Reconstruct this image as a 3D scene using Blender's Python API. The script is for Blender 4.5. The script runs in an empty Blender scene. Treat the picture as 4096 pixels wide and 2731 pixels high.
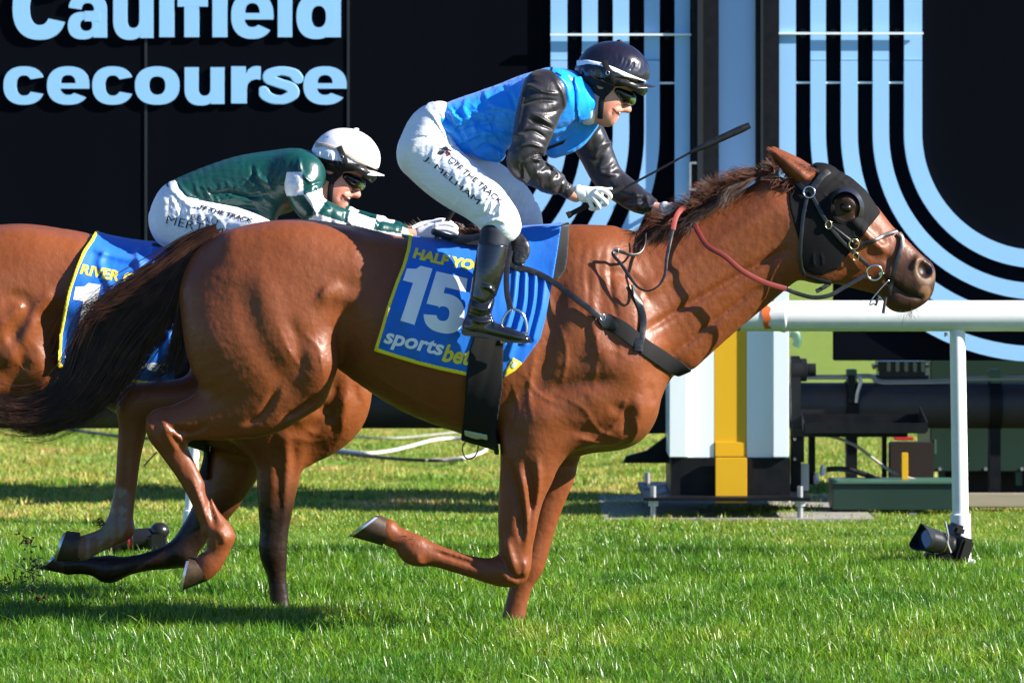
import bpy, bmesh, math, random, time
import numpy as np
from mathutils import Vector, Matrix
T0 = time.time()
rng = np.random.default_rng(7)
random.seed(7)
scene = bpy.context.scene
COL = scene.collection

# ------------------------------------------------------------------ camera, sky, sun, exposure
FPX, CAMD, CAMH, HOR = 20000.0, 20.0, 1.9, 645.0     # focal length in photo pixels, camera distance, height, horizon row
cam = bpy.data.objects.new("camera", bpy.data.cameras.new("camera"))
COL.objects.link(cam)
cam.location = (0, -CAMD, CAMH)
cam.rotation_euler = (math.radians(90), 0, 0)
cam.data.sensor_width = 36
cam.data.lens = 36 * FPX / 4096
cam.data.shift_y = -(1365.5 - HOR) / 4096
cam.data.clip_start, cam.data.clip_end = 0.5, 1500
cam.data.dof.use_dof = True
cam.data.dof.focus_distance = CAMD - 0.15
cam.data.dof.aperture_fstop = 6.3
scene.camera = cam

SUN_EL, SUN_OFF = math.radians(29.5), math.radians(15)   # elevation; angle from the picture plane towards the camera
world = bpy.data.worlds.new("World")
scene.world = world
world.use_nodes = True
wn = world.node_tree
wn.nodes.clear()
sky = wn.nodes.new("ShaderNodeTexSky")
sky.sky_type = 'NISHITA'
sky.sun_disc = False
sky.sun_elevation = SUN_EL
sky.sun_rotation = math.radians(90) + SUN_OFF
sky.air_density, sky.dust_density, sky.ozone_density = 1.0, 0.1, 3.0
bg = wn.nodes.new("ShaderNodeBackground")
bg.inputs['Strength'].default_value = 0.05
wo = wn.nodes.new("ShaderNodeOutputWorld")
tnt = wn.nodes.new("ShaderNodeMix"); tnt.data_type = 'RGBA'; tnt.blend_type = 'MULTIPLY'; tnt.inputs[0].default_value = 1.0
tnt.inputs[7].default_value = (0.78, 0.98, 1.38, 1)      # white balance of the photograph: blue shade
wn.links.new(sky.outputs[0], tnt.inputs[6]); wn.links.new(tnt.outputs[2], bg.inputs[0])
wn.links.new(bg.outputs[0], wo.inputs[0])
sl = bpy.data.lights.new("sun", 'SUN')
sl.energy = 5.0
sl.angle = math.radians(0.53)
sl.color = (1.0, 0.93, 0.83)
sun = bpy.data.objects.new("sun", sl)
COL.objects.link(sun)
sd = Vector((math.cos(SUN_EL) * math.cos(SUN_OFF), -math.cos(SUN_EL) * math.sin(SUN_OFF), math.sin(SUN_EL)))
sun.rotation_euler = sd.to_track_quat('Z', 'Y').to_euler()
sun.location = (8, -3, 9)
vs = scene.view_settings
vs.view_transform, vs.look, vs.exposure, vs.gamma = 'Standard', 'None', 1.42, 1.0
vs.use_curve_mapping = False
scene.cycles.max_bounces = 6
scene.cycles.transparent_max_bounces = 8

# ------------------------------------------------------------------ photo -> world
def view(ox, oy, k):
    return lambda x, y: (ox + k * x, oy + k * y)
P = view(0, 0, 4096 / 2352)                 # whole photograph
HD = view(2900, 500, 1000 / 1960)           # horse head
J1 = view(1500, 100, 1200 / 2091)           # blue rider
MD = view(1400, 850, 1400 / 2311)           # saddle cloth, boot, girth
J2 = view(500, 450, 1400 / 2352)            # green rider
RU = view(0, 850, 1500 / 2352)              # rump and tail
HN = view(100, 1500, 1400 / 2195)           # hind legs
FO = view(1300, 1700, 1200 / 2091)          # forelegs
RT = view(2400, 1100, 1696 / 2216)          # right lower background
K1 = view(2200, 100, .25)                   # blue rider's head
K2 = view(1150, 480, .25)                   # green rider's head
NK = view(2200, 700, 1 / 3)                 # hands, mane

def W(sx, sy, Y=0.0):
    Z = CAMD + Y
    return ((sx - 2048) * Z / FPX, Y, CAMH + (HOR - sy) * Z / FPX)

def px(Y=0.0):                               # metres per photo pixel at depth Y
    return (CAMD + Y) / FPX

# ------------------------------------------------------------------ objects
def new_mesh(name, verts, faces, mat=None, parent=None, smooth=True, tint=None):
    me = bpy.data.meshes.new(name)
    V = np.asarray(verts, dtype=np.float32).reshape(-1, 3)
    if isinstance(faces, np.ndarray):
        F = faces
        me.vertices.add(len(V)); me.vertices.foreach_set("co", V.ravel())
        n, k = F.shape
        me.loops.add(n * k); me.loops.foreach_set("vertex_index", F.astype(np.int32).ravel())
        me.polygons.add(n)
        me.polygons.foreach_set("loop_start", np.arange(0, n * k, k, dtype=np.int32))
        me.update(calc_edges=True)
        me.validate()
    else:
        me.from_pydata([tuple(v) for v in V.tolist()], [], [tuple(f) for f in faces])
        me.update()
    if smooth:
        me.polygons.foreach_set("use_smooth", np.ones(len(me.polygons), dtype=bool))
    if tint is not None and len(tint) == len(me.vertices):
        ca = me.color_attributes.new("tint", 'FLOAT_COLOR', 'POINT')
        C = np.ones((len(V), 4), dtype=np.float32); C[:, :tint.shape[1]] = tint
        ca.data.foreach_set("color", C.ravel())
    o = bpy.data.objects.new(name, me)
    COL.objects.link(o)
    if mat: me.materials.append(mat)
    if parent is not None:
        o.parent = parent
        o.matrix_parent_inverse = parent_inv(parent)
    return o

def parent_inv(p):
    m = Matrix()
    loc = Vector((0, 0, 0))
    q = p
    while q is not None:
        loc += Vector(q.location)
        if q.parent is not None: loc += q.matrix_parent_inverse.translation
        q = q.parent
    return Matrix.Translation(-loc)

def tag(o, label=None, cat=None, group=None, kind=None):
    if label: o["label"] = label
    if cat: o["category"] = cat
    if group: o["group"] = group
    if kind: o["kind"] = kind
    return o

def thing(name, loc, label, cat, group=None):
    o = bpy.data.objects.new(name, None)
    o.location = loc
    o.empty_display_size = 0.1
    COL.objects.link(o)
    return tag(o, label, cat, group)

class MB:                                    # mesh builder for hard things
    def __init__(s): s.v, s.f = [], []
    def add(s, vs_, fs):
        n = len(s.v); s.v += [tuple(v) for v in vs_]; s.f += [tuple(i + n for i in f) for f in fs]; return s
    def box(s, a, b, bev=0.0):
        x0, y0, z0 = [min(p, q) for p, q in zip(a, b)]; x1, y1, z1 = [max(p, q) for p, q in zip(a, b)]
        bev = min(bev, .45 * min(x1 - x0, y1 - y0, z1 - z0))
        if bev <= 0:
            return s.add([(x0,y0,z0),(x1,y0,z0),(x1,y1,z0),(x0,y1,z0),(x0,y0,z1),(x1,y0,z1),(x1,y1,z1),(x0,y1,z1)],
                         [(0,3,2,1),(4,5,6,7),(0,1,5,4),(1,2,6,5),(2,3,7,6),(3,0,4,7)])
        bm = bmesh.new(); bmesh.ops.create_cube(bm, size=1)
        for v in bm.verts: v.co = ((x0+x1)/2 + v.co.x*(x1-x0), (y0+y1)/2 + v.co.y*(y1-y0), (z0+z1)/2 + v.co.z*(z1-z0))
        bmesh.ops.bevel(bm, geom=bm.edges[:], offset=bev, segments=2, affect='EDGES')
        return s.bm(bm)
    def bm(s, bm):
        bm.verts.index_update()
        s.add([tuple(v.co) for v in bm.verts], [[v.index for v in f.verts] for f in bm.faces]); bm.free(); return s
    def tube(s, pts, r, n=10, cap=True):
        pts = [Vector(p) for p in pts]; rs = r if isinstance(r, (list, tuple)) else [r] * len(pts)
        vs_, fs = [], []
        up = None
        for i, p in enumerate(pts):
            t = (pts[min(i+1, len(pts)-1)] - pts[max(i-1, 0)]).normalized()
            if up is None: up = Vector((0, 0, 1)) if abs(t.z) < .9 else Vector((1, 0, 0))
            a = t.cross(up).normalized(); up = a.cross(t).normalized()
            for k in range(n):
                w = 2 * math.pi * k / n
                vs_.append(p + (a * math.cos(w) + up * math.sin(w)) * rs[i])
        for i in range(len(pts) - 1):
            for k in range(n):
                fs.append((i*n+k, i*n+(k+1) % n, (i+1)*n+(k+1) % n, (i+1)*n+k))
        if cap:
            fs.append(tuple(range(n-1, -1, -1))); fs.append(tuple((len(pts)-1)*n + k for k in range(n)))
        fs = [f[::-1] for f in fs]
        return s.add(vs_, fs)
    def prism(s, poly, y0, y1):              # poly in (x, z), counter-clockwise seen from the camera
        n = len(poly)
        a = sum(poly[i][0]*poly[(i+1) % n][1] - poly[(i+1) % n][0]*poly[i][1] for i in range(n))
        if a < 0: poly = poly[::-1]
        vs_ = [(x, y0, z) for x, z in poly] + [(x, y1, z) for x, z in poly]
        fs = [tuple(range(n)), tuple(range(2*n-1, n-1, -1))] + [(i, i+n, (i+1) % n + n, (i+1) % n) for i in range(n)]
        return s.add(vs_, fs)
    def strip(s, a, b, y0, y1):              # solid band between two equally long (x, z) polylines
        n = len(a); vs_ = []
        for (xa, za), (xb, zb) in zip(a, b):
            vs_ += [(xa, y0, za), (xb, y0, zb), (xb, y1, zb), (xa, y1, za)]
        fs = []
        for i in range(n - 1):
            o, q = 4*i, 4*i+4
            for k in range(4): fs.append((o+k, o+(k+1) % 4, q+(k+1) % 4, q+k))
        fs += [(3, 2, 1, 0), (4*n-4, 4*n-3, 4*n-2, 4*n-1)]
        return s.add(vs_, fs)
    def torus(s, c, R, r, ax=(0, 1, 0), n=24, m=8, sx=1.0):
        ax = Vector(ax).normalized(); u = ax.cross(Vector((0, 0, 1)) if abs(ax.z) < .9 else Vector((1, 0, 0))).normalized(); w = ax.cross(u)
        vs_, fs = [], []
        for i in range(n):
            a = 2*math.pi*i/n; d = u*math.cos(a)*sx + w*math.sin(a)
            for j in range(m):
                b = 2*math.pi*j/m
                vs_.append(Vector(c) + d*R + (d*math.cos(b) + ax*math.sin(b))*r)
        for i in range(n):
            for j in range(m):
                fs.append((i*m+j, ((i+1) % n)*m+j, ((i+1) % n)*m+(j+1) % m, i*m+(j+1) % m))
        return s.add(vs_, fs)
    def build(s, name, mat, parent=None, smooth=False, auto=None):
        o = new_mesh(name, s.v, s.f, mat, parent, smooth)
        bm = bmesh.new(); bm.from_mesh(o.data); bmesh.ops.recalc_face_normals(bm, faces=bm.faces[:]); bm.to_mesh(o.data); bm.free()
        if auto is not None:
            o.data.polygons.foreach_set("use_smooth", np.ones(len(o.data.polygons), dtype=bool))
            o.data.set_sharp_from_angle(angle=math.radians(auto))
        return o

# ------------------------------------------------------------------ materials
MATS = {}
def material(name, base, rough=.5, spec=.5, metal=0.0, bump=None, noise=None, coat=0.0, sheen=0.0, aniso=0.0, tintmul=False, trans=None, emis=None, sss=0.0, wear=None):
    m = bpy.data.materials.new(name); m.use_nodes = True
    nt = m.node_tree; b = nt.nodes["Principled BSDF"]; L = nt.links.new
    b.inputs["Roughness"].default_value = rough
    b.inputs["Specular IOR Level"].default_value = spec
    b.inputs["Metallic"].default_value = metal
    b.inputs["Coat Weight"].default_value = coat
    b.inputs["Coat Roughness"].default_value = .15
    b.inputs["Sheen Weight"].default_value = sheen
    b.inputs["Anisotropic"].default_value = aniso
    if sss: b.inputs["Subsurface Weight"].default_value = sss; b.inputs["Subsurface Radius"].default_value = (.01, .004, .002); b.inputs["Subsurface Scale"].default_value = .6
    tc = nt.nodes.new("ShaderNodeTexCoord")
    def nz(scale, detail=4, stretch=(1, 1, 1), dist=0.0, rgh=.55, rot=(0, 0, 0)):
        mp = nt.nodes.new("ShaderNodeMapping"); mp.inputs["Scale"].default_value = stretch; mp.inputs["Rotation"].default_value = rot
        L(tc.outputs["Object"], mp.inputs[0])
        n = nt.nodes.new("ShaderNodeTexNoise"); n.inputs["Scale"].default_value = scale; n.inputs["Detail"].default_value = detail
        n.inputs["Distortion"].default_value = dist; n.inputs["Roughness"].default_value = rgh
        L(mp.outputs[0], n.inputs["Vector"]); return n.outputs[0]
    col = None
    rgb = nt.nodes.new("ShaderNodeRGB"); rgb.outputs[0].default_value = (*base, 1); col = rgb.outputs[0]
    for (sc, amt, dark, *rest) in (noise or []):
        f = nz(sc, 5, *(rest[:1] or [(1, 1, 1)]))
        cr = nt.nodes.new("ShaderNodeMapRange"); cr.inputs[1].default_value = .32; cr.inputs[2].default_value = .68
        cr.inputs[3].default_value = 0; cr.inputs[4].default_value = amt; L(f, cr.inputs[0])
        mx = nt.nodes.new("ShaderNodeMix"); mx.data_type = 'RGBA'; mx.inputs[7].default_value = (*dark, 1)
        L(cr.outputs[0], mx.inputs[0]); L(col, mx.inputs[6]); col = mx.outputs[2]
    if tintmul:
        at = nt.nodes.new("ShaderNodeVertexColor"); at.layer_name = "tint"
        mx = nt.nodes.new("ShaderNodeMix"); mx.data_type = 'RGBA'; mx.blend_type = 'MULTIPLY'; mx.inputs[0].default_value = 1
        L(col, mx.inputs[6]); L(at.outputs[0], mx.inputs[7]); col = mx.outputs[2]
    L(col, b.inputs["Base Color"])
    prev = None
    for (sc, strength, dist, *rest) in (bump or []):
        f = nz(sc, 3, *(rest or []))
        bn = nt.nodes.new("ShaderNodeBump"); bn.inputs["Strength"].default_value = strength; bn.inputs["Distance"].default_value = dist
        L(f, bn.inputs["Height"])
        if prev: L(prev, bn.inputs["Normal"])
        prev = bn.outputs[0]
    if prev: L(prev, b.inputs["Normal"])
    if wear:
        f = nz(wear[0], 4); cr = nt.nodes.new("ShaderNodeMapRange"); cr.inputs[1].default_value = .35; cr.inputs[2].default_value = .65
        cr.inputs[3].default_value = wear[1]; cr.inputs[4].default_value = wear[2]; L(f, cr.inputs[0]); L(cr.outputs[0], b.inputs["Roughness"])
    if trans: b.inputs["Transmission Weight"].default_value = trans
    MATS[name] = m
    return m

M_coat = material("chestnut_coat", (.188, .051, .016), .44, .32, tintmul=True, sheen=.0,
                  noise=[(6, .35, (.135, .036, .010)), (70, .18, (.24, .075, .024), (1, 1, .25)), (190, .35, (.12, .032, .009), (1, 1, .35))],
                  bump=[(7, .35, .012), (28, .5, .005), (75, .3, .002, (1, 1, .5)), (230, .25, .0012, (1, 1, .3))], wear=(9, .36, .54))
M_coat2 = material("bay_coat", (.20, .056, .015), .36, .4, tintmul=True, sheen=.0,
                   noise=[(6, .35, (.15, .036, .009)), (70, .18, (.25, .075, .022), (1, 1, .25)), (190, .35, (.13, .034, .009), (1, 1, .35))],
                   bump=[(7, .35, .012), (28, .5, .005), (75, .3, .002, (1, 1, .5)), (230, .25, .0012, (1, 1, .3))], wear=(9, .3, .46))
M_darkhair = material("dark_hair", (.020, .009, .006), .38, .5, noise=[(18, .8, (.085, .034, .019))])
M_manehair = material("liver_mane_hair", (.065, .018, .009), .45, .4, noise=[(25, .8, (.16, .05, .02))])
M_hoof = material("horn_hoof", (.030, .021, .015), .45, .35, noise=[(22, .6, (.12, .065, .025)), (60, .5, (.012, .010, .008))], bump=[(90, .4, .002, (1, 1, 6))])
M_shoe = material("aluminium_shoe", (.75, .77, .80), .35, .5, metal=.9)
M_eye = material("eye", (.008, .005, .003), .14, .5)
M_leather = material("black_leather", (.012, .012, .014), .32, .5, bump=[(300, .2, .0008)], wear=(40, .25, .5))
M_webbing = material("black_webbing", (.010, .010, .011), .8, .25, bump=[(600, .5, .001)])
M_hood = material("black_hood_mesh", (.005, .005, .006), .75, .15, bump=[(600, .4, .001), (26, .3, .003)])
M_boot = material("black_patent_boot", (.007, .007, .008), .14, .6, coat=.6, bump=[(16, .25, .006, (1, 1, 1.6)), (60, .12, .002)])
M_bootelastic = material("navy_boot_elastic", (.014, .018, .032), .6, .35, bump=[(400, .4, .0008)])
M_rubber = material("red_rubber_rein", (.24, .035, .030), .6, .35, bump=[(500, .5, .001)], noise=[(40, .4, (.16, .02, .018))])
M_steel = material("polished_steel", (.72, .72, .74), .16, .5, metal=1.0)
M_brass = material("brass", (.72, .60, .28), .22, .5, metal=1.0)
M_cloth = material("blue_saddle_cloth", (.003, .135, .58), .58, .3, sheen=.15, bump=[(9, .5, .012, (1, 1, .35)), (500, .25, .0006)], noise=[(3, .35, (.003, .10, .50))])
M_yellow = material("yellow_trim", (.78, .62, .03), .6, .3, bump=[(400, .3, .0006)])
M_print = material("white_print", (.78, .79, .82), .6, .3)
M_printy = material("yellow_print", (.75, .60, .05), .6, .3)
M_printk = material("black_print", (.012, .012, .016), .6, .3)
M_pad = material("grey_felt_pad", (.035, .034, .035), .9, .1, sheen=.2, bump=[(300, .4, .001)])
M_padwhite = material("pale_lining", (.55, .58, .50), .8, .2)
M_satinblue = material("sky_blue_satin", (.004, .27, .92), .30, .42, aniso=.5, sheen=.1, bump=[(10, .6, .016, (1, 1, .6), 1.4), (30, .3, .004)])
M_satinblack = material("black_satin", (.012, .010, .015), .41, .6, aniso=.5, sheen=.1, bump=[(9, .45, .014, (1, 1, .8), 1.2), (38, .25, .003, (1, 1, .6), .8)])
M_satingreen = material("dark_green_satin", (.004, .055, .048), .38, .5, aniso=.4, bump=[(12, .5, .014, (.6, 1, 1), 1.4), (40, .3, .004)])
M_satinwhite = material("white_satin", (.80, .80, .82), .33, .5, bump=[(14, .4, .01), (40, .2, .003)])
M_breech = material("white_breeches", (.72, .75, .80), .55, .35, bump=[(13, .5, .010, (1, 1, 2.2), .8), (42, .3, .003), (300, .1, .0006)])
M_glove = material("white_glove", (.80, .80, .80), .5, .35, bump=[(60, .3, .003)])
M_skin = material("skin", (.58, .29, .21), .48, .4, sss=.12, noise=[(30, .35, (.50, .20, .14))], bump=[(120, .12, .001)], tintmul=True)
M_helmblack = material("black_helmet_satin", (.010, .008, .016), .22, .8, bump=[(9, .3, .008), (30, .35, .003, (1, 1, .5), 1.0)])
M_helmwhite = material("white_helmet_satin", (.80, .80, .83), .28, .5, bump=[(10, .3, .008), (30, .3, .003)])
M_band = material("pale_band", (.75, .76, .80), .55, .3)
M_bandgrey = material("grey_beige_band", (.42, .36, .30), .5, .3)
M_plasticblk = material("black_plastic", (.012, .012, .013), .3, .5)
M_lens = material("dark_lens", (.006, .007, .006), .10, .5)
M_lensgreen = material("green_lens", (.05, .09, .015), .08, .7, coat=.4)
M_teeth = material("teeth", (.75, .70, .62), .3, .5)
M_mouth = material("mouth", (.10, .02, .02), .4, .4)
# ------------------------------------------------------------------ organic modelling: implicit sweeps meshed with surface nets
def catmull(N, sub):
    N = np.asarray(N, float)
    if len(N) < 3 or sub <= 1: return N
    E = np.vstack([2*N[0]-N[1], N, 2*N[-1]-N[-2]]); out = []
    for i in range(1, len(E) - 2):
        p0, p1, p2, p3 = E[i-1], E[i], E[i+1], E[i+2]
        for t in np.arange(sub) / sub:
            out.append(.5*((2*p1) + (p2-p0)*t + (2*p0-5*p1+4*p2-p3)*t*t + (3*p1-p0-3*p2+p3)*t**3))
    out.append(N[-1]); return np.array(out)

def seg2d(X, Z, a, b):                       # distance and parameter to a 2-D segment
    dx, dz = b[0]-a[0], b[1]-a[1]; L = dx*dx + dz*dz + 1e-12
    t = np.clip(((X-a[0])*dx + (Z-a[1])*dz) / L, 0, 1)
    return np.hypot(X-a[0]-t*dx, Z-a[1]-t*dz), t

class Field:
    def __init__(s, lo, hi, h, Yc=0.0):
        s.lo = np.array(lo, float); s.h = h; s.Yc = Yc
        n = np.ceil((np.array(hi) - s.lo) / h).astype(int) + 1
        s.ax = [(s.lo[i] + h*np.arange(n[i])).astype(np.float32) for i in range(3)]
        s.F = np.full(n, 1.0, np.float32)
    def win(s, lo, hi):
        sl = []
        for i in range(3):
            a = int(np.clip(np.floor((lo[i]-s.lo[i])/s.h), 0, s.F.shape[i])); b = int(np.clip(np.ceil((hi[i]-s.lo[i])/s.h)+1, 0, s.F.shape[i]))
            sl.append(slice(a, b))
        return tuple(sl)
    def grid(s, sl):
        return s.ax[0][sl[0]][:, None, None], s.ax[1][sl[1]][None, :, None], s.ax[2][sl[2]][None, None, :]
    def blend(s, sl, G, k, op):
        A = s.F[sl]
        if op == 'add':
            if k > 0:
                hh = np.maximum(k - np.abs(A-G), 0)/k; s.F[sl] = np.minimum(A, G) - hh*hh*k*.25
            else: s.F[sl] = np.minimum(A, G)
        elif op == 'sub':
            G = -G; hh = np.maximum(k - np.abs(A-G), 0)/max(k, 1e-6); s.F[sl] = np.maximum(A, G) + hh*hh*k*.25
    def sweep(s, nodes, k=.02, cap0=None, cap1=None, op='add', sub=4, wdir=(0, 1, 0)):
        """nodes: (sx, sy, dy, hh px[, hw px]) in photo pixels; hh in the picture plane, hw across it"""
        N = []
        for n in nodes:
            sx, sy, dy, hh = n[:4]; hw = n[4] if len(n) > 4 else hh
            Y = s.Yc + dy; q = px(Y); N.append((*W(sx, sy, Y), hh*q, hw*q))
        N = catmull(N, sub)
        N[:, 3:] = np.maximum(N[:, 3:], .002)
        pts = N[:, :3]; R = N[:, 3:].max()
        c0 = cap0*px() if cap0 else min(N[0, 3], N[0, 4]); c1 = cap1*px() if cap1 else min(N[-1, 3], N[-1, 4])
        mg = max(R, c0, c1) + k + 3*s.h
        sl = s.win(pts.min(0) - mg, pts.max(0) + mg)
        if any(a.stop - a.start < 2 for a in sl): return
        G = None
        A0 = s.grid(sl)
        shp = s.F[sl].shape
        G = np.full(shp, 9.0, np.float32)
        wd = np.array(wdir, float)
        n = len(N)
        if n == 1: N = np.vstack([N, N + np.array([1e-4, 0, 0, 0, 0])]); n = 2; pts = N[:, :3]
        for i in range(n - 1):
            a, b = N[i], N[i+1]; d = b[:3]-a[:3]; L = np.linalg.norm(d); d = d/max(L, 1e-9)
            rm = max(a[3], a[4], b[3], b[4], c0 if i == 0 else 0, c1 if i == n-2 else 0) + k + 2*s.h
            s2 = s.win(np.minimum(a[:3], b[:3]) - rm, np.maximum(a[:3], b[:3]) + rm)
            if any(q.stop - q.start < 1 for q in s2): continue
            X, Y, Z = s.grid(s2)
            rx, ry, rz = X-a[0], Y-a[1], Z-a[2]
            al = rx*d[0] + ry*d[1] + rz*d[2]
            t = np.clip(al / max(L, 1e-9), 0, 1)
            w = wd - d*np.dot(wd, d); w /= np.linalg.norm(w) + 1e-9
            u = np.cross(d, w)
            pw = rx*w[0] + ry*w[1] + rz*w[2]; pu = rx*u[0] + ry*u[1] + rz*u[2]
            ex = al - t*L
            hh = a[3] + (b[3]-a[3])*t; hw = a[4] + (b[4]-a[4])*t
            ca = np.where(al < 0, c0 if i == 0 else np.minimum(hh, hw), c1 if i == n-2 else np.minimum(hh, hw))
            q = np.sqrt((pu/hh)**2 + (pw/hw)**2 + (ex/ca)**2)
            f = (q - 1) * np.minimum(hh, hw)
            l2 = tuple(slice(p.start - o.start, p.stop - o.start) for p, o in zip(s2, sl))
            G[l2] = np.minimum(G[l2], f)
        s.blend(sl, G, k, op)
    def ball(s, sx, sy, dy, rx, rz=None, ry=None, rot=0, k=.02, op='add'):
        """ellipsoid, radii in photo pixels, rotated by rot degrees (clockwise in the picture)"""
        Y = s.Yc + dy; c = W(sx, sy, Y); q = px(Y); rx *= q; rz = rx if rz is None else rz*q; ry = min(rx, rz) if ry is None else ry*q
        mg = max(rx, ry, rz) + k + 2*s.h
        sl = s.win(np.array(c)-mg, np.array(c)+mg)
        if any(a.stop - a.start < 2 for a in sl): return
        X, Yg, Z = s.grid(sl); X, Yg, Z = X-c[0], Yg-c[1], Z-c[2]
        a = math.radians(-rot); xr = X*math.cos(a)+Z*math.sin(a); zr = -X*math.sin(a)+Z*math.cos(a)
        q_ = np.sqrt((xr/rx)**2 + (zr/rz)**2 + (Yg/ry)**2)
        s.blend(sl, ((q_-1)*min(rx, ry, rz)).astype(np.float32), k, op)
    def stroke(s, pts, width, amp, side=-1, band=.06, Yp=None, taper=True, yr=None):
        """raise (amp > 0) or groove (amp < 0) the surface along a line drawn in the picture plane; side -1 near, 1 far, 0 both"""
        Yp = s.Yc - .15 if Yp is None else Yp
        q = [W(x, y, Yp) for x, y in pts]; q = [(p[0], p[2]) for p in q]; wd = width*px(Yp)
        q = catmull(np.array(q), 4); A = np.array(q); mg = 3*wd
        y0, y1 = yr if yr else ((-9, s.Yc) if side < 0 else ((s.Yc, 9) if side > 0 else (-9, 9)))
        sl = s.win((A[:, 0].min()-mg, y0, A[:, 1].min()-mg), (A[:, 0].max()+mg, y1, A[:, 1].max()+mg))
        if any(a.stop - a.start < 1 for a in sl): return
        X, Z = np.meshgrid(s.ax[0][sl[0]], s.ax[2][sl[2]], indexing='ij')
        best = np.full(X.shape, 9.0); par = np.zeros(X.shape); n = len(q)
        for i in range(n-1):
            d, t = seg2d(X, Z, q[i], q[i+1]); m = d < best; best[m] = d[m]; par[m] = ((i+t)/(n-1))[m]
        w = np.exp(-(best/wd)**2)
        if taper: w = w*np.clip(np.minimum(par, 1-par)*4 + .15, 0, 1)
        A = s.F[sl]
        s.F[sl] = A - (amp*w)[:, None, :]*np.clip(1-np.abs(A)/band, 0, 1)
    def sample(s, Pn):
        g = (Pn - s.lo)/s.h; n = np.array(s.F.shape)
        g = np.clip(g, 0, n-1.001); i = g.astype(int); f = g-i; F = s.F; r = 0
        for a in (0, 1):
            for b in (0, 1):
                for c in (0, 1):
                    w = (f[..., 0] if a else 1-f[..., 0])*(f[..., 1] if b else 1-f[..., 1])*(f[..., 2] if c else 1-f[..., 2])
                    r = r + w*F[i[..., 0]+a, i[..., 1]+b, i[..., 2]+c]
        return r
    def hit(s, sx, sy, off=0.0, y0=None, y1=None, step=.004):
        """first point where the camera ray through photo pixel (sx, sy) meets the surface; also the normal"""
        sx = np.atleast_1d(np.asarray(sx, float)); sy = np.atleast_1d(np.asarray(sy, float))
        y0 = s.ax[1][0] if y0 is None else y0; y1 = s.ax[1][-1] if y1 is None else y1
        ys = np.arange(y0, y1, step)
        Z = CAMD + ys
        Q = np.stack([(sx[:, None]-2048)*Z/FPX, np.broadcast_to(ys, (len(sx), len(ys))), CAMH+(HOR-sy[:, None])*Z/FPX], -1)
        D = s.sample(Q) - off
        ins = D < 0; ok = ins.any(1); k = np.where(ok, ins.argmax(1), np.abs(D).argmin(1)); k = np.maximum(k, 1)
        r = np.arange(len(sx)); d0, d1 = D[r, k-1], D[r, k]
        t = np.where(ok, np.clip(d0/(d0-d1+1e-9), 0, 1), 1.0)
        y = ys[k-1] + step*t; Zz = CAMD+y
        Pt = np.stack([(sx-2048)*Zz/FPX, y, CAMH+(HOR-sy)*Zz/FPX], -1)
        return Pt, s.normal(Pt), ok
    def normal(s, Pt, e=.006):
        N = np.stack([s.sample(Pt+np.eye(3)[i]*e)-s.sample(Pt-np.eye(3)[i]*e) for i in range(3)], -1)
        return N/(np.linalg.norm(N, axis=-1, keepdims=True)+1e-9)
    def mesh(s): return surfnet(s.F, s.lo, s.h)

def surfnet(F, lo, h):
    F = np.pad(F, 1, constant_values=.5); lo = np.array(lo) - h
    S = F < 0
    nx, ny, nz = F.shape
    cnt = np.zeros((nx-1, ny-1, nz-1), np.int8)
    offs = [(a, b, c) for a in (0, 1) for b in (0, 1) for c in (0, 1)]
    for a, b, c in offs: cnt += S[a:nx-1+a, b:ny-1+b, c:nz-1+c]
    I = np.argwhere((cnt > 0) & (cnt < 8))
    idx = np.full(cnt.shape, -1, np.int32); idx[tuple(I.T)] = np.arange(len(I))
    val = {o: F[I[:, 0]+o[0], I[:, 1]+o[1], I[:, 2]+o[2]] for o in offs}
    acc = np.zeros((len(I), 3)); num = np.zeros(len(I))
    for o in offs:
        for ax in range(3):
            if o[ax] == 0:
                p = list(o); p[ax] = 1; p = tuple(p); v0, v1 = val[o], val[p]; m = (v0 < 0) != (v1 < 0)
                t = np.where(m, v0/np.where(m, v0-v1, 1), 0); c = np.array(o, float)[None].repeat(len(I), 0); c[:, ax] += t
                acc[m] += c[m]; num[m] += 1
    V = lo + h*(I + acc/num[:, None])
    quads = []
    for ax in range(3):
        a = [slice(None)]*3; b = [slice(None)]*3; a[ax] = slice(0, -1); b[ax] = slice(1, None)
        ch = S[tuple(a)] != S[tuple(b)]; E = np.argwhere(ch); u, v = (ax+1) % 3, (ax+2) % 3
        E = E[(E[:, u] > 0) & (E[:, v] > 0) & (E[:, u] < F.shape[u]-1) & (E[:, v] < F.shape[v]-1)]
        sg = S[tuple(E.T)]
        def cell(du, dv):
            Q = E.copy(); Q[:, u] -= du; Q[:, v] -= dv; return idx[tuple(Q.T)]
        q = np.stack([cell(1, 1), cell(0, 1), cell(0, 0), cell(1, 0)], 1)
        q[~sg] = q[~sg][:, ::-1]; quads.append(q)
    return V, np.vstack(quads)

def relax(V, Q, it=1, lam=.5):
    n = len(V)
    for _ in range(it):
        acc = np.zeros_like(V); c = np.zeros(n)
        for i in range(4):
            a, b = Q[:, i], Q[:, (i+1) % 4]
            for k in range(3):
                acc[:, k] += np.bincount(a, V[b, k], n) + np.bincount(b, V[a, k], n)
            c += np.bincount(a, minlength=n) + np.bincount(b, minlength=n)
        V = V + lam*(acc/c[:, None]-V)
    return V

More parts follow.
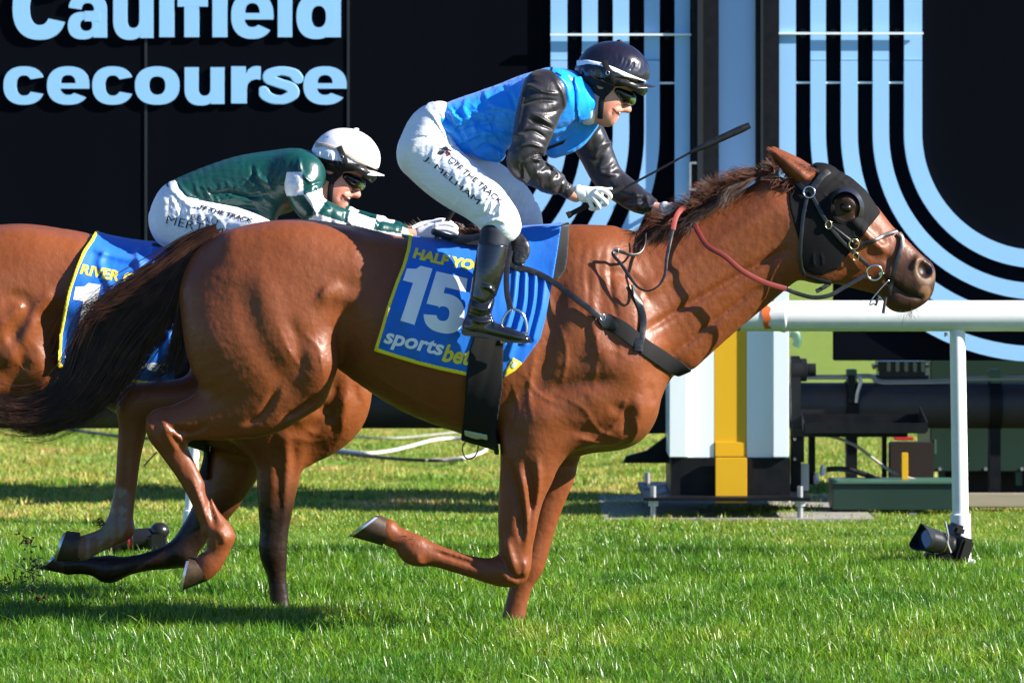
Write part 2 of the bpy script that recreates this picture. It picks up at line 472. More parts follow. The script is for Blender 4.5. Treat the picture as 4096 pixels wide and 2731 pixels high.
def poly_sdf(poly, X, Z):                    # signed distance to a 2-D polygon, negative inside
    d = np.full(X.shape, 9.0); ins = np.zeros(X.shape, bool); n = len(poly)
    for i in range(n):
        a, b = poly[i], poly[(i+1) % n]; d = np.minimum(d, seg2d(X, Z, a, b)[0])
        c = (a[1] > Z) != (b[1] > Z)
        xi = (b[0]-a[0])*(Z-a[1])/(b[1]-a[1]+1e-12)+a[0]; ins ^= c & (X < xi)
    return np.where(ins, -d, d)

def shell(fld, poly, off, h=.004, Yp=None, side=0, disp=None, yr=None, thick=None, poly_minus=None, rnd=.0):
    """a cover lying on a Field's surface inside an outline drawn in the picture plane; returns its own Field"""
    Yp = fld.Yc-.2 if Yp is None else Yp
    w = [W(x, y, Yp) for x, y in poly]; w = [(p[0], p[2]) for p in w]; A = np.array(w)
    y0, y1 = yr if yr else (fld.ax[1][0], fld.ax[1][-1])
    if side < 0: y1 = fld.Yc
    g = Field((A[:, 0].min()-3*h, y0, A[:, 1].min()-3*h), (A[:, 0].max()+3*h, y1, A[:, 1].max()+3*h), h, fld.Yc)
    X, Z = np.meshgrid(g.ax[0], g.ax[2], indexing='ij'); p2 = poly_sdf(w, X, Z) - rnd
    if poly_minus is not None:
        m = [W(x, y, Yp) for x, y in poly_minus]; p2 = np.maximum(p2, -poly_sdf([(p[0], p[2]) for p in m], X, Z))
    G3 = np.stack(np.meshgrid(*g.ax, indexing='ij'), -1)
    f = np.empty(g.F.shape, np.float32)
    for i in range(0, f.shape[0], 32): f[i:i+32] = fld.sample(G3[i:i+32])
    o = off if disp is None else off + disp(X, Z)[:, None, :]
    base = f - o
    if thick: base = np.maximum(base, -(f - o + thick))
    g.F = np.maximum(base, p2[:, None, :]).astype(np.float32)
    return g

def field_object(fld, name, mat, parent=None, it=1, tint=None):
    V, Q = fld.mesh()
    if it: V = relax(V, Q, it)
    return new_mesh(name, V, Q, mat, parent, True, tint(V) if tint else None)

def strap(fld, pts, width, mat=None, name="strap", parent=None, off=.004, thick=.004, sub=6, mirror=False, free=None, mb=None, y1=None):
    """flat strap along a line drawn in photo pixels; lies on the surface, or hangs free at depths 'free' (one dy per point)"""
    A = np.array(pts, float)
    if free is not None:
        A = np.hstack([A, np.array(free, float)[:, None]]); A = catmull(A, sub)
        C = np.array([W(x, y, fld.Yc+d) for x, y, d in A]); N = np.tile(np.array([0, -1.0, 0]), (len(C), 1))
    else:
        A = catmull(A, sub); C, N, _ = fld.hit(A[:, 0], A[:, 1], off, y1=y1)
        for _ in range(2): C[1:-1] = .25*C[:-2]+.5*C[1:-1]+.25*C[2:]; N[1:-1] = .25*N[:-2]+.5*N[1:-1]+.25*N[2:]
    T = np.gradient(C, axis=0); T /= np.linalg.norm(T, axis=1, keepdims=True)+1e-9
    B = np.cross(T, N); B /= np.linalg.norm(B, axis=1, keepdims=True)+1e-9
    Nn = np.cross(B, T); w = (np.array(width) if np.ndim(width) else np.full(len(C), width))*px(fld.Yc)*.5
    if len(w) != len(C): w = np.interp(np.linspace(0, 1, len(C)), np.linspace(0, 1, len(w)), w)
    w = w[:, None]; t = thick
    ring = np.stack([C-B*w+Nn*t*.6, C-B*w*.6+Nn*t, C+B*w*.6+Nn*t, C+B*w+Nn*t*.6, C+B*w-Nn*t, C-B*w-Nn*t], 1)
    n, m = ring.shape[:2]; Vv = ring.reshape(-1, 3)
    Fq = [(i*m+k, i*m+(k+1) % m, (i+1)*m+(k+1) % m, (i+1)*m+k) for i in range(n-1) for k in range(m)] + [tuple(range(m)), tuple((n-1)*m+k for k in range(m-1, -1, -1))]
    mb_ = mb or MB(); mb_.add(Vv, Fq)
    if mirror:
        V2 = Vv.copy(); V2[:, 1] = 2*fld.Yc - V2[:, 1]; mb_.add(V2, [f[::-1] for f in Fq])
    if mb is None: return mb_.build(name, mat, parent, auto=50)
    return C

def strands(name, paths, r0, r1, mat, parent):
    """hair: each path (n, 3) becomes a thin three-sided tapering tube; all paths the same length"""
    Pn = np.asarray(paths); k, n = Pn.shape[:2]
    T = np.gradient(Pn, axis=1); T /= np.linalg.norm(T, axis=2, keepdims=True)+1e-9
    ref = np.zeros_like(T); ref[..., 1] = 1
    A = np.cross(T, ref); A /= np.linalg.norm(A, axis=2, keepdims=True)+1e-9; B = np.cross(T, A)
    rad = (r0 + (r1-r0)*np.linspace(0, 1, n)**1.5)[None, :, None]
    if np.ndim(r0): pass
    V = np.stack([Pn + rad*(A*math.cos(w)+B*math.sin(w)) for w in (0.5, 2.6, 4.7)], 2)
    V = V.reshape(-1, 3)
    base = (np.arange(k)[:, None, None]*n + np.arange(n-1)[None, :, None])*3; j = np.arange(3)[None, None, :]
    Fq = np.stack([base+j, base+(j+1) % 3, base+3+(j+1) % 3, base+3+j], -1).reshape(-1, 4)
    return new_mesh(name, V, Fq, mat, parent, True)
def smoothstep(a, b, x): t = np.clip((x-a)/(b-a), 0, 1); return t*t*(3-2*t)
def vnoise(x, f=1.0, seed=0):                # cheap 1-D noise
    r = np.random.default_rng(seed).random(512); x = np.asarray(x)*f; i = np.floor(x).astype(int); t = x-i; t = t*t*(3-2*t)
    return r[i % 512]*(1-t)+r[(i+1) % 512]*t - .5
def text_tris(txt, bold=0.0, shear=0.0, space=1.0):
    cu = bpy.data.curves.new("t", 'FONT'); cu.body = txt; cu.offset = bold; cu.shear = shear; cu.space_character = space; cu.resolution_u = 4; cu.fill_mode = 'FRONT'
    o = bpy.data.objects.new("t", cu); COL.objects.link(o)
    dg = bpy.context.evaluated_depsgraph_get(); me = bpy.data.meshes.new_from_object(o.evaluated_get(dg))
    bm = bmesh.new(); bm.from_mesh(me); bmesh.ops.remove_doubles(bm, verts=bm.verts[:], dist=1e-4)
    bpy.data.objects.remove(o); bpy.data.curves.remove(cu); bpy.data.meshes.remove(me); return bm
def norm_bm(bm):
    xs = [v.co.x for v in bm.verts]; ys = [v.co.y for v in bm.verts]; a, b, c, d = min(xs), max(xs), min(ys), max(ys)
    for v in bm.verts: v.co.x = (v.co.x-a)/(b-a); v.co.y = (v.co.y-c)/(d-c)
    return (b-a)/(d-c)
def refine(bm, aspect, n):
    """cut long edges so that the print follows a curved surface (unit square coordinates)"""
    bmesh.ops.triangulate(bm, faces=bm.faces[:])
    for _ in range(6):
        ed = [e for e in bm.edges if math.hypot((e.verts[0].co.x-e.verts[1].co.x)*aspect, e.verts[0].co.y-e.verts[1].co.y) > 1/n]
        if not ed: break
        bmesh.ops.subdivide_edges(bm, edges=ed, cuts=1); bmesh.ops.triangulate(bm, faces=[f for f in bm.faces if len(f.verts) > 3])
def decal(fld, bm, quad, mat, name, parent, off=.0018, curve=0.0, n=14, y1=None, ycut=None):
    """lay a flat print on a surface: quad = photo pixels of lower-left, lower-right, upper-right, upper-left"""
    q = np.array(quad, float); asp = norm_bm(bm); refine(bm, np.linalg.norm(q[1]-q[0])/np.linalg.norm(q[3]-q[0]), n)
    bm.verts.index_update(); U = np.array([(v.co.x, v.co.y) for v in bm.verts]); u, v = U[:, :1], U[:, 1:]
    S_ = (q[0]*(1-u)+q[1]*u)*(1-v)+(q[3]*(1-u)+q[2]*u)*v
    if curve: d = (q[3]-q[0]); S_ = S_+d*curve*(4*u*(1-u))
    Pt, Nn, ok = fld.hit(S_[:, 0], S_[:, 1], y1=y1); Pt = Pt+Nn*off
    F_ = [[v.index for v in f.verts] for f in bm.faces if all(ok[v.index] for v in f.verts)]; bm.free()
    o = new_mesh(name, Pt, F_, mat, parent, True)
    return o
# ------------------------------------------------------------------ setting: turf, signs, winning post, rail, machinery
M_ground = material("turf_soil", (.17, .28, .035), .95, .1, noise=[(1.3, .6, (.27, .30, .075)), (14, .5, (.07, .11, .02)), (60, .5, (.16, .20, .04))], bump=[(40, .8, .03)])
M_concrete = material("pale_concrete", (.27, .25, .23), .9, .2, noise=[(5, .4, (.20, .185, .17)), (50, .3, (.32, .30, .27))], bump=[(60, .3, .004)])
M_board = material("black_sign_panel", (.003, .0038, .006), .65, .0, noise=[(.9, .5, (.0045, .0055, .0085), (1, 1, .2))], wear=(1.5, .42, .6))
M_joint = material("panel_joint", (.012, .015, .019), .5, .4)
M_stripe = material("pale_blue_enamel", (.27, .51, .80), .42, .45, noise=[(3, .25, (.24, .47, .75)), (40, .12, (.32, .56, .83))], wear=(5, .35, .5))
M_letter = material("pale_blue_lettering", (.27, .53, .82), .42, .45)
M_glass = material("blue_glass_panel", (.22, .42, .72), .12, .6, noise=[(1.2, .5, (.30, .50, .80), (1, 1, .5))])
M_white = material("white_enamel", (.74, .82, .86), .38, .45, noise=[(4, .25, (.70, .72, .70), (1, 1, .3)), (18, .12, (.62, .60, .52), (1, 1, .2))], wear=(6, .3, .5))
M_yelp = material("yellow_enamel", (.66, .37, .010), .42, .4, noise=[(6, .3, (.58, .32, .009), (1, 1, .3))])
M_blackst = material("black_steel", (.006, .007, .009), .55, .15, noise=[(12, .3, (.011, .011, .013))], wear=(20, .35, .6))
M_rubpipe = material("black_pipe", (.020, .019, .022), .55, .4, noise=[(4, .4, (.034, .031, .033), (.3, 1, 1)), (90, .15, (.06, .055, .055))], wear=(8, .45, .65))
M_green = material("dark_green_cabinet", (.010, .032, .022), .45, .4, noise=[(6, .3, (.016, .04, .028))])
M_greenl = material("green_steel_lid", (.05, .12, .08), .45, .4)
M_galv = material("galvanised_steel", (.42, .43, .44), .45, .5, metal=.8, noise=[(30, .4, (.30, .31, .32))])
M_conduit = material("grey_conduit", (.32, .31, .29), .5, .4)
M_timber = material("weathered_timber", (.36, .31, .23), .9, .2, noise=[(4, .5, (.24, .20, .15), (.3, 1, 3))], bump=[(30, .4, .004, (.2, 1, 3))])
M_tape = material("orange_tape", (.60, .12, .025), .55, .35)
M_bluepipe = material("blue_pipe", (.01, .09, .24), .4, .45)
M_cabw = material("white_cable", (.62, .62, .60), .5, .4)
M_rail = material("white_rail_plastic", (.80, .82, .82), .34, .5, noise=[(3, .2, (.74, .76, .74), (.3, 1, 1)), (26, .22, (.60, .58, .50), (.4, 1, 1)), (7, .25, (.70, .72, .70), (.15, 1, 3))], wear=(6, .28, .42))
M_dirt = material("dark_soil", (.03, .018, .010), .95, .1, noise=[(60, .6, (.06, .04, .02))], bump=[(120, .8, .01)])

def structure(o): o["kind"] = "structure"; return o
def XZ(x, y, Y): p = W(*P(x, y), Y); return (p[0], p[2])
def rect(m, x0, y0, x1, y1, Y, d, bev=0.0):
    a = W(*P(x0, y1), Y); b = W(*P(x1, y0), Y); return m.box((a[0], Y, a[2]), (b[0], Y+d, b[2]), bev)
BG = view(2600, 1250, 1496/2352)
def prect(m, v, x0, y0, x1, y1, Y, d, bev=0.0):
    a = W(*v(x0, y1), Y); b = W(*v(x1, y0), Y); return m.box((a[0], Y, a[2]), (b[0], Y+d, b[2]), bev)

# ground: one sheet to the horizon, with finer relief near the track
gx = np.r_[-400, -120, -40, -14, np.linspace(-8, 8, 60), 14, 40, 120, 400]; gy = np.r_[-60, -24, -12, np.linspace(-6, 20, 90), 30, 60, 150, 400, 900]
GX, GY = np.meshgrid(gx, gy, indexing='ij'); gr = np.random.default_rng(2)
def gheight(x, y): return .018*np.sin(x*1.7+.6)*np.sin(y*1.1)+.012*np.sin(x*3.9+y*2.3)-.0
GZ = np.where((np.abs(GX) < 8.1) & (GY > -6.1) & (GY < 5.6), gheight(GX, GY), 0)
n0, n1 = GX.shape; gi_ = np.arange(n0*n1).reshape(n0, n1)
gq = np.stack([gi_[:-1, :-1], gi_[1:, :-1], gi_[1:, 1:], gi_[:-1, 1:]], -1).reshape(-1, 4)
structure(new_mesh("ground", np.stack([GX, GY, GZ], -1).reshape(-1, 3), gq, M_ground, None, True))

def grass_material(name, cols, rough=.38):
    m = bpy.data.materials.new(name); m.use_nodes = True; nt = m.node_tree; L = nt.links.new; b = nt.nodes["Principled BSDF"]; out = nt.nodes["Material Output"]
    geo = nt.nodes.new("ShaderNodeNewGeometry"); at = nt.nodes.new("ShaderNodeVertexColor"); at.layer_name = "tint"
    nz = nt.nodes.new("ShaderNodeTexNoise"); nz.inputs["Scale"].default_value = .9; nz.inputs["Detail"].default_value = 4; L(geo.outputs["Position"], nz.inputs["Vector"])
    cr = nt.nodes.new("ShaderNodeValToRGB"); L(nz.outputs[0], cr.inputs[0])
    nz2 = nt.nodes.new("ShaderNodeTexNoise"); nz2.inputs["Scale"].default_value = 3.2; nz2.inputs["Detail"].default_value = 3; L(geo.outputs["Position"], nz2.inputs["Vector"])
    av = nt.nodes.new("ShaderNodeMix"); av.inputs[0].default_value = .45; L(nz.outputs[0], av.inputs[2]); L(nz2.outputs[0], av.inputs[3]); L(av.outputs[0], cr.inputs[0])
    el = cr.color_ramp.elements; el[0].position, el[1].position = .40, .58; el[0].color, el[1].color = (*cols[0], 1), (*cols[1], 1)
    if len(cols) > 2: e3 = el.new(.66); e3.color = (*cols[2], 1)
    mx = nt.nodes.new("ShaderNodeMix"); mx.data_type = 'RGBA'; mx.blend_type = 'MULTIPLY'; mx.inputs[0].default_value = 1; L(cr.outputs[0], mx.inputs[6]); L(at.outputs[0], mx.inputs[7])
    L(mx.outputs[2], b.inputs["Base Color"]); b.inputs["Roughness"].default_value = rough; b.inputs["Specular IOR Level"].default_value = .6
    tr = nt.nodes.new("ShaderNodeBsdfTranslucent"); L(mx.outputs[2], tr.inputs[0]); ms = nt.nodes.new("ShaderNodeMixShader"); ms.inputs[0].default_value = .38
    L(b.outputs[0], ms.inputs[1]); L(tr.outputs[0], ms.inputs[2]); L(ms.outputs[0], out.inputs[0]); return m
M_grass = grass_material("track_grass", ((.075, .235, .010), (.17, .35, .018), (.30, .39, .05)), .36)
M_grassdry = grass_material("dry_verge_grass", ((.15, .34, .022), (.34, .42, .06), (.54, .46, .14)), .5)

M_grassverge = grass_material("mown_verge", ((.11, .29, .014), (.22, .37, .028), (.38, .40, .075)), .4)
def grass_patch(name, mat, n, R, hmin, hmax, w, region, spacing, seed, dead=.08, smin=.75, smax=1.25):
    """one patch of blades as mesh; geometry nodes scatter turned copies of it over a rectangle of the ground"""
    r = np.random.default_rng(seed)
    rad = R*np.sqrt(r.random(n))*(.75+.5*r.random(n)); an = r.random(n)*6.283
    cx = r.normal(size=(n//14, 2))*R*.5; ci = r.integers(0, len(cx), n); px_ = np.stack([rad*np.cos(an), rad*np.sin(an)], 1)
    cl = r.random(n) < .45; px_[cl] = cx[ci[cl]]+r.normal(size=(cl.sum(), 2))*.014
    h = hmin+(hmax-hmin)*r.random(n)**1.3; fa = r.random(n)*6.283; lean = h*(.15+.95*r.random(n)**1.2); la = fa+r.normal(size=n)*.6
    ts = np.array([0, .35, .7, 1.0]); V = []
    for t in ts:
        c = np.stack([px_[:, 0]+np.cos(la)*lean*t*t, px_[:, 1]+np.sin(la)*lean*t*t, h*(t-.22*t*t*(lean/h))], 1)
        ww = w*(.7+.6*r.random(n))*(1-.92*t**1.6)*.5 if t > 0 else w*.45*np.ones(n)
        s = np.stack([-np.sin(fa)*ww, np.cos(fa)*ww, np.zeros(n)], 1); V += [c-s, c+s]
    V = np.stack(V, 1); k = V.shape[1]; base = (np.arange(n)*k)[:, None]
    F_ = np.vstack([base+np.array([[0, 1, 3, 2]]), base+np.array([[2, 3, 5, 4]]), base+np.array([[4, 5, 7, 6]])])
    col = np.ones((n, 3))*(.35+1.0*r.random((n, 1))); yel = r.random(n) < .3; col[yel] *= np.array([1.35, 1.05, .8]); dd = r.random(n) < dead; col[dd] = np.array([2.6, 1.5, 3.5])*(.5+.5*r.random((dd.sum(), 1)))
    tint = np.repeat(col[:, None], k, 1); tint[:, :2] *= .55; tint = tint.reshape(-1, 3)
    o = new_mesh(name, V.reshape(-1, 3), F_, mat, None, True, tint); o["kind"] = "stuff"
    ng = bpy.data.node_groups.new(name+"_scatter", 'GeometryNodeTree')
    ng.interface.new_socket("Geometry", in_out='INPUT', socket_type='NodeSocketGeometry'); ng.interface.new_socket("Geometry", in_out='OUTPUT', socket_type='NodeSocketGeometry')
    N = ng.nodes.new; L = ng.links.new; gi, go = N("NodeGroupInput"), N("NodeGroupOutput")
    x0, y0, x1, y1 = region; g = N("GeometryNodeMeshGrid"); g.inputs["Size X"].default_value = x1-x0; g.inputs["Size Y"].default_value = y1-y0
    g.inputs["Vertices X"].default_value = int((x1-x0)/spacing)+1; g.inputs["Vertices Y"].default_value = int((y1-y0)/spacing)+1
    rv = N("FunctionNodeRandomValue"); rv.data_type = 'FLOAT_VECTOR'; rv.inputs[0].default_value = (-spacing*.5, -spacing*.5, -.012); rv.inputs[1].default_value = (spacing*.5, spacing*.5, .004); rv.inputs["Seed"].default_value = seed
    ad = N("ShaderNodeVectorMath"); ad.inputs[1].default_value = ((x0+x1)/2, (y0+y1)/2, 0); L(rv.outputs[0], ad.inputs[0])
    sp = N("GeometryNodeSetPosition"); L(g.outputs[0], sp.inputs[0]); L(ad.outputs[0], sp.inputs["Offset"])
    ro = N("FunctionNodeRandomValue"); ro.data_type = 'FLOAT_VECTOR'; ro.inputs[0].default_value = (-.05, -.05, 0); ro.inputs[1].default_value = (.05, .05, 6.283); ro.inputs["Seed"].default_value = seed+1
    sc = N("FunctionNodeRandomValue"); sc.data_type = 'FLOAT'; sc.inputs[2].default_value = smin; sc.inputs[3].default_value = smax; sc.inputs["Seed"].default_value = seed+2
    ip = N("GeometryNodeInstanceOnPoints"); L(sp.outputs[0], ip.inputs["Points"]); L(gi.outputs[0], ip.inputs["Instance"]); L(ro.outputs[0], ip.inputs["Rotation"]); L(sc.outputs[1], ip.inputs["Scale"])
    L(ip.outputs[0], go.inputs[0]); md = o.modifiers.new("scatter", 'NODES'); md.node_group = ng
    return o
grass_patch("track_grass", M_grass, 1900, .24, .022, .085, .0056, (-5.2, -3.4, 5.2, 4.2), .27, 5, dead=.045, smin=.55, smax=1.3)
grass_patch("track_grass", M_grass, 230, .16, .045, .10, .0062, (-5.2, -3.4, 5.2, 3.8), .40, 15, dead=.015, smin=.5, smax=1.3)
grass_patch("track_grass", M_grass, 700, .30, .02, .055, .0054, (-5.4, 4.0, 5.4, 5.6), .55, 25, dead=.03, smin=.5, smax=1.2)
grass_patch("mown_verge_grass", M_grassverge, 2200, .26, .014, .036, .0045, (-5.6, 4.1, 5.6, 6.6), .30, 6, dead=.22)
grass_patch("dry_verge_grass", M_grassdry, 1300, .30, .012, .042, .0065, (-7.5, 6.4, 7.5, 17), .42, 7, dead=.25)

# --- big black sign panels beside the winning post
YB = 7.3
TOP = -620
def arc(cx, cy, r, a0, a1, n=28): return [XZ(cx+r*math.cos(a), cy+r*math.sin(a), YB-.05) for a in np.linspace(a0, a1, n)]
sl_ = thing("sign_board", (XZ(600, 828, YB)[0], YB, XZ(600, 828, YB)[1]), "huge black board with pale blue racecourse lettering and curving stripes left of the post", "sign board", "boards at the winning post")
for x0, x1 in ((-420, -130), (-130, 335), (335, 800), (800, 1588)):
    m = MB(); rect(m, x0+1.2, TOP, x1-1.2, 828, YB, .16); m.build("panel", M_board, sl_)
for x in (-130, 335, 800):
    m = MB(); rect(m, x-3, TOP, x+3, 826, YB-.006, .006); m.build("joint_strip", M_joint, sl_)
def stripe(par, segs): m = MB(); [f(m) for f in segs]; m.build("stripe", M_stripe, par)
def curve_stripe(par, cx, r0, r1, sgn, xe):
    x_in, x_out = (cx+r0, cx+r1) if sgn > 0 else (cx-r1, cx-r0)
    m = MB(); rect(m, x_in, TOP, x_out, 138, YB-.034, .034); m.build("stripe", M_stripe, par)
    a = np.linspace(0, math.pi/2, 30); xs = lambda r: [(cx+sgn*r*math.cos(t), 305+r*math.sin(t)) for t in a]
    A = [(cx+sgn*r0, 139.5)]+xs(r0)+[(xe, 305+r0)]; B = [(cx+sgn*r1, 139.5)]+xs(r1)+[(xe, 305+r1)]
    m = MB(); m.strip([XZ(*p, YB-.05) for p in A], [XZ(*p, YB-.05) for p in B], YB-.05, YB-.001); m.build("stripe", M_stripe, par)
for r0, r1 in ((273, 311), (345, 381), (416, 453), (488, 523)): curve_stripe(sl_, 992, r0, r1, 1, -400)
m = MB(); rect(m, 1550, TOP, 1585, 620, YB-.05, .049); m.build("stripe", M_stripe, sl_)
def bracket(par, x0, x1, y, t=5): m = MB(); rect(m, x0, y-t*.5, x1, y+t*.5, YB-.075, .022); m.build("crossbar", M_galv if False else M_white, par)
bracket(sl_, 1264, 1588, 80)
for x in (1320, 1390, 1462, 1532): m = MB(); rect(m, x-6, 70, x+6, 92, YB-.02, .019, .004); m.build("bracket", M_blackst, sl_)
m = MB(); rect(m, 1515, 189, 1550, 193.5, YB-.03, .02); m.build("crossbar", M_white, sl_)
# raised letters: heavy grotesque glyphs from parts (contours with holes), unit box, y up
def el(cx, cy, rx, ry, a0=0, a1=360, n=40, e=2.35):
    out = []
    for t in np.radians(np.linspace(a0, a1, n)):
        c, s_ = math.cos(t), math.sin(t); out.append((cx+rx*abs(c)**(2/e)*np.sign(c), cy+ry*abs(s_)**(2/e)*np.sign(s_)))
    return out
def glyph(ch):
    R_ = lambda x0, y0, x1, y1: [(x0, y0), (x1, y0), (x1, y1), (x0, y1)]
    if ch == 'o': return [[el(.5, .5, .5, .5)[:-1], el(.5, .5, .185, .24)[:-1]]]
    if ch in 'cC':
        w = .20 if ch == 'c' else .20
        return [[el(.5, .5, .5, .5, 22, 338, 60)+el(.5, .5, .5-.31, .5-.235, 326, 34, 50)]]
    if ch == 'e':
        lower = el(.5, .5, .5, .5, -36, -180, 30, 2.35)[::-1]
        return [[el(.5, .5, .5, .5, 0, 325, 60)+[(.66, .30)]+el(.5, .47, .185, .215, 310, 190, 24)+[(.315, .42), (1.0, .42)], el(.5, .56, .175, .215, 0, 180, 24)]]
    if ch == 'u':
        return [[[(0, 1), (.34, 1), (.34, .45)]+el(.49, .43, .15, .19, 180, 360, 20)[1:-1]+[(.64, .45), (.64, 1), (.98, 1), (.98, .02), (.655, .02), (.655, .14)]+el(.40, .42, .40, .44, 308, 180, 26)]]
    if ch == 'r': return [[[(0, 0), (0, 1), (.48, 1), (.50, .80)]+[(.58, .92), (.72, .99), (.86, 1.01), (.99, 1.0), (.99, .64), (.84, .655), (.68, .62), (.56, .53), (.52, .40), (.52, 0)]]]
    if ch == 's':
        return [('sdf', [(.93, .665), (.80, .815), (.50, .875), (.23, .795), (.22, .655), (.48, .545), (.74, .445), (.80, .275), (.58, .13), (.34, .125), (.15, .21), (.05, .345)])]
    if ch == 'a':
        return [[R_(.64, .02, .985, .62)], [el(.50, .60, .485, .40, 172, 0, 40)+el(.50, .60, .165, .175, 0, 172, 24)],
                [el(.37, .28, .37, .30)[:-1], el(.46, .29, .155, .125)[:-1]], [R_(.42, .375, .80, .60)]]
    if ch == 'd': return [[R_(.665, .02, .995, 1)], [el(.44, .355, .44, .365)[:-1], el(.50, .355, .165, .175)[:-1]]]
    if ch == 'f': return [[R_(.22, 0, .70, .80)], [R_(0, .50, .99, .70)], [el(.66, .72, .44, .28, 180, 70, 20)+[(.99, .99), (.99, .82), (.75, .80)]]]
    if ch == 'l': return [[R_(0, 0, 1, 1)]]
    if ch == 'i': return [[R_(0, 0, 1, .74)], [R_(0, .81, 1, 1)]]
    if ch == 'R': return [[R_(0, 0, .32, 1)], [el(.55, .68, .43, .32)[:-1], el(.52, .68, .17, .12)[:-1]], [[(.40, .42), (.70, .42), (1, 0), (.63, 0)]]]
def letter(par, ch, x0, x1, y0, y1, mat=M_letter, dep=.020):
    a, b = XZ(x0, y1, YB-dep), XZ(x1, y0, YB-dep); mb = MB()
    for k, cont in enumerate(glyph(ch)):
        if cont[0] == 'sdf':                 # one bent stroke with flat ends
            c = catmull(np.array(cont[1], float), 10); w_, h_ = b[0]-a[0], b[1]-a[1]
            f = Field((a[0]-.01, YB-dep-.012, a[1]-.01), (b[0]+.01, YB+.004, b[1]+.01), .0036)
            X_, Z_ = np.meshgrid((f.ax[0]-a[0])/w_, (f.ax[2]-a[1])/h_, indexing='ij'); best = np.full(X_.shape, 9.0)
            for q in range(len(c)-1):
                d_, t_ = seg2d(X_, Z_, c[q], c[q+1]); e = c[q+1]-c[q]; vert = abs(e[1])/np.hypot(*e)
                d_ = d_-(.118+.035*vert); raw = ((X_-c[q][0])*e[0]+(Z_-c[q][1])*e[1])/(e@e)
                if q == 0: d_ = np.where(raw < 0, np.maximum(d_, .05), d_)
                if q == len(c)-2: d_ = np.where(raw > 1, np.maximum(d_, .05), d_)
                best = np.minimum(best, d_)
            yy = np.maximum((YB-dep)-f.ax[1], f.ax[1]-(YB-.001))
            f.F = np.maximum((best*h_)[:, None, :], yy[None, :, None]).astype(np.float32); V, Q = f.mesh(); mb.add(V, Q.tolist()); continue
        cu = bpy.data.curves.new("g", 'CURVE'); cu.dimensions = '2D'; cu.fill_mode = 'BOTH'
        for pl in cont:
            sp = cu.splines.new('POLY'); sp.points.add(len(pl)-1); sp.use_cyclic_u = True
            for q, p in zip(sp.points, pl): q.co = (p[0], p[1], 0, 1)
        o = bpy.data.objects.new("g", cu); COL.objects.link(o); dg = bpy.context.evaluated_depsgraph_get()
        me = bpy.data.meshes.new_from_object(o.evaluated_get(dg)); bm = bmesh.new(); bm.from_mesh(me); bpy.data.objects.remove(o); bpy.data.curves.remove(cu); bpy.data.meshes.remove(me)
        bmesh.ops.remove_doubles(bm, verts=bm.verts[:], dist=1e-5)
        ex = bmesh.ops.extrude_face_region(bm, geom=bm.faces[:]); zs = set(v for v in ex['geom'] if isinstance(v, bmesh.types.BMVert)); d = dep+.0005*k
        for v in bm.verts: v.co = Vector((a[0]+(b[0]-a[0])*v.co.x, YB-(d if v in zs else .001), a[1]+(b[1]-a[1])*v.co.y))
        bmesh.ops.recalc_face_normals(bm, faces=bm.faces[:]); mb.bm(bm)
    mb.build("letter", mat, par)
for ch, x0, x1, y0, y1 in (("C", 29, 153, -52, 92), ("a", 156, 247, -16, 89), ("u", 260, 354, -14, 90), ("l", 366, 400, -52, 86), ("f", 408, 478, -54, 86), ("i", 488, 522, -52, 86), ("e", 531, 628, -16, 90), ("l", 638, 671, -52, 86), ("d", 681, 783, -52, 89)):
    letter(sl_, ch, x0, x1, y0, y1)
for ch, x0, x1, y0, y1 in (("R", -205, -112, 115, 238), ("a", -100, -5, 153, 241), ("c", 8, 102, 153, 241), ("e", 108, 205, 153, 241), ("c", 212, 306, 153, 241), ("o", 310, 412, 153, 241), ("u", 424, 517, 155, 241), ("r", 531, 599, 153, 238), ("s", 599, 691, 153, 240), ("e", 697, 796, 153, 241)):
    letter(sl_, ch, x0, x1, y0, y1)
sr_ = thing("sign_board", (XZ(2200, 828, YB)[0], YB, XZ(2200, 828, YB)[1]), "huge black board with pale blue stripes curving to the right, above the white rail", "sign board", "boards at the winning post")
pl = [XZ(x, y, YB) for x, y in ((1830, TOP), (1830, 575), (1917, 575), (1917, 828), (2400, 828), (2400, TOP))]
m = MB(); m.prism(pl, YB, YB+.16); m.build("panel", M_board, sr_)
m = MB(); rect(m, 2402, TOP, 2800, 828, YB, .16); m.build("panel", M_board, sr_)
for r0, r1 in ((270, 311), (346, 383), (418, 456), (491, 526)): curve_stripe(sr_, 2388, r0, r1, -1, 2780)
bracket(sr_, 1788, 2121, 77)
for x in (1845, 1915, 1987, 2060): m = MB(); rect(m, x-6, 66, x+6, 88, YB-.02, .019, .004); m.build("bracket", M_blackst, sr_)
for x0, x1 in ((1829, 1862), (1897, 1932), (1970, 2005), (2042, 2077)): m = MB(); rect(m, x0, 188, x1, 192.5, YB-.03, .02); m.build("crossbar", M_white, sr_)

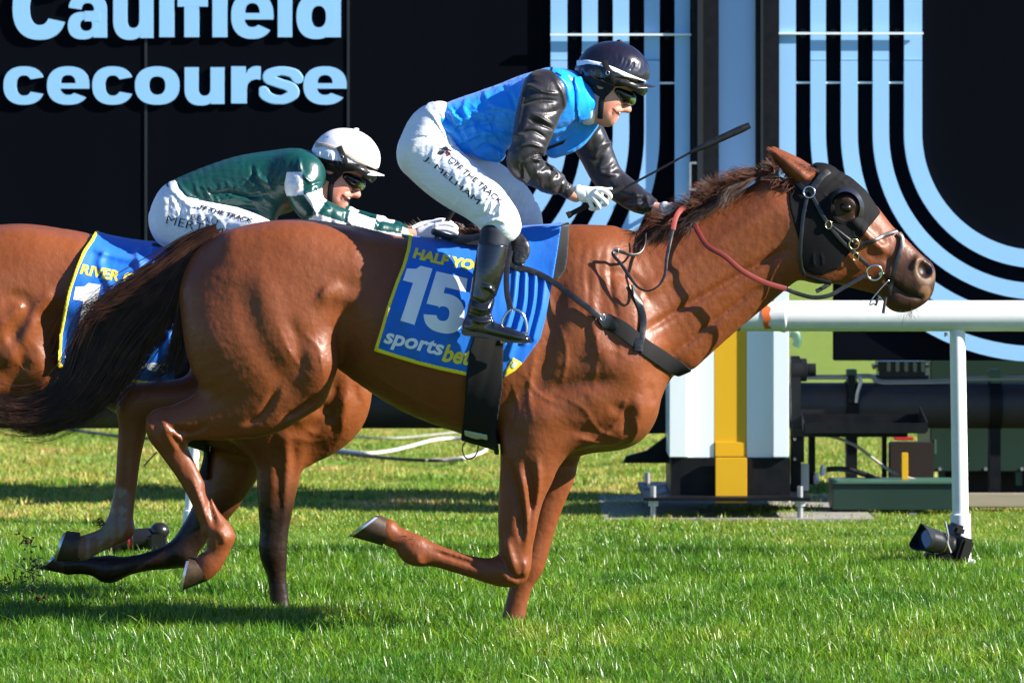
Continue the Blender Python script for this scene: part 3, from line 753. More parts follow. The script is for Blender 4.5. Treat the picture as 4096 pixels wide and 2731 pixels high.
# --- winning post
YT = 6.45
wp = thing("winning_post", (XZ(1676, 1150, YT)[0], YT+.3, 0), "tall winning post, white lower panels with a yellow centre stripe, blue glass strip above", "winning post")
def part(name, mat, fn, auto=None, par=wp): m = MB(); fn(m); return m.build(name, mat, par, auto=auto)
part("frame", M_blackst, lambda m: rect(m, 1589, TOP, 1650, 640, YB-.10, .4)); part("frame", M_blackst, lambda m: rect(m, 1736, TOP, 1789, 640, YB-.10, .4))
part("edge_rail", M_joint, lambda m: rect(m, 1602, TOP, 1615, 640, YB-.125, .024)); part("edge_rail", M_joint, lambda m: rect(m, 1747, TOP, 1753, 640, YB-.125, .024))
part("glass_strip", M_glass, lambda m: rect(m, 1651, TOP, 1735, 640, YB-.06, .3))
part("side_strip", M_stripe, lambda m: rect(m, 1790, TOP, 1828, 640, YB-.052, .3))
hd = part("handle", M_galv, lambda m: [rect(m, 1583, 372, 1588, 438, YB-.16, .02), rect(m, 1588.5, 372, 1600, 377, YB-.16, .059), rect(m, 1588.5, 433, 1600, 438, YB-.16, .059)])
part("white_panel", M_white, lambda m: rect(m, 1578, 560, 1640, 1050, YT+.05, .6)); part("white_panel", M_white, lambda m: rect(m, 1715.5, 560, 1775, 1050, YT+.05, .6))
part("flange", M_white, lambda m: rect(m, 1537, 560, 1577.5, 1050, YT, .62, .004)); part("flange", M_white, lambda m: rect(m, 1775.5, 560, 1812, 1050, YT, .62, .004))
part("yellow_stripe", M_yelp, lambda m: rect(m, 1641, 560, 1715, 1050, YT+.052, .3)); part("yellow_stripe", M_yelp, lambda m: rect(m, 1642, 1015, 1714, 1049, YT+.042, .02, .003))
part("base_box", M_blackst, lambda m: rect(m, 1541, 1052, 1815, 1148, YT+.03, .9)); part("yellow_tab", M_yelp, lambda m: rect(m, 1643, 1051, 1716, 1155, YT-.02, .03, .003))
zp = .115
fa = XZ(1478, 1152, YT-.16); fb = XZ(1862, 1152, YT-.16)
part("base_plate", M_blackst, lambda m: m.box((fa[0], YT-.16, zp), (fb[0], YT+1.15, zp+.018), .003))
for x in (-.02, .0): pass
for i, (u, w) in enumerate(((.06, .05), (.94, .05), (.06, 1.2), (.94, 1.2), (.5, 1.2))):
    X = fa[0]+(fb[0]-fa[0])*u; Yl = YT-.16+w
    part("levelling_leg", M_galv, lambda m: m.tube([(X, Yl, 0), (X, Yl, .19)], .016, 10), 40); part("nut", M_galv, lambda m: m.tube([(X, Yl, zp-.03), (X, Yl, zp-.002)], .03, 6))
m = MB(); m.box((XZ(1385, 1200, 6.25)[0], 6.25, -.05), (XZ(2012, 1200, 6.25)[0], 8.2, .024), .006); structure(m.build("concrete_slab", M_concrete))
# machinery on both sides of the post
mc = thing("hinge_mechanism", (XZ(1845, 1150, YT+.5)[0], YT+.5, 0), "black steel hinge mechanism and brackets bolted beside the white panels of the winning post", "machinery")
part("upright", M_blackst, lambda m: rect(m, 1818, 826, 1840, 1150, YT+.35, .12, .003), par=mc); part("upright", M_blackst, lambda m: prect(m, BG, 1000, 760, 1040, 1080, YT+.6, .1, .003), par=mc)
a = W(*BG(925, 360), YT+.4)
part("hub", M_blackst, lambda m: m.tube([(a[0]-.03, YT+.4, a[2]), (a[0]+.05, YT+.4, a[2]), (a[0]+.055, YT+.4, a[2]), (a[0]+.10, YT+.4, a[2])], [.062, .062, .035, .035], 20), 40, mc)
part("upper_bracket", M_blackst, lambda m: prect(m, BG, 885, 275, 945, 470, YT+.38, .1, .004), par=mc)
part("lower_plate", M_galv, lambda m: prect(m, BG, 890, 950, 1000, 1120, YT+.42, .02, .003), par=mc); part("side_plate", M_blackst, lambda m: prect(m, BG, 895, 700, 970, 940, YT+.3, .03, .003), par=mc)
for y in (795, 920): c_ = W(*BG(910, y), YT+.29); part("bolt", M_galv, lambda m: m.tube([(c_[0], YT+.28, c_[2]), (c_[0], YT+.3, c_[2])], .008, 8), par=mc)
part("drain_spout", M_greenl, lambda m: m.tube([W(*BG(x, y), YT+.55) for x, y in ((890, 120), (920, 140), (930, 180), (915, 215))], [.03, .028, .024, .022], 12), 40, mc)
part("gusset", M_blackst, lambda m: m.prism([(p[0], p[2]) for p in (W(*BG(130, 760), YT+.5), W(*BG(130, 945), YT+.5), W(*BG(-170, 945), YT+.5), W(*BG(-150, 905), YT+.5), W(*BG(-20, 870), YT+.5))], YT+.5, YT+.58), par=mc)
part("strut", M_blackst, lambda m: prect(m, BG, -60, 480, 118, 760, YT+.6, .1), par=mc)
for (x, y, mt) in ((1085, 980, M_white), (1045, 1030, M_white), (985, 1080, M_blackst), (940, 1110, M_galv)):
    b_0 = W(*BG(x, y+45), YT+.6); part("stopper", mt, lambda m: m.tube([(b_0[0], b_0[1], b_0[2]), (b_0[0], b_0[1], b_0[2]+.04), (b_0[0], b_0[1], b_0[2]+.06)], [.016, .016, .009], 10), 40, mc)
tr_ = thing("steel_tray", (XZ(2000, 980, YT+.5)[0], YT+.5, XZ(2000, 980, YT+.5)[1]), "open black steel tray held out beside the winning post", "tray")
def tray():
    y0, y1 = YT+.15, YT+.62; z0 = W(*BG(1400, 700), y0)[2]; xa, xb = W(*BG(975, 700), y0)[0], W(*BG(1690, 700), y0)[0]
    part("floor", M_blackst, lambda m: m.box((xa, y0, z0-.03), (xb+.04, y1, z0-.022)), par=tr_)
    part("rim", M_blackst, lambda m: m.box((xa, y0-.008, z0-.05), (xb+.04, y0-.0005, z0+.006), .002), par=tr_); part("rim", M_blackst, lambda m: m.box((xa, y1, z0-.03), (xb+.04, y1+.008, z0+.03), .002), par=tr_)
    for x in (xa-.009, xb+.041): part("rim", M_blackst, lambda m: m.prism([(y0, z0-.03), (y1, z0-.03), (y1, z0+.07), (y0, z0+.01)], 0, .008) if False else m.add([(x, y0, z0-.04), (x+.008, y0, z0-.04), (x+.008, y1, z0-.03), (x, y1, z0-.03), (x, y0, z0+.01), (x+.008, y0, z0+.01), (x+.008, y1, z0+.07), (x, y1, z0+.07)], [(0, 3, 2, 1), (4, 5, 6, 7), (0, 1, 5, 4), (1, 2, 6, 5), (2, 3, 7, 6), (3, 0, 4, 7)]), par=tr_)
    part("cross_rib", M_galv, lambda m: m.box((xa+.02, y0+.2, z0-.02), (xb, y0+.206, z0-.008)), par=tr_); part("arm", M_blackst, lambda m: m.box((xa-.06, y0+.1, z0-.075), (xb-.05, y0+.16, z0-.031), .003), par=tr_)
tray()
# --- long black pipe with conduits
YP = 7.55
zc = XZ(0, 931, YP)[1]; rp = (985-880)*.5*1.7415*px(YP)
pp = thing("pipeline", (0, YP, zc), "thick black pipe running the width of the scene behind the winning post", "pipe")
part("pipe", M_rubpipe, lambda m: m.tube([(-9, YP, zc), (9, YP, zc)], rp, 36), 40, pp)
for x in (BG(1265, 0)[0], BG(2165, 0)[0]):
    X = (x-2048)*px(YP); part("clamp", M_blackst, lambda m: m.tube([(X-.035, YP, zc), (X+.035, YP, zc)], rp+.008, 36), 40, pp); part("clamp_foot", M_blackst, lambda m: m.box((X-.03, YP-.06, 0), (X+.03, YP+.06, zc-rp+.02)), par=pp)
    part("clamp_head", M_greenl, lambda m: m.box((X-.028, YP-.05, zc+rp-.004), (X+.028, YP+.03, zc+rp+.075), .004), par=pp)
part("ratchet", M_galv, lambda m: [m.tube([W(*BG(x, y), YP-rp-.02) for x, y in ((1300, 400), (1320, 410), (1325, 440), (1305, 500), (1295, 565))], .011, 8)], 40, pp)
part("ratchet_plate", M_blackst, lambda m: prect(m, BG, 1245, 390, 1290, 565, YP-rp-.03, .03, .003), par=pp)
for k, dy in ((0, 0), (1, 14)):
    part("conduit", M_conduit, lambda m: m.tube(catmull(np.array([W(*BG(x, y+dy), YP-.02-.03*k) for x, y in ((-3200, 402), (-500, 402), (600, 400), (1000, 398), (1220, 398), (1340, 392), (1395, 396), (1450, 428), (1600, 430), (1890, 424), (2000, 408), (2352, 404), (3200, 404)) ]), 4), .0075, 8), 40, pp)
# --- green cabinet, beam, case, stake, kerb
gc = thing("cabinet", (XZ(2300, 1040, 8.1)[0], 8.1, 0), "large dark green steel cabinet on legs behind the pipe at the right", "cabinet")
part("body", M_green, lambda m: prect(m, BG, 1762, 302, 2900, 1000, 8.1, .9, .006), par=gc)
for x in (1815, 2300): part("leg", M_greenl, lambda m: prect(m, BG, x, 1000, x+40, 1085, 8.15, .05), par=gc)
for x in (1822, 2110, 2338): c_ = W(*BG(x, 982), 8.1); part("bolt", M_galv, lambda m: m.tube([(c_[0], 8.085, c_[2]), (c_[0], 8.1, c_[2])], .01, 8), par=gc)
part("hinge", M_greenl, lambda m: prect(m, BG, 1785, 800, 1802, 890, 8.075, .03, .003), par=gc)
gb = thing("channel_box", (XZ(2050, 1170, 6.75)[0], 6.75, 0), "long low dark green steel box lying on the grass right of the winning post", "channel")
part("body", M_green, lambda m: prect(m, BG, 1148, 1078, 1960, 1240, 6.75, .32, .003), par=gb); part("lid", M_greenl, lambda m: prect(m, BG, 1143, 1062, 1962, 1077.5, 6.735, .35, .003), par=gb)
for x in (1160, 1420, 1650): c_ = W(*BG(x, 1232), 6.74); part("foot", M_galv, lambda m: m.box((c_[0]-.02, 6.70, 0), (c_[0]+.02, 6.749, .02)), par=gb)
st_ = thing("marker_stake", W(*BG(1602, 1065), 6.9), "short bright yellow stake standing behind the green steel box", "stake")
part("stake", M_yelp, lambda m: m.box((W(*BG(1582, 0), 6.95)[0], 6.95, 0), (W(*BG(1624, 0), 6.95)[0], 6.97, W(*BG(0, 880), 6.95)[2]), .003), par=st_); part("stake_web", M_yelp, lambda m: m.box((W(*BG(1600, 0), 6.95)[0], 6.971, 0), (W(*BG(1606, 0), 6.95)[0], 6.995, W(*BG(0, 884), 6.95)[2])), par=st_)
ec = thing("equipment_case", W(*BG(1590, 455), 8.0), "black ribbed equipment case standing behind the pipe under the right board", "case")
part("shell", M_plasticblk, lambda m: prect(m, BG, 1418, 372, 1756, 470, 7.85, .24, .02), 40, ec); part("lid", M_plasticblk, lambda m: prect(m, BG, 1412, 308, 1758, 368, 7.84, .26, .02), 40, ec)
for x in (1490, 1545, 1600, 1655, 1705): part("rib", M_galv, lambda m: prect(m, BG, x, 306, x+24, 374, 7.825, .02, .006), 40, ec)
part("latch", M_tape, lambda m: prect(m, BG, 1403, 330, 1416, 360, 7.88, .1, .006), par=ec)
part("stand", M_blackst, lambda m: prect(m, BG, 1440, 471, 1740, 520, 7.86, .22), par=ec); part("stand_leg", M_blackst, lambda m: m.box((W(*BG(1460, 0), 7.9)[0], 7.9, 0), (W(*BG(1490, 0), 7.9)[0], 7.95, W(*BG(0, 520), 7.9)[2])), par=ec)
db = thing("battery_box", (W(*BG(1650, 0), 7.9)[0], 7.95, 0), "dark brown box with a red top edge in the shade below the pipe", "box")
M_brown = material("dark_brown_paint", (.022, .016, .014), .6, .3); M_red = material("red_plastic", (.5, .02, .03), .4, .4)
part("body", M_brown, lambda m: m.box((W(*BG(1510, 0), 7.9)[0], 7.95, 0), (W(*BG(1790, 0), 7.9)[0], 8.05, W(*BG(0, 815), 7.95)[2]), .006), par=db); part("red_edge", M_red, lambda m: prect(m, BG, 1536, 782, 1660, 802, 7.96, .05, .004), par=db)
part("shade_filler", M_brown, lambda m: m.box((W(*BG(1790, 0), 8.1)[0]+.05, 8.3, 0), (9, 8.4, W(*BG(0, 1000), 8.3)[2])), par=db)  # dark filler strip standing in for the shade under the cabinet
kb = thing("garden_edging", (XZ(2300, 1150, 6.9)[0], 6.9, 0), "weathered pale timber edging board along the grass at the right", "edging")
part("board", M_timber, lambda m: prect(m, BG, 1975, 1137, 3400, 1225, 6.95, .07, .006), par=kb)
so = new_mesh("shaded_soil", [(W(*BG(1000, 1065), 0)[0]+.8, 7.15, .006), (9, 7.15, .006), (9, 9.2, .006), (W(*BG(1000, 0), 0)[0]+.9, 9.2, .006)], [(0, 1, 2, 3)], M_dirt, None, False); structure(so)  # dark sheet: soil with the shade under the machinery put into its colour
# loose hoses and cables
def hose(name, ptsv, v, r, mat, label, z=None, Y=None):
    o = thing(name, (0, 0, 0), label, "cable"); L = []
    for q in ptsv:
        sx, sy = v(*q[:2])
        if len(q) > 2: L.append(W(sx, sy, q[2]))
        else:
            Z = CAMH*FPX/(sy-HOR)*(1-(r+.028)/CAMH); L.append(W(sx, sy, Z-CAMD))
    o.location = L[0]
    m = MB(); m.tube(catmull(np.array(L), 6), r, 8); m.build("cable_jacket", mat, o, smooth=True); return o
hose("cable", [(-250, 165), (0, 160), (150, 182), (300, 195), (450, 180), (600, 145), (750, 105), (880, 92), (1010, 98), (1100, 112), (1132, 140), (1110, 180), (1030, 212), (900, 238), (700, 246)], FO, .011, M_cabw, "pale grey cable looped on the dry grass behind the leading horse's girth")
hose("cable", [(-300, 175), (0, 178), (200, 206), (420, 228), (620, 242), (800, 246), (960, 236)], FO, .011, M_leather, "black cable lying on the dry grass below the pale loop")
hose("cable", [(60, 62), (180, 75), (330, 88), (520, 88), (700, 72), (860, 55), (980, 42)], FO, .007, M_conduit, "thin grey cable on the dry grass close under the big pipe")
hose("cable", [(100, 310), (290, 342), (430, 362), (600, 384), (800, 400), (1000, 430), (1200, 470)], HN, .011, M_leather, "black cable on the dry grass behind the horses' hind legs")
hose("hose", [(1095, 770, 7.0), (1180, 790, 7.0), (1300, 840, 7.0), (1420, 930, 7.0), (1540, 1010, 7.0), (1700, 1058, 7.0), (1790, 1075, 7.0)], BG, .008, M_conduit, "thin grey hose sloping down behind the green steel box")
hose("hose", [(1110, 985, 7.05), (1200, 982, 7.05), (1300, 1000, 7.05), (1400, 1035, 7.05), (1480, 1065, 7.05)], BG, .015, M_leather, "fat black hose arching behind the green steel box")

# --- running rail
YR = 3.3
rl = thing("running_rail", (XZ(2100, 1308, YR)[0], YR, 0), "white plastic running rail with a post and orange tape mark at the right", "rail")
rr = (761-690)*.5*1.7415*px(YR); zr = XZ(0, 725.5, YR)[1]
X = lambda x: XZ(x, 0, YR)[0]
part("rail_tube", M_rail, lambda m: m.tube([(X(1800), YR, zr), (X(1802), YR, zr), (X(3100), YR, zr)], [rr-.004, rr, rr], 40), 40, rl)
part("sleeve", M_rail, lambda m: m.tube([(X(1700), YR, zr-.002), (X(1790), YR, zr-.002), (X(1799), YR, zr-.002), (X(1803), YR, zr-.002), (X(1806), YR, zr-.002)], [rr-.003, rr-.002, rr+.003, rr+.003, rr-.001], 40), 40, rl)
def tape(m):
    V = []; n = 26
    for i in range(n+1):
        a = math.radians(-80+200*i/n); j = .0035*math.sin(i*1.3)+.003*math.sin(i*.6)
        for dx in (X(1738)+j*.6+.004*i*.3, X(1761)+j-(.016*max(0, math.sin((i-9)*.55)) if i > 9 else 0)+.004*i*.2):
            V.append((dx, YR-(rr+.0012)*math.cos(math.radians(30)-a+math.radians(0)) if False else YR-(rr+.0015)*math.sin(a+.35), zr-.002+(rr+.0015)*math.cos(a+.35)))
    m.add(V, [(2*i, 2*i+1, 2*i+3, 2*i+2) for i in range(n)])
part("tape", M_tape, tape, None, rl)
part("rail_tube", M_bluepipe, lambda m: m.tube([(X(1250), YR, zr-.004), (X(1699), YR, zr-.004)], rr-.006, 32), 40, rl)
def post(par, xt, xb, zb, ztop, Y, wt, wb, ws, mat=M_rail, sleeve_top=.26):
    part("post", mat, lambda m: m.tube([(xb, Y, .0), (xt, Y, ztop)], [wb, wt], 28), 40, par)
    t = sleeve_top/ztop; xs = xb+(xt-xb)*t
    part("ground_sleeve", mat, lambda m: m.tube([(xb, Y, -.05), (xs, Y, sleeve_top-.004), (xs, Y, sleeve_top)], [ws, ws, ws-.006], 28), 40, par)
post(rl, X(2199), X(2208), 0, zr-rr+.01, YR, .0360, .0385, .0475)
post(rl, X(3000), X(3000), 0, zr-rr+.01, YR, .036, .0385, .0475)
c_ = (X(2186), YR, zr-rr-.004); part("fixing_screw", M_galv, lambda m: m.tube([(c_[0]-.03, YR-.03, c_[2]), (c_[0]-.03, YR-.03, c_[2]-.02)], .008, 8), 40, rl)
cz = W(*RT(1945, 1495), YR); part("end_cap", M_rail, lambda m: m.tube([(cz[0]-.02, YR-.02, cz[2]), (cz[0]+.008, YR-.03, cz[2]), (cz[0]+.012, YR-.03, cz[2])], [.012, .012, .006], 12), 40, rl)
for k in range(5):
    q = W(*RT(1933, 1370+k*33), YR); part("clip", M_rail, lambda m: m.box((q[0]-.01, YR-.012, q[2]-.007), (q[0]+.004, YR+.012, q[2]+.007), .002), par=rl)
pl_ = thing("leaning_post", W(766, 2116, 5.85), "thin white post leaning slightly in the grass behind the hind legs of the horses", "post")
xa_, xb_ = W(*HN(1078, 430), 5.85), W(*HN(1022, 900), 5.85)
post(pl_, xa_[0]+(xa_[0]-xb_[0])*.9, xb_[0], 0, 1.05, 5.85, .026, .028, .034, sleeve_top=.10)
hose("cord", [(1060, 400, 5.78), (1085, 450, 5.79), (1098, 500, 5.79), (1085, 545, 5.80), (1062, 565, 5.82)], HN, .0025, M_leather, "thin black cord looped over the leaning white post")
hose("cord", [(830, 478, 5.2), (790, 520, 5.2), (745, 570, 5.2)], HN, .004, M_leather, "short black cord end sticking out behind the hind legs")

# --- remote cameras on the grass
def camera_rig(label, C, d, lens_len, lens_r, parts_):
    o = thing("remote_camera", (C[0], C[1], 0), label, "camera", "remote cameras on the track side"); return o
rc = camera_rig("black remote camera aimed upwards at the foot of the white rail post", W(*RT(1790, 1400), YR-.12), None, .1, .04, None)
yc = YR-.14; A0 = np.array(W(*RT(1835, 1415), yc)); A1 = np.array(W(*RT(1650, 1362), yc-.13)); D_ = (A1-A0)/np.linalg.norm(A1-A0); LL = np.linalg.norm(A1-A0)
part("lens_barrel", M_plasticblk, lambda m: m.tube([A0+D_*LL*t for t in (0, .12, .13, .45, .46, .70)], [.048, .048, .050, .052, .056, .056], 24), 40, rc)
part("lens_ring", M_brass, lambda m: m.tube([A0+D_*LL*.30, A0+D_*LL*.335], .054, 24), 40, rc)
def hoodpetals(m):
    u = np.cross(D_, [0, 1, 0]); u /= np.linalg.norm(u); w_ = np.cross(D_, u); n = 40; V = []; b0 = A0+D_*LL*.68
    for i in range(n):
        a = 2*math.pi*i/n; r_ = u*math.cos(a)+w_*math.sin(a); ext = LL*(.20+.09*math.cos(2*a+.6))
        for (R_, L_) in ((.057, 0), (.064, ext), (.060, ext), (.053, 0)): V.append(b0+r_*R_+D_*L_)
    m.add(V, [(i*4+j, i*4+(j+1) % 4, ((i+1) % n)*4+(j+1) % 4, ((i+1) % n)*4+j) for i in range(n) for j in range(4)])
part("lens_hood", M_plasticblk, hoodpetals, 40, rc)
M_frontglass = material("front_glass", (.01, .02, .05), .06, .9, coat=.5)
part("front_element", M_frontglass, lambda m: m.tube([A0+D_*LL*.70, A0+D_*LL*.71], [.053, .053], 28), 40, rc)
def obox(m, c, sx, sy, sz, bev=.006):
    z_ = np.cross(D_, [0, 1, 0]); z_ = -z_/np.linalg.norm(z_) if z_[2] > 0 else z_/np.linalg.norm(z_)
    z_ = z_ if z_[2] > 0 else -z_; y_ = np.cross(z_, D_); k = MB(); k.box((-sx/2, -sy/2, -sz/2), (sx/2, sy/2, sz/2), bev); V = [np.array(c)+D_*v[0]+y_*v[1]+z_*v[2] for v in k.v]; m.add(V, k.f)
part("camera_body", M_plasticblk, lambda m: obox(m, A0-D_*.035, .075, .15, .12, .012), 40, rc); part("prism_hump", M_plasticblk, lambda m: obox(m, A0-D_*.03+np.array([.0, 0, .085]), .07, .075, .05, .014), 40, rc)
bz = W(*RT(1770, 1500), yc)
part("clamp_base", M_blackst, lambda m: m.box((W(*RT(1700, 0), yc)[0], yc-.06, .0), (W(*RT(1840, 0), yc)[0], yc+.07, W(*RT(0, 1450), yc)[2]), .008), 40, rc)
part("ball_head", M_blackst, lambda m: m.tube([(A0[0]-.03, yc, W(*RT(0, 1450), yc)[2]-.01), (A0[0]-.03, yc, A0[2]-.05)], [.028, .02], 14), 40, rc)
part("trigger_cable", M_galv, lambda m: m.tube(catmull(np.array([W(*RT(x, y), yc-.08) for x, y in ((1805, 1285), (1812, 1320), (1820, 1360), (1818, 1400), (1835, 1450))]), 5), .004, 8), 40, rc)
lc = camera_rig("black camera with long lens and red ring lying in the grass behind hind legs", W(*HN(750, 1090), 4.6), None, .1, .04, None)
YL = 3.5; HX = lambda x, y, d=0: np.array(W(*HN(x, y), YL+d))
part("lens_barrel", M_plasticblk, lambda m: m.tube([HX(600, 1040), HX(680, 1032), HX(684, 1032), HX(770, 1022), HX(800, 1018)], [.058, .060, .052, .050, .046], 24), 40, lc)
part("lens_hood", M_plasticblk, lambda m: m.tube([HX(520, 1050), HX(605, 1040)], [.068, .060], 24, cap=True), 40, lc); part("red_ring", M_red, lambda m: m.tube([HX(651, 1034), HX(664, 1033)], .0605, 24), 40, lc)
part("camera_body", M_plasticblk, lambda m: m.box(HX(770, 1115, -.07), HX(895, 985, .07), .016), 40, lc)
def hump(m):
    bm = bmesh.new(); bmesh.ops.create_uvsphere(bm, u_segments=20, v_segments=12, radius=1); c = HX(845, 975)
    for v in bm.verts: v.co = Vector((c[0]+v.co.x*.047, c[1]+v.co.y*.05, c[2]+v.co.z*.040))
    m.bm(bm)
part("prism_hump", M_plasticblk, hump, 60, lc); part("eyepiece", M_plasticblk, lambda m: m.box(HX(880, 1000, -.03), HX(906, 960, .03), .008), 40, lc)
part("ground_plate", M_blackst, lambda m: m.box((HX(640, 0)[0], YL-.06, -.01), (HX(895, 0)[0], YL+.06, HX(0, 1112)[2]), .006), 40, lc); part("lens_foot", M_galv, lambda m: m.box(HX(700, 1100, -.03), HX(728, 1035, .02), .004), par=lc); part("shoe_cover", M_galv, lambda m: m.box(HX(728, 985, -.02), HX(750, 970, .02), .003), par=lc)

# --- far white rail across the course, seen through the gap beside the winning post
fr = thing("course_fence", (3, 62, 0), "distant white rail fence seen through the gap between winning post and right board", "fence")
for z in (.75, 1.15): part("fence_rail", M_rail, lambda m: m.box((-70, 62, z-.06), (70, 62.1, z+.06)), par=fr)
for i in range(57): part("fence_post", M_rail, lambda m: m.box((-70+2.5*i-.05, 62.1, 0), (-70+2.5*i+.05, 62.2, 1.2)), par=fr)
hg = thing("clipped_hedge", (3, 75, 0), "dark green clipped hedge beyond the distant white rail", "hedge")
M_hedge = material("hedge_leaves", (.025, .055, .018), .8, .2, noise=[(3, .8, (.05, .09, .025)), (20, .6, (.012, .03, .008))], bump=[(12, 1, .2)])
hr = np.random.default_rng(4)
V = []; nx_, nz_ = 300, 12
for i in range(nx_+1):
    for j in range(nz_+1):
        V.append((-90+180*i/nx_+hr.normal()*.08, 75+hr.normal()*.25+(.5 if j == nz_ else 0), 1.9*j/nz_*(1+.06*hr.normal())))
new_mesh("foliage", V, [(i*(nz_+1)+j, (i+1)*(nz_+1)+j, (i+1)*(nz_+1)+j+1, i*(nz_+1)+j+1) for i in range(nx_) for j in range(nz_)], M_hedge, hg, True)
m = MB(); m.box((-90, 75.4, 0), (90, 76.6, 1.8)); m.build("stems", M_hedge, hg)
print("setting", time.time()-T0)
# ------------------------------------------------------------------ the two horses
def leg_chain(f, nodes, dy, k=.02, sub=4, w=.85):
    f.sweep([(x, y, dy + (d[0] if d else 0), hh, hh*w) for x, y, hh, *d in nodes], k=k, sub=sub)

def horse_trunk(f, M, q, near=-1):
    """trunk, quarters, shoulder; M maps main-horse photo pixels, q scales radii"""
    def n(x, y, dy, hh, hw): X, Y = M(*P(x, y)); return (X, Y, dy*q, hh*1.7415*q, hw*1000*q)
    f.sweep([n(560, 681, 0, 158, .235), n(630, 675, 0, 168, .27), n(700, 674, 0, 170, .265), n(800, 677, 0, 158, .235), n(900, 720, 0, 178, .255),
             n(1000, 757, 0, 203, .295), n(1100, 778, 0, 222, .285), n(1200, 785, 0, 244, .255), n(1300, 792, 0, 262, .225)],
            k=.0, cap0=255*q, cap1=330*q)
    # croup and loin muscles
    f.sweep([n(560, 625, -.12, 95, .12), n(680, 610, -.13, 95, .12), n(800, 620, -.12, 80, .11)], k=.05)
    f.sweep([n(560, 625, .12, 95, .12), n(680, 610, .13, 95, .12), n(800, 620, .12, 80, .11)], k=.05)
    # withers ridge
    f.sweep([n(1180, 575, 0, 40, .07), n(1300, 560, 0, 38, .06), n(1380, 575, 0, 40, .06)], k=.08)
    for s in (-1, 1):
        # thigh down to the stifle
        f.sweep([n(583, 665, s*.13, 160, .135), n(592, 745, s*.155, 172, .145), n(607, 815, s*.17, 166, .13), n(640, 868, s*.17, 128, .105)], k=.06)
        f.ball(*M(*P(728, 840)), s*.195*q, 82*q, 115*q, 88*q, rot=12, k=.05)
        f.ball(*M(*P(765, 668)), s*.20*q, 60*q, 34*q, 44*q, rot=20, k=.04)
        # shoulder blade and point of shoulder, upper arm
        f.sweep([n(1330, 610, s*.10, 85, .09), n(1370, 720, s*.15, 105, .085), n(1420, 830, s*.165, 95, .085)], k=.07)
        f.sweep([n(1425, 850, s*.16, 85, .085), n(1330, 930, s*.165, 92, .085), n(1235, 985, s*.16, 72, .08)], k=.06)
        f.ball(*M(*P(1420, 935)), s*.11*q, 150*q, 130*q, 100*q, rot=-25, k=.06)
    f.ball(*M(*P(1410, 945)), 0, 165*q, 150*q, 150*q, k=.06)

def trunk_relief(f, M, q):
    def st(pts, w, a, view=P, **kw): f.stroke([M(*view(*p)) for p in pts], w*1.7415*q*1.15, a*q*.85, side=0, yr=(-9, 9), **kw)
    # flank hollow, hip point, ribs, stifle folds
    st([(792, 690), (800, 760), (790, 830)], 26, -.018)
    st([(735, 668), (762, 690)], 22, .016)
    st([(775, 650), (830, 655), (870, 700)], 20, -.006)
    st([(600, 600), (622, 700), (660, 790), (700, 850)], 26, .012)
    st([(560, 640), (580, 740), (625, 830), (680, 900)], 22, -.010)
    st([(690, 700), (720, 780), (720, 850)], 24, .009)
    st([(665, 720), (690, 800), (700, 860)], 12, -.008)
    st([(450, 640), (470, 740), (520, 840)], 30, .008)
    # shoulder and chest muscles
    st([(1330, 640), (1310, 760), (1270, 870)], 22, .014)
    st([(1290, 640), (1262, 770), (1235, 900)], 16, -.016)
    st([(1375, 640), (1395, 740), (1430, 830)], 16, -.012)
    st([(1350, 650), (1365, 760), (1400, 850)], 14, .010)
    st([(1250, 900), (1330, 880), (1420, 870)], 14, -.012)
    st([(1220, 960), (1300, 930), (1400, 905)], 24, .012)
    st([(1185, 900), (1170, 970), (1190, 1020)], 18, -.010)
    st([(1300, 985), (1380, 985), (1460, 940)], 13, -.014)
    st([(1400, 930), (1440, 950), (1440, 1000)], 11, -.012)
    st([(1455, 900), (1470, 950), (1455, 1000)], 12, .010)
    st([(1490, 880), (1500, 930)], 9, -.010)
    for i, x in enumerate((880, 925, 970, 1015)):
        st([(x, 700), (x+8, 800), (x+20, 890)], 9, -.0025)
    for a in (((1262, 690), (1300, 800), (1290, 880)), ((1350, 700), (1372, 800), (1360, 890)), ((1230, 800), (1215, 900), (1225, 970)), ((1440, 900), (1420, 960), (1380, 1010))):
        st(a, 3.0, .006)                      # surface veins
    for a in (((1280, 905), (1340, 935), (1372, 985), (1420, 1005)), ((1200, 850), (1240, 905), (1300, 930)), ((1175, 870), (1190, 940), (1170, 1010)), ((1330, 820), (1400, 800), (1450, 830)), ((1380, 700), (1420, 760), (1425, 840)), ((640, 740), (672, 810), (720, 870)), ((860, 860), (960, 920), (1040, 950)), ((700, 760), (735, 800), (745, 860)), ((1440, 930), (1465, 985), (1440, 1030)), ((1320, 1000), (1400, 1020), (1460, 985))):
        st(a, 2.8, .0055)
    for x in (1338, 1362, 1385, 1408):        # fine skin folds in front of the saddle
        st([(x, 560), (x-8, 620), (x-4, 680)], 4.5, -.0035)
    for (x, y) in ((1345, 855), (1352, 880), (1340, 905)): st([(x, y), (x+6, y+12)], 4, -.004)

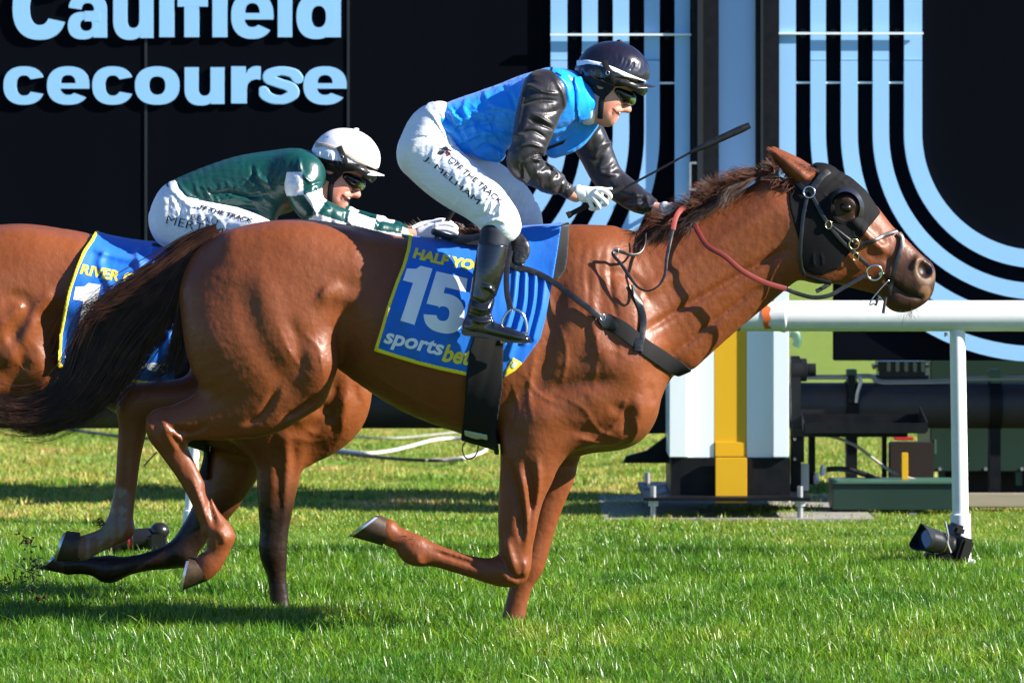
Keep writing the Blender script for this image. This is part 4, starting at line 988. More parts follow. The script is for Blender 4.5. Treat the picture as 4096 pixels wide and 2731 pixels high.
def hoof(name, tip, heel, cor_f, cor_b, dy, Yc, parent, shoe=True, w=.055):
    """hoof from picture-plane corners: toe tip, heel on the sole, front and back of the coronet"""
    c = [np.array(p, float) for p in (tip, heel, cor_b, cor_f)]
    Y = Yc + dy; rings = []
    for t in np.linspace(0, 1, 6):
        a = c[0]*(1-t) + c[3]*t; b = c[1]*(1-t) + c[2]*t
        ww = w*(1.06 - .30*t); ring = []
        for k in range(20):
            an = 2*math.pi*k/20; u = .5 + .5*math.cos(an); v = math.sin(an)*(.62+.38*min(1, (1-u)*2.2+.35) if True else 1)
            p = a*u + b*(1-u); x, _, z = W(p[0], p[1], Y); ring.append((x, Y + v*ww, z))
        rings.append(ring)
    n = 20; V = [p for r in rings for p in r]
    Fq = [(i*n+k, i*n+(k+1) % n, (i+1)*n+(k+1) % n, (i+1)*n+k) for i in range(5) for k in range(n)] + [tuple(range(n-1, -1, -1)), tuple(5*n+k for k in range(n))]
    m = MB(); m.add(V, Fq); o = m.build(name, M_hoof, parent, auto=60)
    if shoe:
        s = MB(); ax = (c[0]+c[1])/2 - (c[3]+c[2])/2; ax /= np.linalg.norm(ax)
        outer = np.array(rings[0]); ctr = outer.mean(0); d = np.array([ax[0], 0, -ax[1]])*.009
        n2 = len(outer); inn = ctr+(outer-ctr)*.72; out = ctr+(outer-ctr)*1.03
        VV = np.vstack([out-d*.2, out+d, inn+d, inn-d*.2]); keep = [k for k in range(n2) if not (8 <= k <= 11)]
        FF = []
        for k in range(n2):
            if 8 <= k <= 11: continue
            k2 = (k+1) % n2
            for r in range(4): FF.append((r*n2+k, r*n2+k2, ((r+1) % 4)*n2+k2, ((r+1) % 4)*n2+k))
        s.add(VV, FF); s.build("horseshoe", M_shoe, o, auto=40)
    return o

t1 = time.time()
# ---- main horse (chestnut, number fifteen)
H1Y = 0.0
I = lambda x, y: (x, y)
h1 = Field((-2.0, -.46, .0), (1.82, .46, 2.02), .0072, H1Y)
horse_trunk(h1, I, 1.0)
# neck
def nn(v, x, y, hh, hw, dy=0): X, Y = v(x, y); return (X, Y, dy, hh*1.7415, hw*1000)
h1.sweep([nn(P, 1400, 735, 205, .185), nn(P, 1480, 695, 172, .15), nn(P, 1567, 655, 140, .125), nn(P, 1650, 600, 120, .108), nn(P, 1725, 550, 108, .10), nn(P, 1795, 500, 100, .095)], k=.07, cap0=200, cap1=100)
h1.sweep([nn(P, 1560, 790, 62, .075), nn(P, 1640, 725, 55, .06), nn(P, 1730, 660, 50, .055), nn(P, 1800, 600, 50, .06)], k=.05)
# head
h1.sweep([(*HD(640, 590), 0, 165, 82), (*HD(800, 760), 0, 196, 98), (*HD(930, 870), 0, 182, 96), (*HD(1080, 985), 0, 160, 78), (*HD(1230, 1070), 0, 136, 66), (*HD(1380, 1170), 0, 116, 60), (*HD(1480, 1235), 0, 108, 60)], k=.03, cap0=120, cap1=78)
for s in (-1, 1):
    h1.ball(*HD(700, 960), s*.055, 120, 150, 45, rot=-25, k=.04)            # jowl
    h1.ball(*HD(950, 640), s*.072, 48, 42, 34, rot=35, k=.03)               # eye socket
    h1.sweep([(*HD(880, 590), s*.085, 14), (*HD(960, 585), s*.096, 15), (*HD(1040, 640), s*.085, 12)], k=.015)   # brow
    h1.sweep([(*HD(1010, 760), s*.085, 12, 16), (*HD(1150, 900), s*.076, 12, 14), (*HD(1240, 985), s*.066, 8, 10)], k=.025)   # facial crest
    # nostril: flared rim, then hollow
    h1.sweep([(*HD(1510, 1090), s*.050, 26, 20), (*HD(1570, 1120), s*.056, 34, 18), (*HD(1600, 1150), s*.050, 24, 16)], k=.02)
    h1.ball(*HD(1575, 1130), s*.070, 36, 46, 44, rot=-20, k=.008, op='sub')
    # ear
h1.ball(*HD(1530, 1290), 0, 44, 48, 50, k=.03)                               # upper lip
h1.ball(*HD(1420, 1385), 0, 58, 36, 44, rot=-18, k=.03)                      # lower lip
h1.ball(*HD(1340, 1370), 0, 40, 34, 38, k=.03)                               # chin
h1.stroke([HD(1270, 1215), HD(1360, 1280), HD(1440, 1330), HD(1535, 1352)], 9, -.013, side=0, Yp=-.05, band=.04, taper=False)   # mouth line
h1.stroke([HD(1250, 1010), HD(1290, 1080), HD(1300, 1150)], 14, -.008, side=0, Yp=-.05)
h1.stroke([HD(1100, 1010), HD(1200, 1050), HD(1300, 1070)], 9, -.004, side=0, Yp=-.05)
h1.stroke([HD(1060, 940), HD(1180, 960), HD(1300, 940)], 12, .004, side=0, Yp=-.05)
h1.stroke([HD(1440, 1180), HD(1400, 1230), HD(1390, 1300)], 10, .004, side=0, Yp=-.05)
# hind legs: near then far
leg_chain(h1, [(*P(690, 880), 125), (*HN(1500, 190), 120), (*HN(1290, 235), 108), (*HN(1080, 270), 88), (*HN(920, 310), 70), (*HN(850, 325), 60)], -.14, k=.05)
leg_chain(h1, [(*HN(845, 262), 46), (*HN(880, 350), 72), (*HN(935, 470), 56), (*HN(1010, 600), 46), (*HN(1085, 740), 42), (*HN(1150, 880), 45), (*HN(1195, 965), 58), (*HN(1222, 1030), 60)], -.14, k=.025, w=.75)
leg_chain(h1, [(*HN(1222, 1010), 56), (*HN(1200, 1110), 48), (*HN(1150, 1180), 52), (*HN(1110, 1225), 46)], -.14, k=.02, w=.9)
leg_chain(h1, [(*P(640, 870), 120), (*P(540, 905), 100), (*P(430, 915), 80), (*P(330, 920), 70), (*P(300, 935), 60)], .14, k=.05)
leg_chain(h1, [(*HN(690, 120), 52), (*HN(690, 230), 66), (*HN(672, 360), 56), (*HN(650, 520), 48), (*HN(632, 700), 44), (*HN(606, 860), 48), (*HN(592, 960), 58)], .14, k=.03, w=.75)
leg_chain(h1, [(*HN(595, 960), 55), (*HN(520, 1015), 44), (*HN(440, 1050), 44), (*HN(360, 1085), 50)], .14, k=.02, w=.9)
# forelegs: near (folded) then far (on the ground)
leg_chain(h1, [(*FO(1470, -30), 130), (*FO(1445, 120), 128), (*FO(1415, 300), 112), (*FO(1370, 480), 92), (*FO(1340, 680), 78), (*FO(1330, 850), 68), (*FO(1325, 960), 66), (*FO(1315, 1020), 62)], -.15, k=.05)
h1.ball(*FO(1260, 1020), -.15, 62, 50, 44, rot=15, k=.03)
leg_chain(h1, [(*FO(1290, 1010), 56), (*FO(1190, 1020), 54), (*FO(1040, 990), 44), (*FO(900, 950), 42), (*FO(760, 905), 46), (*FO(650, 880), 60), (*FO(590, 850), 54)], -.15, k=.025, w=.75)
leg_chain(h1, [(*FO(610, 860), 54), (*FO(540, 800), 44), (*FO(470, 770), 46), (*FO(430, 735), 50)], -.15, k=.02, w=.9)
leg_chain(h1, [(*FO(1590, 120), 90), (*FO(1620, 300), 78), (*FO(1560, 520), 64), (*FO(1500, 740), 56), (*FO(1455, 900), 56), (*FO(1420, 990), 58), (*FO(1380, 1080), 48), (*FO(1345, 1200), 43), (*FO(1320, 1320), 46), (*FO(1305, 1420), 56), (*FO(1330, 1490), 44)], .13, k=.05, w=.8)
# relief
trunk_relief(h1, I, 1)
def g(v, pts, w, a, **kw): h1.stroke([v(*p) for p in pts], w*(.9 if v in (FO, HN) else 1), a*(1.95 if v in (FO, HN) else 1.35), **kw)
g(FO, [(1290, 250), (1330, 450), (1365, 620), (1375, 800)], 16, -.012)
g(FO, [(1400, 230), (1440, 420), (1440, 600)], 14, -.010)
g(FO, [(1340, 260), (1385, 450), (1405, 640), (1400, 860)], 13, .009)
g(FO, [(1480, 210), (1490, 400), (1460, 600), (1440, 800)], 13, .008)
g(FO, [(1260, 780), (1290, 900), (1330, 1000)], 16, .010)
g(FO, [(1240, 960), (1330, 1060), (1400, 1040)], 10, -.007)
g(FO, [(1120, 990), (950, 940), (740, 870)], 9, -.007)
g(FO, [(680, 900), (640, 940), (700, 960)], 12, .006)
for a in ([(860, 265), (900, 330), (985, 400), (1000, 470)], [(760, 240), (800, 340), (880, 470)]): g(HN, a, 10, .006, Yp=-.14)
g(HN, [(1185, 950), (1250, 1000), (1250, 1060)], 12, .005, Yp=-.14); g(HN, [(1150, 980), (1130, 1060), (1120, 1120)], 11, -.006, Yp=-.14)
g(FO, [(1210, 900), (1260, 960), (1300, 1060)], 9, -.006); g(FO, [(1380, 930), (1400, 1000), (1370, 1060)], 12, .006)
g(HN, [(1120, 690), (1160, 820), (1200, 960)], 10, -.008, Yp=-.14)
g(HN, [(1040, 620), (1100, 780), (1150, 930)], 9, .005, Yp=-.14)
g(HN, [(920, 330), (1050, 350), (1150, 300)], 14, -.010, Yp=-.14)
g(HN, [(860, 300), (900, 380), (960, 480)], 14, .007, Yp=-.14)
g(HN, [(1600, 60), (1500, 230), (1380, 300)], 16, -.010, Yp=-.14)
g(HN, [(1840, 120), (1740, 200), (1620, 270)], 14, -.014, Yp=-.14)
h1.stroke([HN(640, 420), HN(630, 640), HN(600, 860)], 9, -.007, side=1, Yp=.1)
h1.stroke([HN(640, 420), HN(630, 640), HN(600, 860)], 9, -.006, side=0, Yp=.1, yr=(.05, .16))
# neck relief
g(P, [(1440, 700), (1560, 620), (1680, 540), (1790, 470)], 26, .008)
g(P, [(1480, 760), (1600, 690), (1740, 610), (1810, 570)], 15, -.016)
g(P, [(1540, 820), (1640, 740), (1760, 650)], 11, -.010)
g(P, [(1380, 620), (1450, 640), (1500, 700)], 22, -.007)
for a in (((1400, 600), (1405, 680), (1420, 740)), ((1345, 610), (1352, 700), (1340, 780)), ((1450, 640), (1470, 720), (1460, 800))):
    g(P, a, 9, -.005)
print("horse 1 field", time.time()-t1)

horse_main = thing("racehorse", W(1900, 2545, H1Y), "chestnut racehorse in the lead wearing a black blinker hood, cloth number fifteen on its side", "horse", "racehorses galloping past the post")
def coat_tint(V, Yc, muzzle, socks, darklegs=None, base=None):
    Z = CAMD+V[:, 1]; sx = 2048+V[:, 0]*FPX/Z; sy = HOR+(CAMH-V[:, 2])*FPX/Z
    T = np.ones((len(V), 3), np.float32)
    if base is not None: T *= np.array(base)
    mz = smoothstep(muzzle[2], muzzle[2]*.35, np.hypot(sx-muzzle[0], sy-muzzle[1]))[:, None]
    T = T*(1-mz) + np.array([.26, .36, .62])*mz
    for (a, b, w, col, y0, y1) in socks:
        d, t = seg2d(sx, sy, a, b); m = smoothstep(w, w*.75, d)*((V[:, 1]-Yc > y0) & (V[:, 1]-Yc < y1))
        if w > 50: m = m*(.35+.65*smoothstep(-.18, .12, vnoise(sx, .06, 3)+vnoise(sy, .05, 4)+.5*vnoise(sx+sy, .15, 5)))
        m = m[:, None]
        T = T*(1-m) + np.array(col)*m
    return T, sx, sy
SOCK = (1.25, 3.4, 9.0)
def tint1(V):
    T, sx, sy = coat_tint(V, H1Y, (*HD(1500, 1250), 215), [
        (HN(585, 790), HN(560, 930), 62, SOCK, .03, .3), (HN(520, 960), HN(360, 1090), 75, (1.1, 2.8, 7.0), .03, .3),
        (HD(1560, 1330), HD(1570, 1300), 26, (.9, 1.7, 2.9), -.2, .2)])
    # eye rim darker
    d = np.hypot(sx-HD(950, 645)[0], sy-HD(950, 645)[1]); m = smoothstep(100, 36, d)[:, None]*(np.abs(V[:, 1:2]) > .03)
    T = T*(1-m)+np.array([.15, .2, .3])*m
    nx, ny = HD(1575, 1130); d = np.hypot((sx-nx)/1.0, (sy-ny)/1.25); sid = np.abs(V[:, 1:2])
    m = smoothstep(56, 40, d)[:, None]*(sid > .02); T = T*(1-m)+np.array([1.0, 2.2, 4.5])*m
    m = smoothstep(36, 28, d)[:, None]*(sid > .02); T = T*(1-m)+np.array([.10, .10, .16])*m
    L = [HD(1270, 1215), HD(1360, 1280), HD(1440, 1330), HD(1535, 1352)]
    for a, b in zip(L[:-1], L[1:]):
        d, _ = seg2d(sx, sy, a, b); m = smoothstep(9, 3, d)[:, None]; T = T*(1-m)+np.array([.05, .06, .1])*m
    return T
b1 = field_object(h1, "body", M_coat, horse_main, it=2, tint=tint1)
print("horse 1 mesh", len(b1.data.vertices), time.time()-t1)
hoof("hoof", FO(180, 775), FO(385, 625), FO(400, 838), FO(485, 680), -.15, H1Y, horse_main)
hoof("hoof", HN(985, 1350), HN(1032, 1140), HN(1140, 1290), HN(1095, 1150), -.14, H1Y, horse_main)
hoof("hoof", HN(195, 1165), HN(262, 975), HN(345, 1170), HN(345, 985), .14, H1Y, horse_main)
hoof("hoof", FO(1420, 1560), FO(1290, 1560), FO(1385, 1480), FO(1300, 1480), .13, H1Y, horse_main)
for s in (-1, 1):
    m = MB(); bm = bmesh.new(); bmesh.ops.create_uvsphere(bm, u_segments=20, v_segments=14, radius=.0245)
    c = W(*HD(948, 648), s*.0955)
    bmesh.ops.scale(bm, verts=bm.verts, vec=(1.12, 1, .82)); bmesh.ops.rotate(bm, verts=bm.verts, matrix=Matrix.Rotation(math.radians(22), 3, 'Y'))
    bmesh.ops.translate(bm, verts=bm.verts, vec=c); m.bm(bm); m.build("eye", M_eye, horse_main, smooth=True)
# ears
def ear(parent, pts, dy, mat, name="ear", tint=None):
    """pts: list of (front edge, back edge) pairs in photo pixels, root to tip; a cupped leaf with thickness"""
    V, Fq = [], []; n = len(pts); m = 9
    for sgn, off in ((0, 0), (1, .006)):
        for i, (a, b) in enumerate(pts):
            a, b = np.array(a, float), np.array(b, float); hw = np.linalg.norm(b-a)/1000*.5
            for k in range(m):
                u = k/(m-1); p = a*(1-u)+b*u; bul = math.sin(math.pi*u)*hw*.9
                x, _, z = W(p[0], p[1], dy); V.append((x, dy - bul + off, z))
    for L in (0, 1):
        o = L*n*m
        for i in range(n-1):
            for k in range(m-1):
                f = (o+i*m+k, o+i*m+k+1, o+(i+1)*m+k+1, o+(i+1)*m+k); Fq.append(f if L else f[::-1])
    for i in range(n-1):
        for k in (0, m-1): Fq.append((i*m+k, (i+1)*m+k, n*m+(i+1)*m+k, n*m+i*m+k))
    mb = MB(); mb.add(V, Fq); o = mb.build(name, mat, parent, smooth=True)
    ca = o.data.color_attributes.new("tint", 'FLOAT_COLOR', 'POINT'); er = np.random.default_rng(8); cc = np.ones((len(V), 4), np.float32); cc[:, :3] = (.55+.6*er.random((len(V), 1))); ca.data.foreach_set("color", cc.ravel())
    return o
for s in (-1, 1):
    d = s*.055; sh = 0 if s < 0 else 26
    ear(horse_main, [((HD(715, 375)[0]+sh, HD(715, 375)[1]), HD(560, 470)), ((HD(640, 325)[0]+sh, HD(640, 325)[1]), HD(480, 400)), ((HD(542, 264)[0]+sh, HD(542, 264)[1]), HD(410, 310)),
                     ((HD(443, 216)[0]+sh, HD(443, 216)[1]), HD(360, 235)), ((HD(336, 170)[0]+sh, HD(336, 170)[1]), HD(330, 178))], d, M_coat)
# ---- second horse (bay, number one), a metre farther
H2Y = 1.05
Q2 = .95
def M2(x, y): return (1433 + Q2*(x-2612), 2495 + Q2*(y-2545))
h2 = Field((-3.05, H2Y-.46, .0), (.75, H2Y+.46, 1.85), .011, H2Y)
horse_trunk(h2, M2, 1.0)
def n2(x, y, hh, hw, dy=0): return (x, y, dy, hh, hw*1000)
_bx, _by = M2(*P(1400, 735))
h2.sweep([n2(_bx, _by, 330, .185), n2(1540, 1170, 265, .15), n2(1690, 1140, 212, .125), n2(1850, 1105, 178, .105), n2(1990, 1100, 160, .095)], k=.07, cap0=200, cap1=120)
def R2(p, ang=.30):                                    # second head: stretched lower, hidden behind the leader
    x, y = p[0]-HD(640, 590)[0], p[1]-HD(640, 590)[1]; c, s = math.cos(ang), math.sin(ang)
    return (2010 + Q2*(x*c-y*s), 1050 + Q2*(x*s+y*c))
h2.sweep([(*R2(HD(640, 590)), 0, 155, 78), (*R2(HD(800, 760)), 0, 186, 93), (*R2(HD(930, 870)), 0, 172, 90), (*R2(HD(1080, 985)), 0, 152, 74), (*R2(HD(1230, 1070)), 0, 130, 63), (*R2(HD(1380, 1170)), 0, 110, 57), (*R2(HD(1480, 1235)), 0, 103, 57)], k=.03, cap0=114, cap1=74)
for s in (-1, 1):
    h2.ball(*R2(HD(950, 640)), s*.070, 46, 40, 32, rot=35, k=.03)
    h2.sweep([(*R2(HD(1510, 1090)), s*.050, 26, 20), (*R2(HD(1570, 1120)), s*.056, 34, 18), (*R2(HD(1600, 1150)), s*.050, 24, 16)], k=.02)
    h2.ball(*R2(HD(1580, 1128)), s*.072, 33, 42, 40, rot=-15, k=.008, op='sub')
h2.ball(*R2(HD(1530, 1290)), 0, 44, 48, 50, k=.03)
h2.ball(*R2(HD(1420, 1385)), 0, 58, 36, 44, rot=-18, k=.03)
h2.ball(*R2(HD(1340, 1370)), 0, 40, 34, 38, k=.03)
# breast and near foreleg on the ground
h2.ball(*P(778, 905), -.12, 108, 190, 100, rot=10, k=.06)
h2.ball(*P(778, 905), .12, 108, 190, 100, rot=10, k=.06)
h2.sweep([(*P(800, 850), -.13, 80, 70), (*P(785, 940), -.13, 90, 72), (*P(745, 1010), -.12, 62, 55), (*P(710, 1050), -.12, 30, 30)], k=.04)
leg_chain(h2, [(*HN(1640, 250), 150), (*HN(1615, 400), 118), (*HN(1595, 560), 94), (*HN(1580, 720), 80), (*HN(1568, 880), 66), (*HN(1562, 990), 58), (*HN(1555, 1080), 58), (*HN(1562, 1150), 54), (*HN(1578, 1250), 40), (*HN(1590, 1360), 38), (*HN(1600, 1450), 42), (*HN(1615, 1510), 50), (*HN(1650, 1570), 42)], -.14, k=.05, w=.8)
# far foreleg folded back under the body
leg_chain(h2, [(*HN(1360, 420), 120), (*HN(1300, 600), 104), (*HN(1200, 790), 84), (*HN(1110, 930), 66), (*HN(1030, 1040), 58), (*HN(985, 1110), 58)], .13, k=.05, w=.8)
leg_chain(h2, [(*HN(1000, 1120), 54), (*HN(900, 1140), 50), (*HN(760, 1170), 38), (*HN(640, 1195), 40), (*HN(550, 1215), 54), (*HN(500, 1220), 50)], .13, k=.025, w=.75)
leg_chain(h2, [(*HN(520, 1215), 50), (*HN(420, 1195), 40), (*HN(330, 1185), 40), (*HN(270, 1185), 44)], .13, k=.02, w=.9)
# hind legs stretched behind (out of the picture), thigh in view on the left
leg_chain(h2, [(*M2(*P(560, 880)), 115), (-250, 1560, 100), (-420, 1640, 78), (-520, 1700, 60), (-560, 1840, 48), (-590, 2040, 40), (-610, 2200, 50), (-640, 2280, 44)], -.15, k=.06, w=.8)
leg_chain(h2, [(*M2(*P(560, 880)), 115), (-300, 1600, 96), (-520, 1690, 74), (-640, 1770, 58), (-700, 1920, 46), (-760, 2100, 40), (-800, 2240, 48), (-840, 2300, 44)], .15, k=.06, w=.8)
trunk_relief(h2, M2, Q2)
def g2(v, pts, w, a, **kw): h2.stroke([v(*p) for p in pts], w, a, Yp=H2Y-.15, **kw)
g2(HN, [(1560, 330), (1590, 560), (1600, 800), (1590, 950)], 14, -.010)
g2(HN, [(1640, 330), (1650, 560), (1630, 800), (1600, 1000)], 13, .008)
g2(HN, [(1690, 380), (1690, 600), (1650, 820)], 12, -.008)
g2(RU, [(2190, 1080), (2150, 1250), (2000, 1400)], 16, .010)
g2(RU, [(2120, 1020), (2080, 1180), (1990, 1260)], 18, -.014)
g2(RU, [(10, 560), (130, 520), (200, 600), (100, 760), (0, 860)], 22, -.012)
g2(RU, [(0, 720), (120, 620), (170, 560)], 18, .012)
g2(RU, [(230, 560), (215, 700), (120, 870), (20, 960)], 22, .012)
horse_second = thing("racehorse", W(1000, 2450, H2Y), "bay racehorse with black lower legs running second, on the far side of the leader", "horse", "racehorses galloping past the post")
BLK = (.085, .12, .22)
def tint2(V):
    T, sx, sy = coat_tint(V, H2Y, (*R2(HD(1560, 1290)), 175), [])
    nearleg = (V[:, 1] < H2Y-.02) & (sx > 950) & (sx < 1230)
    m = np.where(nearleg, smoothstep(1830, 2080, sy), 0)
    farleg = (V[:, 1] > H2Y) & (sx < 1010) & (sx > 0) & (sy > 1700)
    m = np.maximum(m, np.where(farleg, smoothstep(1880, 2130, sy+.25*(900-sx)*(sx < 900)), 0))
    m = np.maximum(m, np.where((sx < 0) & (sy > 1700), smoothstep(1700, 1900, sy), 0))
    m = m[:, None]
    return T*(1-m)+np.array(BLK)*m
b2 = field_object(h2, "body", M_coat2, horse_second, it=2, tint=tint2)
print("horse 2 mesh", len(b2.data.vertices), time.time()-T0)
hoof("hoof", HN(100, 1215), HN(225, 1110), HN(250, 1245), HN(262, 1135), .13, H2Y, horse_second)
hoof("hoof", HN(1760, 1640), HN(1610, 1640), HN(1725, 1555), HN(1630, 1555), -.14, H2Y, horse_second)
for (x, y, d) in ((-690, 2320, -.15), (-890, 2340, .15)):
    hoof("hoof", (x-40, y+75), (x+70, y+40), (x+60, y-40), (x-20, y-30), d, H2Y, horse_second)
for s in (-1, 1):
    m = MB(); bm = bmesh.new(); bmesh.ops.create_uvsphere(bm, u_segments=16, v_segments=12, radius=.02)
    bmesh.ops.translate(bm, verts=bm.verts, vec=W(*R2(HD(950, 645)), H2Y+s*.097)); m.bm(bm); m.build("eye", M_eye, horse_second, smooth=True)
    e = [((735, 345), (560, 470)), ((650, 330), (480, 420)), ((540, 300), (420, 350)), ((450, 290), (390, 310)), ((370, 280), (362, 286))]
    ear(horse_second, [(R2(HD(*a)), R2(HD(*b))) for a, b in e], H2Y+s*.05, M_coat2)
# ------------------------------------------------------------------ riders
KS = {id(J1): .5739, id(MD): .6058, id(J2): .5952, id(K1): .25, id(K2): .25, id(NK): 1/3, id(P): 1.7415, id(HN): .6378, id(RU): .6378}
def sw(f, v, nodes, k=.02, sub=4, **kw):
    s = KS[id(v)]
    f.sweep([(*v(n[0], n[1]), n[2], n[3]*s, (n[4] if len(n) > 4 else n[3])*s) for n in nodes], k=k, sub=sub, **kw)
def bl(f, v, x, y, dy, rx, rz=None, ry=None, rot=0, k=.02, op='add'):
    s = KS[id(v)]; f.ball(*v(x, y), dy, rx*s, None if rz is None else rz*s, None if ry is None else ry*s, rot, k, op)
def sk(f, v, pts, w, a, **kw): f.stroke([v(*p) for p in pts], w*KS[id(v)], a, **kw)
def box_of(v, x0, y0, x1, y1, Y0, Y1, h, Yc):
    a = W(*v(x0, y1), Yc); b = W(*v(x1, y0), Yc); return Field((a[0], Y0, a[2]), (b[0], Y1, b[2]), h, Yc)
def folds(f, v, spine, half, n, amp, seed, ang=(50, 110), width=7, yr=None, Yp=None):
    """short creases lying across a limb or a panel"""
    r = np.random.default_rng(seed); S = np.array(spine, float)
    if len(S) < 3: S = np.vstack([S[0], S.mean(0), S[-1]])
    S = catmull(S, 6)
    for q in range(n):
        i = r.integers(1, len(S)-1); t = S[i+0]-S[i-1]; a0 = math.atan2(t[1], t[0]); a = a0+math.radians(r.uniform(*ang))*(1 if r.random() < .8 else -1)
        c = S[i]+r.normal(size=2)*half*.35; L = half*r.uniform(.5, 1.15); d = np.array([math.cos(a), math.sin(a)]); nrm = np.array([-d[1], d[0]])
        b = r.uniform(-.3, .3)*L
        sk(f, v, [c-d*L, c-d*L*.3+nrm*b, c+d*L*.3+nrm*b, c+d*L], width*r.uniform(.7, 1.5), amp*(1 if r.random() < .55 else -1)*r.uniform(.5, 1.2), side=0, yr=yr or (-9, f.Yc), Yp=Yp)

def rider_head(f, v, Yc, dx=0, dy=0, op=0.0):
    """face in profile, drawn in the blue rider's head view and shifted for the other"""
    def t(*n): return (n[0]+dx, n[1]+dy, *n[2:])
    bl(f, v, 985+dx, 800+dy, 0, 430, 420, 310, k=.02)                        # skull
    sw(f, v, [t(930, 900, 0, 300, 270), t(915, 1120, 0, 285, 245), t(905, 1290, 0, 228, 210), t(905, 1440, 0, 150, 160)], k=.03)
    sw(f, v, [t(790, 1180, .035, 90, 60), t(810, 1390, .035, 85, 60), t(930, 1500, .02, 80, 60)], k=.04)
    sw(f, v, [t(790, 1180, -.035, 90, 60), t(810, 1390, -.035, 85, 60), t(930, 1500, -.02, 80, 60)], k=.04)
    bl(f, v, 960+dx, 1515+dy+op*55, 0, 70, 70, 85, k=.02)                   # chin
    sw(f, v, [t(1180, 1090, 0, 55, 50), t(1225, 1230, 0, 50, 46), t(1252, 1345, 0, 50, 58)], k=.02)   # nose
    bl(f, v, 1240+dx, 1365+dy, 0, 50, 44, 56, rot=25, k=.012)
    for s in (-1, 1):
        bl(f, v, 1195+dx, 1360+dy, s*.012, 34, 30, 28, k=.01)                # nostril wing
        bl(f, v, 940+dx, 1270+dy, s*.045, 160, 150, 85, rot=35, k=.04)       # cheek
        bl(f, v, 1150+dx, 1080+dy, s*.035, 90, 60, 60, k=.03)
    sw(f, v, [t(1110, 1365, -.020, 22), t(1142, 1378, 0, 27), t(1110, 1365, .020, 22)], k=.014)        # upper lip
    sw(f, v, [t(1040, 1450+op*70, -.018, 24), t(1075, 1462+op*80, 0, 30), t(1040, 1450+op*70, .018, 24)], k=.014)   # lower lip
    for s in (-1, 1):
        sw(f, v, [t(1000, 1350+op*10, s*.036, 8+8*op), t(1060, 1405+op*25, s*.030, 26+20*op), t(1120, 1428+op*30, s*.012, 24+20*op), t(1150, 1430, 0, 8)], k=.008, op='sub')
        f.stroke([v(*t(1160, 1300)), v(*t(1060, 1310)), v(*t(990, 1370)), v(*t(975, 1450))], 6, -.0035, side=0, Yp=Yc, band=.03)
        # ear
        bl(f, v, 812+dx, 935+dy, s*.076, 84, 108, 36, rot=-8, k=.008)
        bl(f, v, 822+dx, 925+dy, s*.088, 44, 62, 26, rot=-10, k=.006, op='sub')
    sw(f, v, [t(800, 1000, 0, 260, 230), t(730, 1180, 0, 235, 220), t(650, 1330, 0, 225, 220)], k=.04)   # neck

